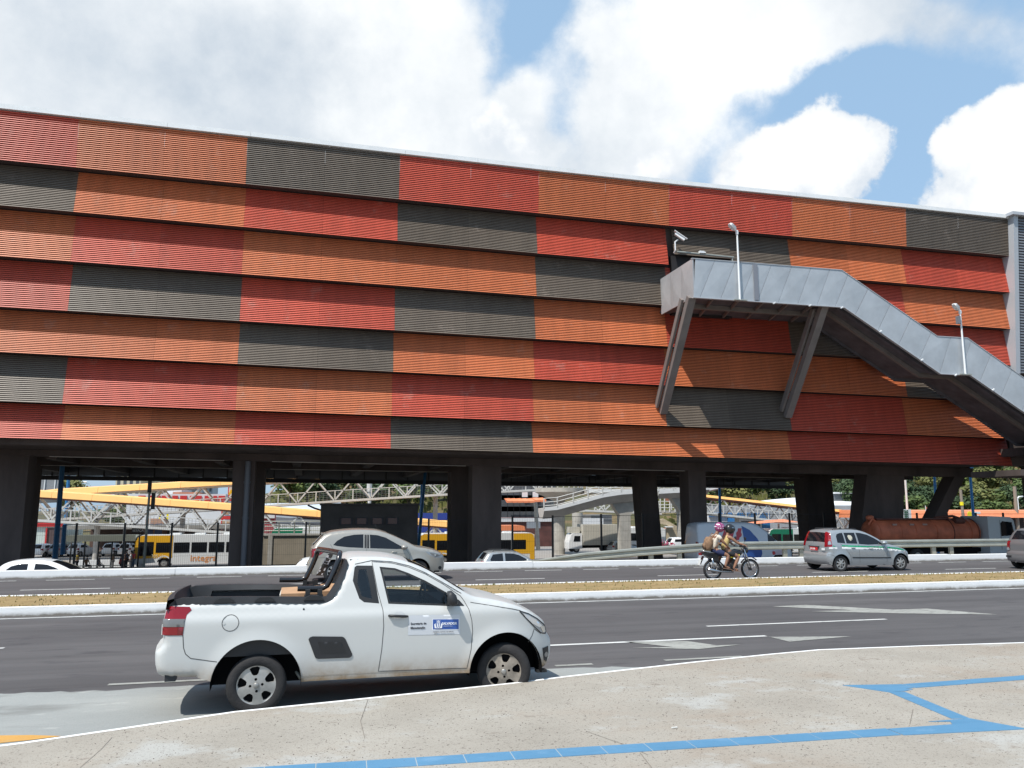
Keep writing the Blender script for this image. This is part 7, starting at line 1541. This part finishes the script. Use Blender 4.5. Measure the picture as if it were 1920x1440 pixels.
# ------------------------------------------------------------------ buses, trucks, parked cars
def bus(label, X, Y, L, num, z=ZG, front_left=True, colours=None, rear=False):
    y_, w_ = colours or (m_busy, m_busw); t = thing('bus', label, 'bus', (0, 0, 0)); H = 3.05; W_ = 1.25
    prof = [(0, .35), (-.02, 1.2), (.12, 2.2), (.35, 2.85), (.7, H), (L-.35, H), (L, 2.85), (L, .35), (L-1.9, .35)]
    def arch(cx): return [(cx+.6*math.cos(a), .45+.6*math.sin(a)) for a in np.linspace(.15, math.pi-.15, 9)]
    prof = prof[:8] + [(L-2.3, .35)] + arch(L-2.95) + [(3.4, .35)] + arch(2.7)
    b = MB(); b.prism(prof, (-W_, W_), lambda a, b_, q: (a, q, b_)); b.build('body', w_, t)
    e = .012
    def pan(poly, m_, nm, sd=-1, o=e): b = MB(); b.prism(poly, (sd*(W_+.001), sd*(W_+o)), lambda a, b_, q: (a, q, b_)); return b.build(nm, m_, t)
    pan([(.35, 2.84), (.7, 3.0), (3.4, 3.0), (3.4, 2.45), (.18, 2.45)], y_, 'yellow_panel'); pan([(.02, 1.35), (.15, 2.44), (.45, 2.44), (.45, 1.35)], y_, 'yellow_panel')
    pan([(.45, 1.34), (.45, 2.45), (3.4, 2.45), (3.4, 1.34)], y_, 'yellow_panel'); pan([(L-2.2, 1.34), (L-2.2, 2.45), (L-.02, 2.45), (L-.02, 1.34)], y_, 'yellow_panel'); pan([(.0, .9), (.0, 1.34), (3.4, 1.34), (3.4, .95)], y_, 'yellow_panel'); pan([(L-2.2, 2.45), (L-2.2, 3.0), (L-.35, 3.0), (L-.1, 2.84), (L-.02, 2.45)], y_, 'yellow_panel'); pan([(L-3.4, .98), (L-3.4, 1.34), (L-.02, 1.34), (L-.02, .98)], y_, 'yellow_panel'); pan([(L-.5, .4), (L-.5, .97), (L-.02, .97), (L-.02, .4)], y_, 'yellow_panel')
    b = MB(); b.box((-.04, -W_+.02, .4), (-.005, W_-.02, 1.25)); b.build('front_panel', y_, t)
    b = MB(); b.add([(-.03, -1.15, 1.3), (-.03, 1.15, 1.3), (.30, 1.15, 2.75), (.30, -1.15, 2.75)], [(0, 1, 2, 3)]); b.build('windscreen', m_tint, t, fix=False)
    b = MB(); b.box((L+.003, -W_+.02, .4), (L+.03, W_-.02, 2.9)); b.build('rear_panel', y_, t); b = MB(); b.box((L+.031, -1.0, 1.5), (L+.045, 1.0, 2.4)); b.build('rear_window', m_tint, t)
    pan([(.50, 1.15), (.50, 2.42), (1.75, 2.42), (1.75, 1.15)] if num else [(.5, 1.4), (.5, 2.42), (1.75, 2.42), (1.75, 1.4)], m_tint, 'door_window', o=.02)
    x = 1.95; k = 0
    while x+1.35 < L-.2: pan([(x, 1.42), (x, 2.36), (x+1.38, 2.36), (x+1.38, 1.42)], m_tint, 'window', o=.02); x += 1.55; k += 1
    for cx in (2.7, L-2.95):
        pan([(cx+.72*math.cos(a), .45+.72*math.sin(a)) for a in np.linspace(0, math.pi, 12)] + [(cx+.6*math.cos(a), .45+.6*math.sin(a)) for a in np.linspace(math.pi, 0, 12)], m_white, 'arch_trim', o=.02)
        for sd in (-1, 1): wheel(t, cx, sd*1.02, .48, .28, .28, sd, 'plain')
    for x in (3.0, 5.2, 7.8, L-3): b = MB(); b.box((x, -.5, H), (x+.9, .5, H+.14)); b.build('roof_vent', m_white, t)
    for sd in (-1,): b = MB(); b.tube([(.15, -W_, 2.7), (-.15, -W_-.2, 2.6), (-.15, -W_-.22, 2.1)], .04, 6); b.build('mirror', m_blk, t)
    if num: put_text(num, .42, (1.6, -W_-.03, .985), (1, 0, 0), (0, 0, 1), mat('bus_number', (.85, .75, .5), .5), t)
    if num: put_text('integra', .85, (5.0, -W_-.02, .62), (1, 0, 0), (0, 0, 1), mat('bus_orange_text', (.72, .30, .10), .5), t, bold=.012)
    t.location = (X, Y, z); return t
bus('yellow and white city bus stopped left of the pipe pillar, three windows ahead of it', -15.35, 83.2, 12.0, '30516')
bus('yellow and white city bus partly behind the wide pillar, right of the dark hut', 10.75, 81.2, 12.0, '30727')
bus('green and white bus behind the van near the right ramp', at(1440, 1000, Y=88).x, 89.2, 11, '', colours=(mat('bus_green', (.01, .18, .09), .4), m_busw))
bus('pale minibus behind the box truck, partly hidden by the pier', at(1148, 1000, Y=97).x, 98, 7.2, '', colours=(m_busw, m_busw))
bus('green and white bus behind the tan retaining wall', at(505, 1000, Y=90).x, 91.2, 9.5, '', z=-3.0, colours=(mat('bus_green', (.01, .18, .09), .4), m_busw))
t = thing('awning', 'rounded orange awning directly above the rear of the second bus', 'awning', (xw(962, 90), 90, ZG)); p = at(940, 995, Y=90); q_ = at(985, 985, Y=90); b = MB(); b.prism([(p.x, p.z), (q_.x, p.z), (q_.x-.1, p.z+.5), (q_.x-.5, q_.z), (p.x, q_.z)], (90, 93), lambda a, b_, q: (a, q, b_)); b.build('cover', m_orroof, t); b = MB(); b.tube([(q_.x-.2, 91, ZG), (q_.x-.2, 91, p.z)], .1, 6); b.build('post', m_galv, t)
# white box truck
t = thing('box_truck', 'white box truck with a ribbed cream cargo box beyond the fence', 'truck', (0, 0, 0)); m_box = mat('cargo_cream', (.52, .50, .44), .6)
b = MB(); b.box((1.75, -1.1, .85), (6.2, 1.1, 3.3)); b.build('cargo_box', m_box, t)
b = MB()
for x in np.arange(1.85, 6.15, .22): b.box((x, -1.13, .9), (x+.1, -1.101, 3.2))
b.build('box_ribs', m_box, t)
b = MB(); b.prism([(0, .45), (0, 1.2), (.3, 2.1), (.55, 2.25), (1.65, 2.25), (1.65, .45)], (-1.0, 1.0), lambda a, b_, q: (a, q, b_)); b.build('cab', m_whitec, t)
b = MB(); b.prism([(.55, 1.3), (.7, 1.95), (1.4, 1.95), (1.4, 1.3)], (-1.02, -1.001), lambda a, b_, q: (a, q, b_)); b.build('side_window', m_tint, t)
b = MB(); b.box((.2, -.6, 2.3), (1.5, .6, 3.0)); b.build('wind_deflector', m_box, t); b = MB(); b.box((1.7, -.5, .5), (6.1, .5, .85)); b.build('chassis', m_under, t)
for x in (.95, 4.9):
    for sd in (-1, 1): wheel(t, x, sd*.85, .4, .24, .25, sd, 'plain')
t.location = (at(1068, 1020, Y=92).x, 93.2, -3.1)
# small distant cars: one template, five copies with their own paint
OUTS = [(-.45, .3), (-.5, .6), (-.42, .95), (-.1, 1.38), (.2, 1.46), (1.1, 1.44), (1.8, 1.02), (2.6, .88), (3.0, .62), (3.0, .3)]
def small(label, px, Y, z, paint, yaw=0, name='parked_car', grp='cars parked in the station yard'):
    t, c = hatch(name, label, OUTS, (.0, 2.35), .8, .95, 1.45, paint, [[(-.02, 1.02), (.1, 1.3), (.85, 1.32), (1.35, 1.0)]], [(-.45, .95), (-.3, .98), (-.28, .75), (-.47, .75)], None, (at(px, 1020, Y=Y).x, Y, z), step=.3, ws=((1.0, 1.75), (-.45, -.1, 1.0)), wheel_style='plain', detail=False, arch=.33, yaw=yaw, cat='car'); t['group'] = grp; return t
small('white hatchback seen from behind, parked before the white shop', 74, 104, ZG, m_whitec, R(70)); small('grey car parked between the two blue poles', 106, 104, ZG, m_greyc, R(75)); small('white car parked behind the bus shelter', 141, 104, ZG, m_whitec, R(70))
small('second white car behind the bus shelter, by the waiting crowd', 206, 104, ZG, m_whitec, R(75)); small('white car just left of the yellow bus', 236, 103, ZG, m_whitec, R(80))
small('silver off roader beside the box truck, left of the Y shaped pier', 1150, 91, -3.2, m_silver, R(8), grp='cars on the station road'); small('small white car beyond the guard rail, right of the leaning pillar', 1259, 84, -2.6, m_whitec, R(5), grp='cars on the station road')
# bus shelter with bench and waiting people
sh = thing('bus_shelter', 'low green grey bus shelter with seats where people wait, left of the yellow bus', 'bus shelter', (xw(195, 80), 80, ZG)); m_shel = mat('shelter_green_grey', (.17, .18, .15), .7, var=.1, vscale=.5)
a, c_ = xw(128, 79), xw(262, 79); z0, z1 = at(200, 1015, Y=79).z, at(200, 1004, Y=79).z
b = MB(); b.prism([(79, z0), (79.2, z0+.3), (80.5, z1), (81.5, z1), (81.5, z1-.08), (80.5, z1-.1), (79.3, z0+.2), (79.1, z0)], (a, c_), lambda p, q, r_: (r_, p, q)); b.build('roof', m_shel, sh)
b = MB(); b.box((a, 78.95, z0), (c_, 79.0, z0+.55)); b.build('fascia', m_shel, sh)
for k in range(6): x = lerp(a+.1, c_-.1, k/5); b = MB(); b.tube([(x, 81.3, ZG), (x, 81.3, z1)], .07, 8); b.build('post', m_blk, sh, smooth=True)
b = MB(); b.box((a+1, 80.0, ZG+.42), (c_-.5, 80.4, ZG+.48)); 
for x in np.arange(a+1.5, c_-1, 2.2): b.box((x, 80.1, ZG), (x+.08, 80.3, ZG+.42))
b.build('bench', m_galv, sh)
b = MB(); b.box((a, 83.5, ZG), (c_, 83.8, ZG+.75)); b.build('low_wall', m_white, sh)
m_hair = mat('black_hair', (.012, .01, .01), .7)
def figure(label, px, Y, pose, top, bottom, skin=m_skind, yaw=0):
    t = thing('person', label, 'person', (0, 0, 0)); s_ = pose == 'sit'; h = .47 if s_ else .92
    N_ = [((0, 0, h+.03), (.14, .11)), ((0, 0, h+.28), (.12, .09)), ((.03, 0, h+.46), (.155, .10)), ((.05, 0, h+.60), .05), ((.08, 0, h+.73), (.08, .09))]; E_ = [(0, 1), (1, 2), (2, 3), (3, 4)]
    for sd in (-1, 1):
        i = len(N_); N_ += [((.02, sd*.19, h+.50), .05), ((.08, sd*.24, h+.26), .038), ((.26 if s_ else .1, sd*.18, h+.12 if s_ else h+.02), .03)]; E_ += [(2, i), (i, i+1), (i+1, i+2)]
        i = len(N_); N_ += ([((.1, sd*.09, h), .09), ((.44, sd*.11, h+.02), .06), ((.42, sd*.11, .10), .04), ((.56, sd*.12, .05), .035)] if s_ else [((0, sd*.09, h-.05), .09), ((.03, sd*.10, .48), .06), ((.0, sd*.11, .10), .042), ((.13, sd*.12, .04), .035)]); E_ += [(0, i), (i, i+1), (i+1, i+2), (i+2, i+3)]
    skinned('body', N_, E_, skin, t)
    T = [(N_[0][0], (.155, .125)), (N_[1][0], (.135, .105)), (N_[2][0], (.17, .115)), ((.04, 0, h+.55), .07)]; TE = [(0, 1), (1, 2), (2, 3)]
    for sd in (-1, 1): i = len(T); T += [((.02, sd*.19, h+.50), .065), ((.05, sd*.22, h+.36), .055)]; TE += [(2, i), (i, i+1)]
    skinned('shirt', T, TE, top, t)
    B = [(N_[0][0], (.155, .125))]; BE = []
    for sd in (-1, 1): i = len(B); B += ([((.1, sd*.09, h), .105), ((.44, sd*.11, h+.02), .075), ((.42, sd*.11, .16), .055)] if s_ else [((0, sd*.09, h-.05), .105), ((.03, sd*.10, .48), .075), ((0, sd*.11, .14), .06)]); BE += [(0, i), (i, i+1), (i+1, i+2)]
    skinned('trousers', B, BE, bottom, t)
    b = MB(); b.lathe([(.03, .12), (.085, .085), (.10, .03), (.085, -.03)], (.065, 0, h+.77), n=12); b.build('hair', m_hair, t, smooth=True)
    t.location = (at(px, 1040, Y=Y).x, Y, ZG); t.rotation_euler.z = yaw
m_bkc = mat('black_cloth', (.02, .02, .025), .9); m_ych = mat('yellow_bag_cloth', (.55, .42, .05), .9); m_dbl = mat('slate_blue_cloth', (.06, .09, .13), .9); m_redc = mat('red_cloth', (.5, .03, .05), .9); m_wcl = mat('white_cloth', (.6, .6, .6), .9); m_grc = mat('grey_cloth', (.18, .18, .18), .9)
for a_ in [('standing person in black with a yellow top by the fence post at the shelter end', 145, 79.6, 'stand', m_ych, m_bkc), ('person in a brown top sitting first on the shelter bench', 163, 80.1, 'sit', m_pack, m_bkc), ('person in a slate blue top sitting alone mid bench', 186, 80.1, 'sit', m_dbl, m_grc),
           ('person in olive leaning at the shelter post', 212, 79.7, 'stand', mat('olive_cloth', (.10, .10, .06), .9), m_grc), ('person in a red and white top in the crowd by the bus', 226, 80.1, 'sit', m_redc, m_bkc), ('person in black standing in the crowd nearest the fence post', 234, 79.5, 'stand', m_bkc, m_bkc),
           ('person in a white top standing by the bus door', 245, 79.4, 'stand', m_wcl, m_grc), ('person in a red top at the front of the yellow bus', 250, 80.6, 'stand', m_redc, m_dbl), ('person in dark blue standing at the back of the crowd', 239, 81.0, 'stand', m_dbl, m_bkc),
           ('person in dark clothes walking up the right hand ramp', 1490, 101, 'stand', m_bkc, m_bkc)]:
    figure(*a_[:4], a_[4], a_[5], yaw=random.choice((0, math.pi, -.5)))
bpy.data.objects[-1] if False else None
for o in S.objects:
    if o.get('label', '').startswith('person in dark clothes walking'): o.location.z = poly_at(fC, o.location.x); o.location.y = YC+1.2
g2 = thing('guard_rail', 'double steel guard rail along the bus road behind the mesh fence', 'guard rail', (-5, 58, -2.4))
for z in (-1.95, -2.35):
    b = MB(); b.box((-40, 57.9, z), (24, 58.0, z+.26)); b.build('rail', m_galv, g2)
for x in np.arange(-40, 24, 4): b = MB(); b.box((x, 58.0, -3.4), (x+.12, 58.12, -1.75)); b.build('post', m_galv, g2)

# ------------------------------------------------------------------ wooded hills
m_leaf = mat('leaf_green', (.045, .085, .02), .75, col2=(.13, .165, .035), vscale=.25); m_leaf2 = mat('leaf_dark', (.022, .05, .018), .75, col2=(.06, .095, .03), vscale=.3); m_leaf3 = mat('leaf_yellowish', (.09, .105, .025), .75, col2=(.18, .175, .05), vscale=.3)
m_bark = mat('bark', (.12, .09, .06), .9); m_hill = ground_mat('hill_ground', (.035, .045, .015), (.13, .11, .05), .05, bs=2, stains=[(.06, .52, .6, (.22, .14, .07), .7)])
def hill_z(x, y):
    t_ = max(0, y-128)/120; h = np.interp(x, [-250, -60, -30, 10, 40, 90, 150, 230, 400], [3, 3, 5, 15, 17, 15, 20, 40, 60]); return ZG + h*min(1, t_)**.8
b = MB(); nx, ny = 90, 26; rr = random.Random(2); vs = []
for i in range(nx+1):
    for j in range(ny+1):
        x = lerp(-260, 520, i/nx); y = lerp(128, 330, j/ny); vs.append((x, y, hill_z(x, y)+(rr.uniform(-.5, .5) if j else -.3)))
b.add(vs, [(i*(ny+1)+j, (i+1)*(ny+1)+j, (i+1)*(ny+1)+j+1, i*(ny+1)+j+1) for i in range(nx) for j in range(ny)]); b.build('hill', m_hill, kind='structure', smooth=True, fix=False)
def crown_mesh(seed, n, m_, squash=.8, leaf=.34):
    rr = random.Random(seed); b = MB(); cl = []
    for k in range(16):
        a = rr.uniform(0, 6.28); q = rr.uniform(.15, .72); z = rr.uniform(-.45, .75); cl.append((q*math.cos(a)*(1-.35*max(z, 0)), q*math.sin(a)*(1-.35*max(z, 0)), z*squash, rr.uniform(.22, .42)))
    for k in range(n):
        cx, cy, cz, r = rr.choice(cl); u = Vector((rr.gauss(0, 1), rr.gauss(0, 1), rr.gauss(0, 1))).normalized(); d = r*(rr.random()**.35); p = Vector((cx, cy, cz))+u*d
        nrm = (u+Vector((rr.uniform(-.5, .5), rr.uniform(-.5, .5), rr.uniform(0, .9)))).normalized(); a = nrm.orthogonal().normalized(); c_ = nrm.cross(a); s_ = leaf*rr.uniform(.10, .26)
        th = rr.uniform(0, 6.28); a, c_ = a*math.cos(th)+c_*math.sin(th), c_*math.cos(th)-a*math.sin(th)
        b.add([p-a*s_-c_*s_*.6, p+a*s_*.9-c_*s_*.5, p+a*s_+c_*s_*.6, p-a*s_*.8+c_*s_*.7], [(0, 1, 2, 3)])
    me = bpy.data.meshes.new('crown'); me.from_pydata(b.v, [], b.f); me.materials.append(m_); return me
CR = [crown_mesh(s_, 1500, m_) for s_, m_ in ((1, m_leaf), (2, m_leaf), (3, m_leaf2), (4, m_leaf2), (5, m_leaf3), (6, m_leaf), (7, m_leaf3))]
bt = MB(); bt.tube([(0, 0, -.0), (.02, .01, .45), (-.02, 0, .8)], [.045, .03, .015], 7); bt.tube([(.02, .01, .45), (.25, .1, .8)], [.02, .01], 5); bt.tube([(.01, 0, .5), (-.25, -.1, .85)], [.02, .01], 5)
tmp = bt.build('trunk', m_bark, loc=(0, 0, 0)); TR = tmp.data; bpy.data.objects.remove(tmp)
def tree(x, y, h, r, k, label, group, z=None):
    z = hill_z(x, y) if z is None else z; t = thing('tree', label, 'tree', (x, y, z), group, rz=random.uniform(0, 6.28))
    o = bpy.data.objects.new('trunk', TR); COL.objects.link(o); o.parent = t; o.scale = (h*.8, h*.8, h*.8)
    o = bpy.data.objects.new('crown', CR[k]); COL.objects.link(o); o.parent = t; o.location = (0, 0, h*.62); o.scale = (r, r*random.uniform(.85, 1.1), h*.45)
LB = ['bright green leafy tree on the wooded hillside behind the station', 'bright green leafy tree on the wooded hillside behind the station', 'dark green bushy tree on the wooded hillside behind the station', 'dark green bushy tree on the wooded hillside behind the station', 'yellowish green tree on the wooded hillside behind the station', 'bright green leafy tree on the wooded hillside behind the station', 'yellowish green tree on the wooded hillside behind the station']
GB = ['bright green hillside trees', 'bright green hillside trees', 'dark green hillside trees', 'dark green hillside trees', 'yellowish hillside trees', 'bright green hillside trees', 'yellowish hillside trees']
rr = random.Random(21); cnt = 0
for row, y in enumerate((132, 140, 149, 159, 170, 182, 196, 212, 230)):
    x = -42 + rr.uniform(0, 5)
    while x < 225:
        vis = (-4 < x*150/y < 31) or (x*150/y > 72) or (x < -20 and row > 2)
        if vis and not (y < 150 and (70 < x < 104)) and not (y < 145 and x < 30):
            k = rr.choice((0, 1, 2, 2, 3, 4, 5, 6)); h = rr.uniform(5.5, 9.5)*(1 if x > -15 else .55); r = rr.uniform(3.4, 5.4)*(1 if x > -15 else .6)
            tree(x, y+rr.uniform(-3, 3), h, r, k, LB[k], GB[k]); cnt += 1
        x += rr.uniform(5.5, 8.5)
print('trees', cnt)
tree(xw(139, 150), 150, 8, 3.2, 4, 'yellowish tree standing by the dark sloping roof at the left', None, ZG+3)
# low scrub of the slopes
b = MB(); rr = random.Random(9)
for k in range(16000):
    x = rr.uniform(-50, 260); y = rr.uniform(129, 235); z = hill_z(x, y)
    if not ((-6 < x*150/y < 34) or (x*150/y > 66)): continue
    s_ = rr.uniform(.25, .7); a = rr.uniform(0, 6.28); dx, dy = math.cos(a)*s_, math.sin(a)*s_; b.add([(x-dx, y-dy, z-.1), (x+dx, y+dy, z-.1), (x+dx*.6, y+dy*.6, z+s_*1.6), (x-dx*.7, y-dy*.7, z+s_*1.4)], [(0, 1, 2, 3)])
b.build('undergrowth', m_leaf3, kind='stuff', label='yellow green scrub and tall grass covering the hill slopes', cat='undergrowth', fix=False)
t = thing('shrub', 'bush with pink flowers beyond the guard rail, right of the leaning pillar', 'shrub', (at(1245, 1020, Y=80).x, 80, -2.6)); rr = random.Random(4)
o = bpy.data.objects.new('foliage', CR[2]); COL.objects.link(o); o.parent = t; o.scale = (.75, .75, .7); o.location = (0, 0, .55)
b = MB(); x0, z0 = t.location.x, t.location.z
for k in range(60): p = V3(x0+rr.gauss(0, .4), 79.6+rr.uniform(-.3, .3), z0+.9+rr.gauss(0, .2)); s_ = .07; b.add([p+V3(-s_, 0, 0), p+V3(0, -.02, -s_), p+V3(s_, 0, 0), p+V3(0, 0, s_)], [(0, 1, 2, 3)])
b.build('flowers', mat('pink_petals', (.6, .08, .2), .7), t, fix=False)
# haze of distance
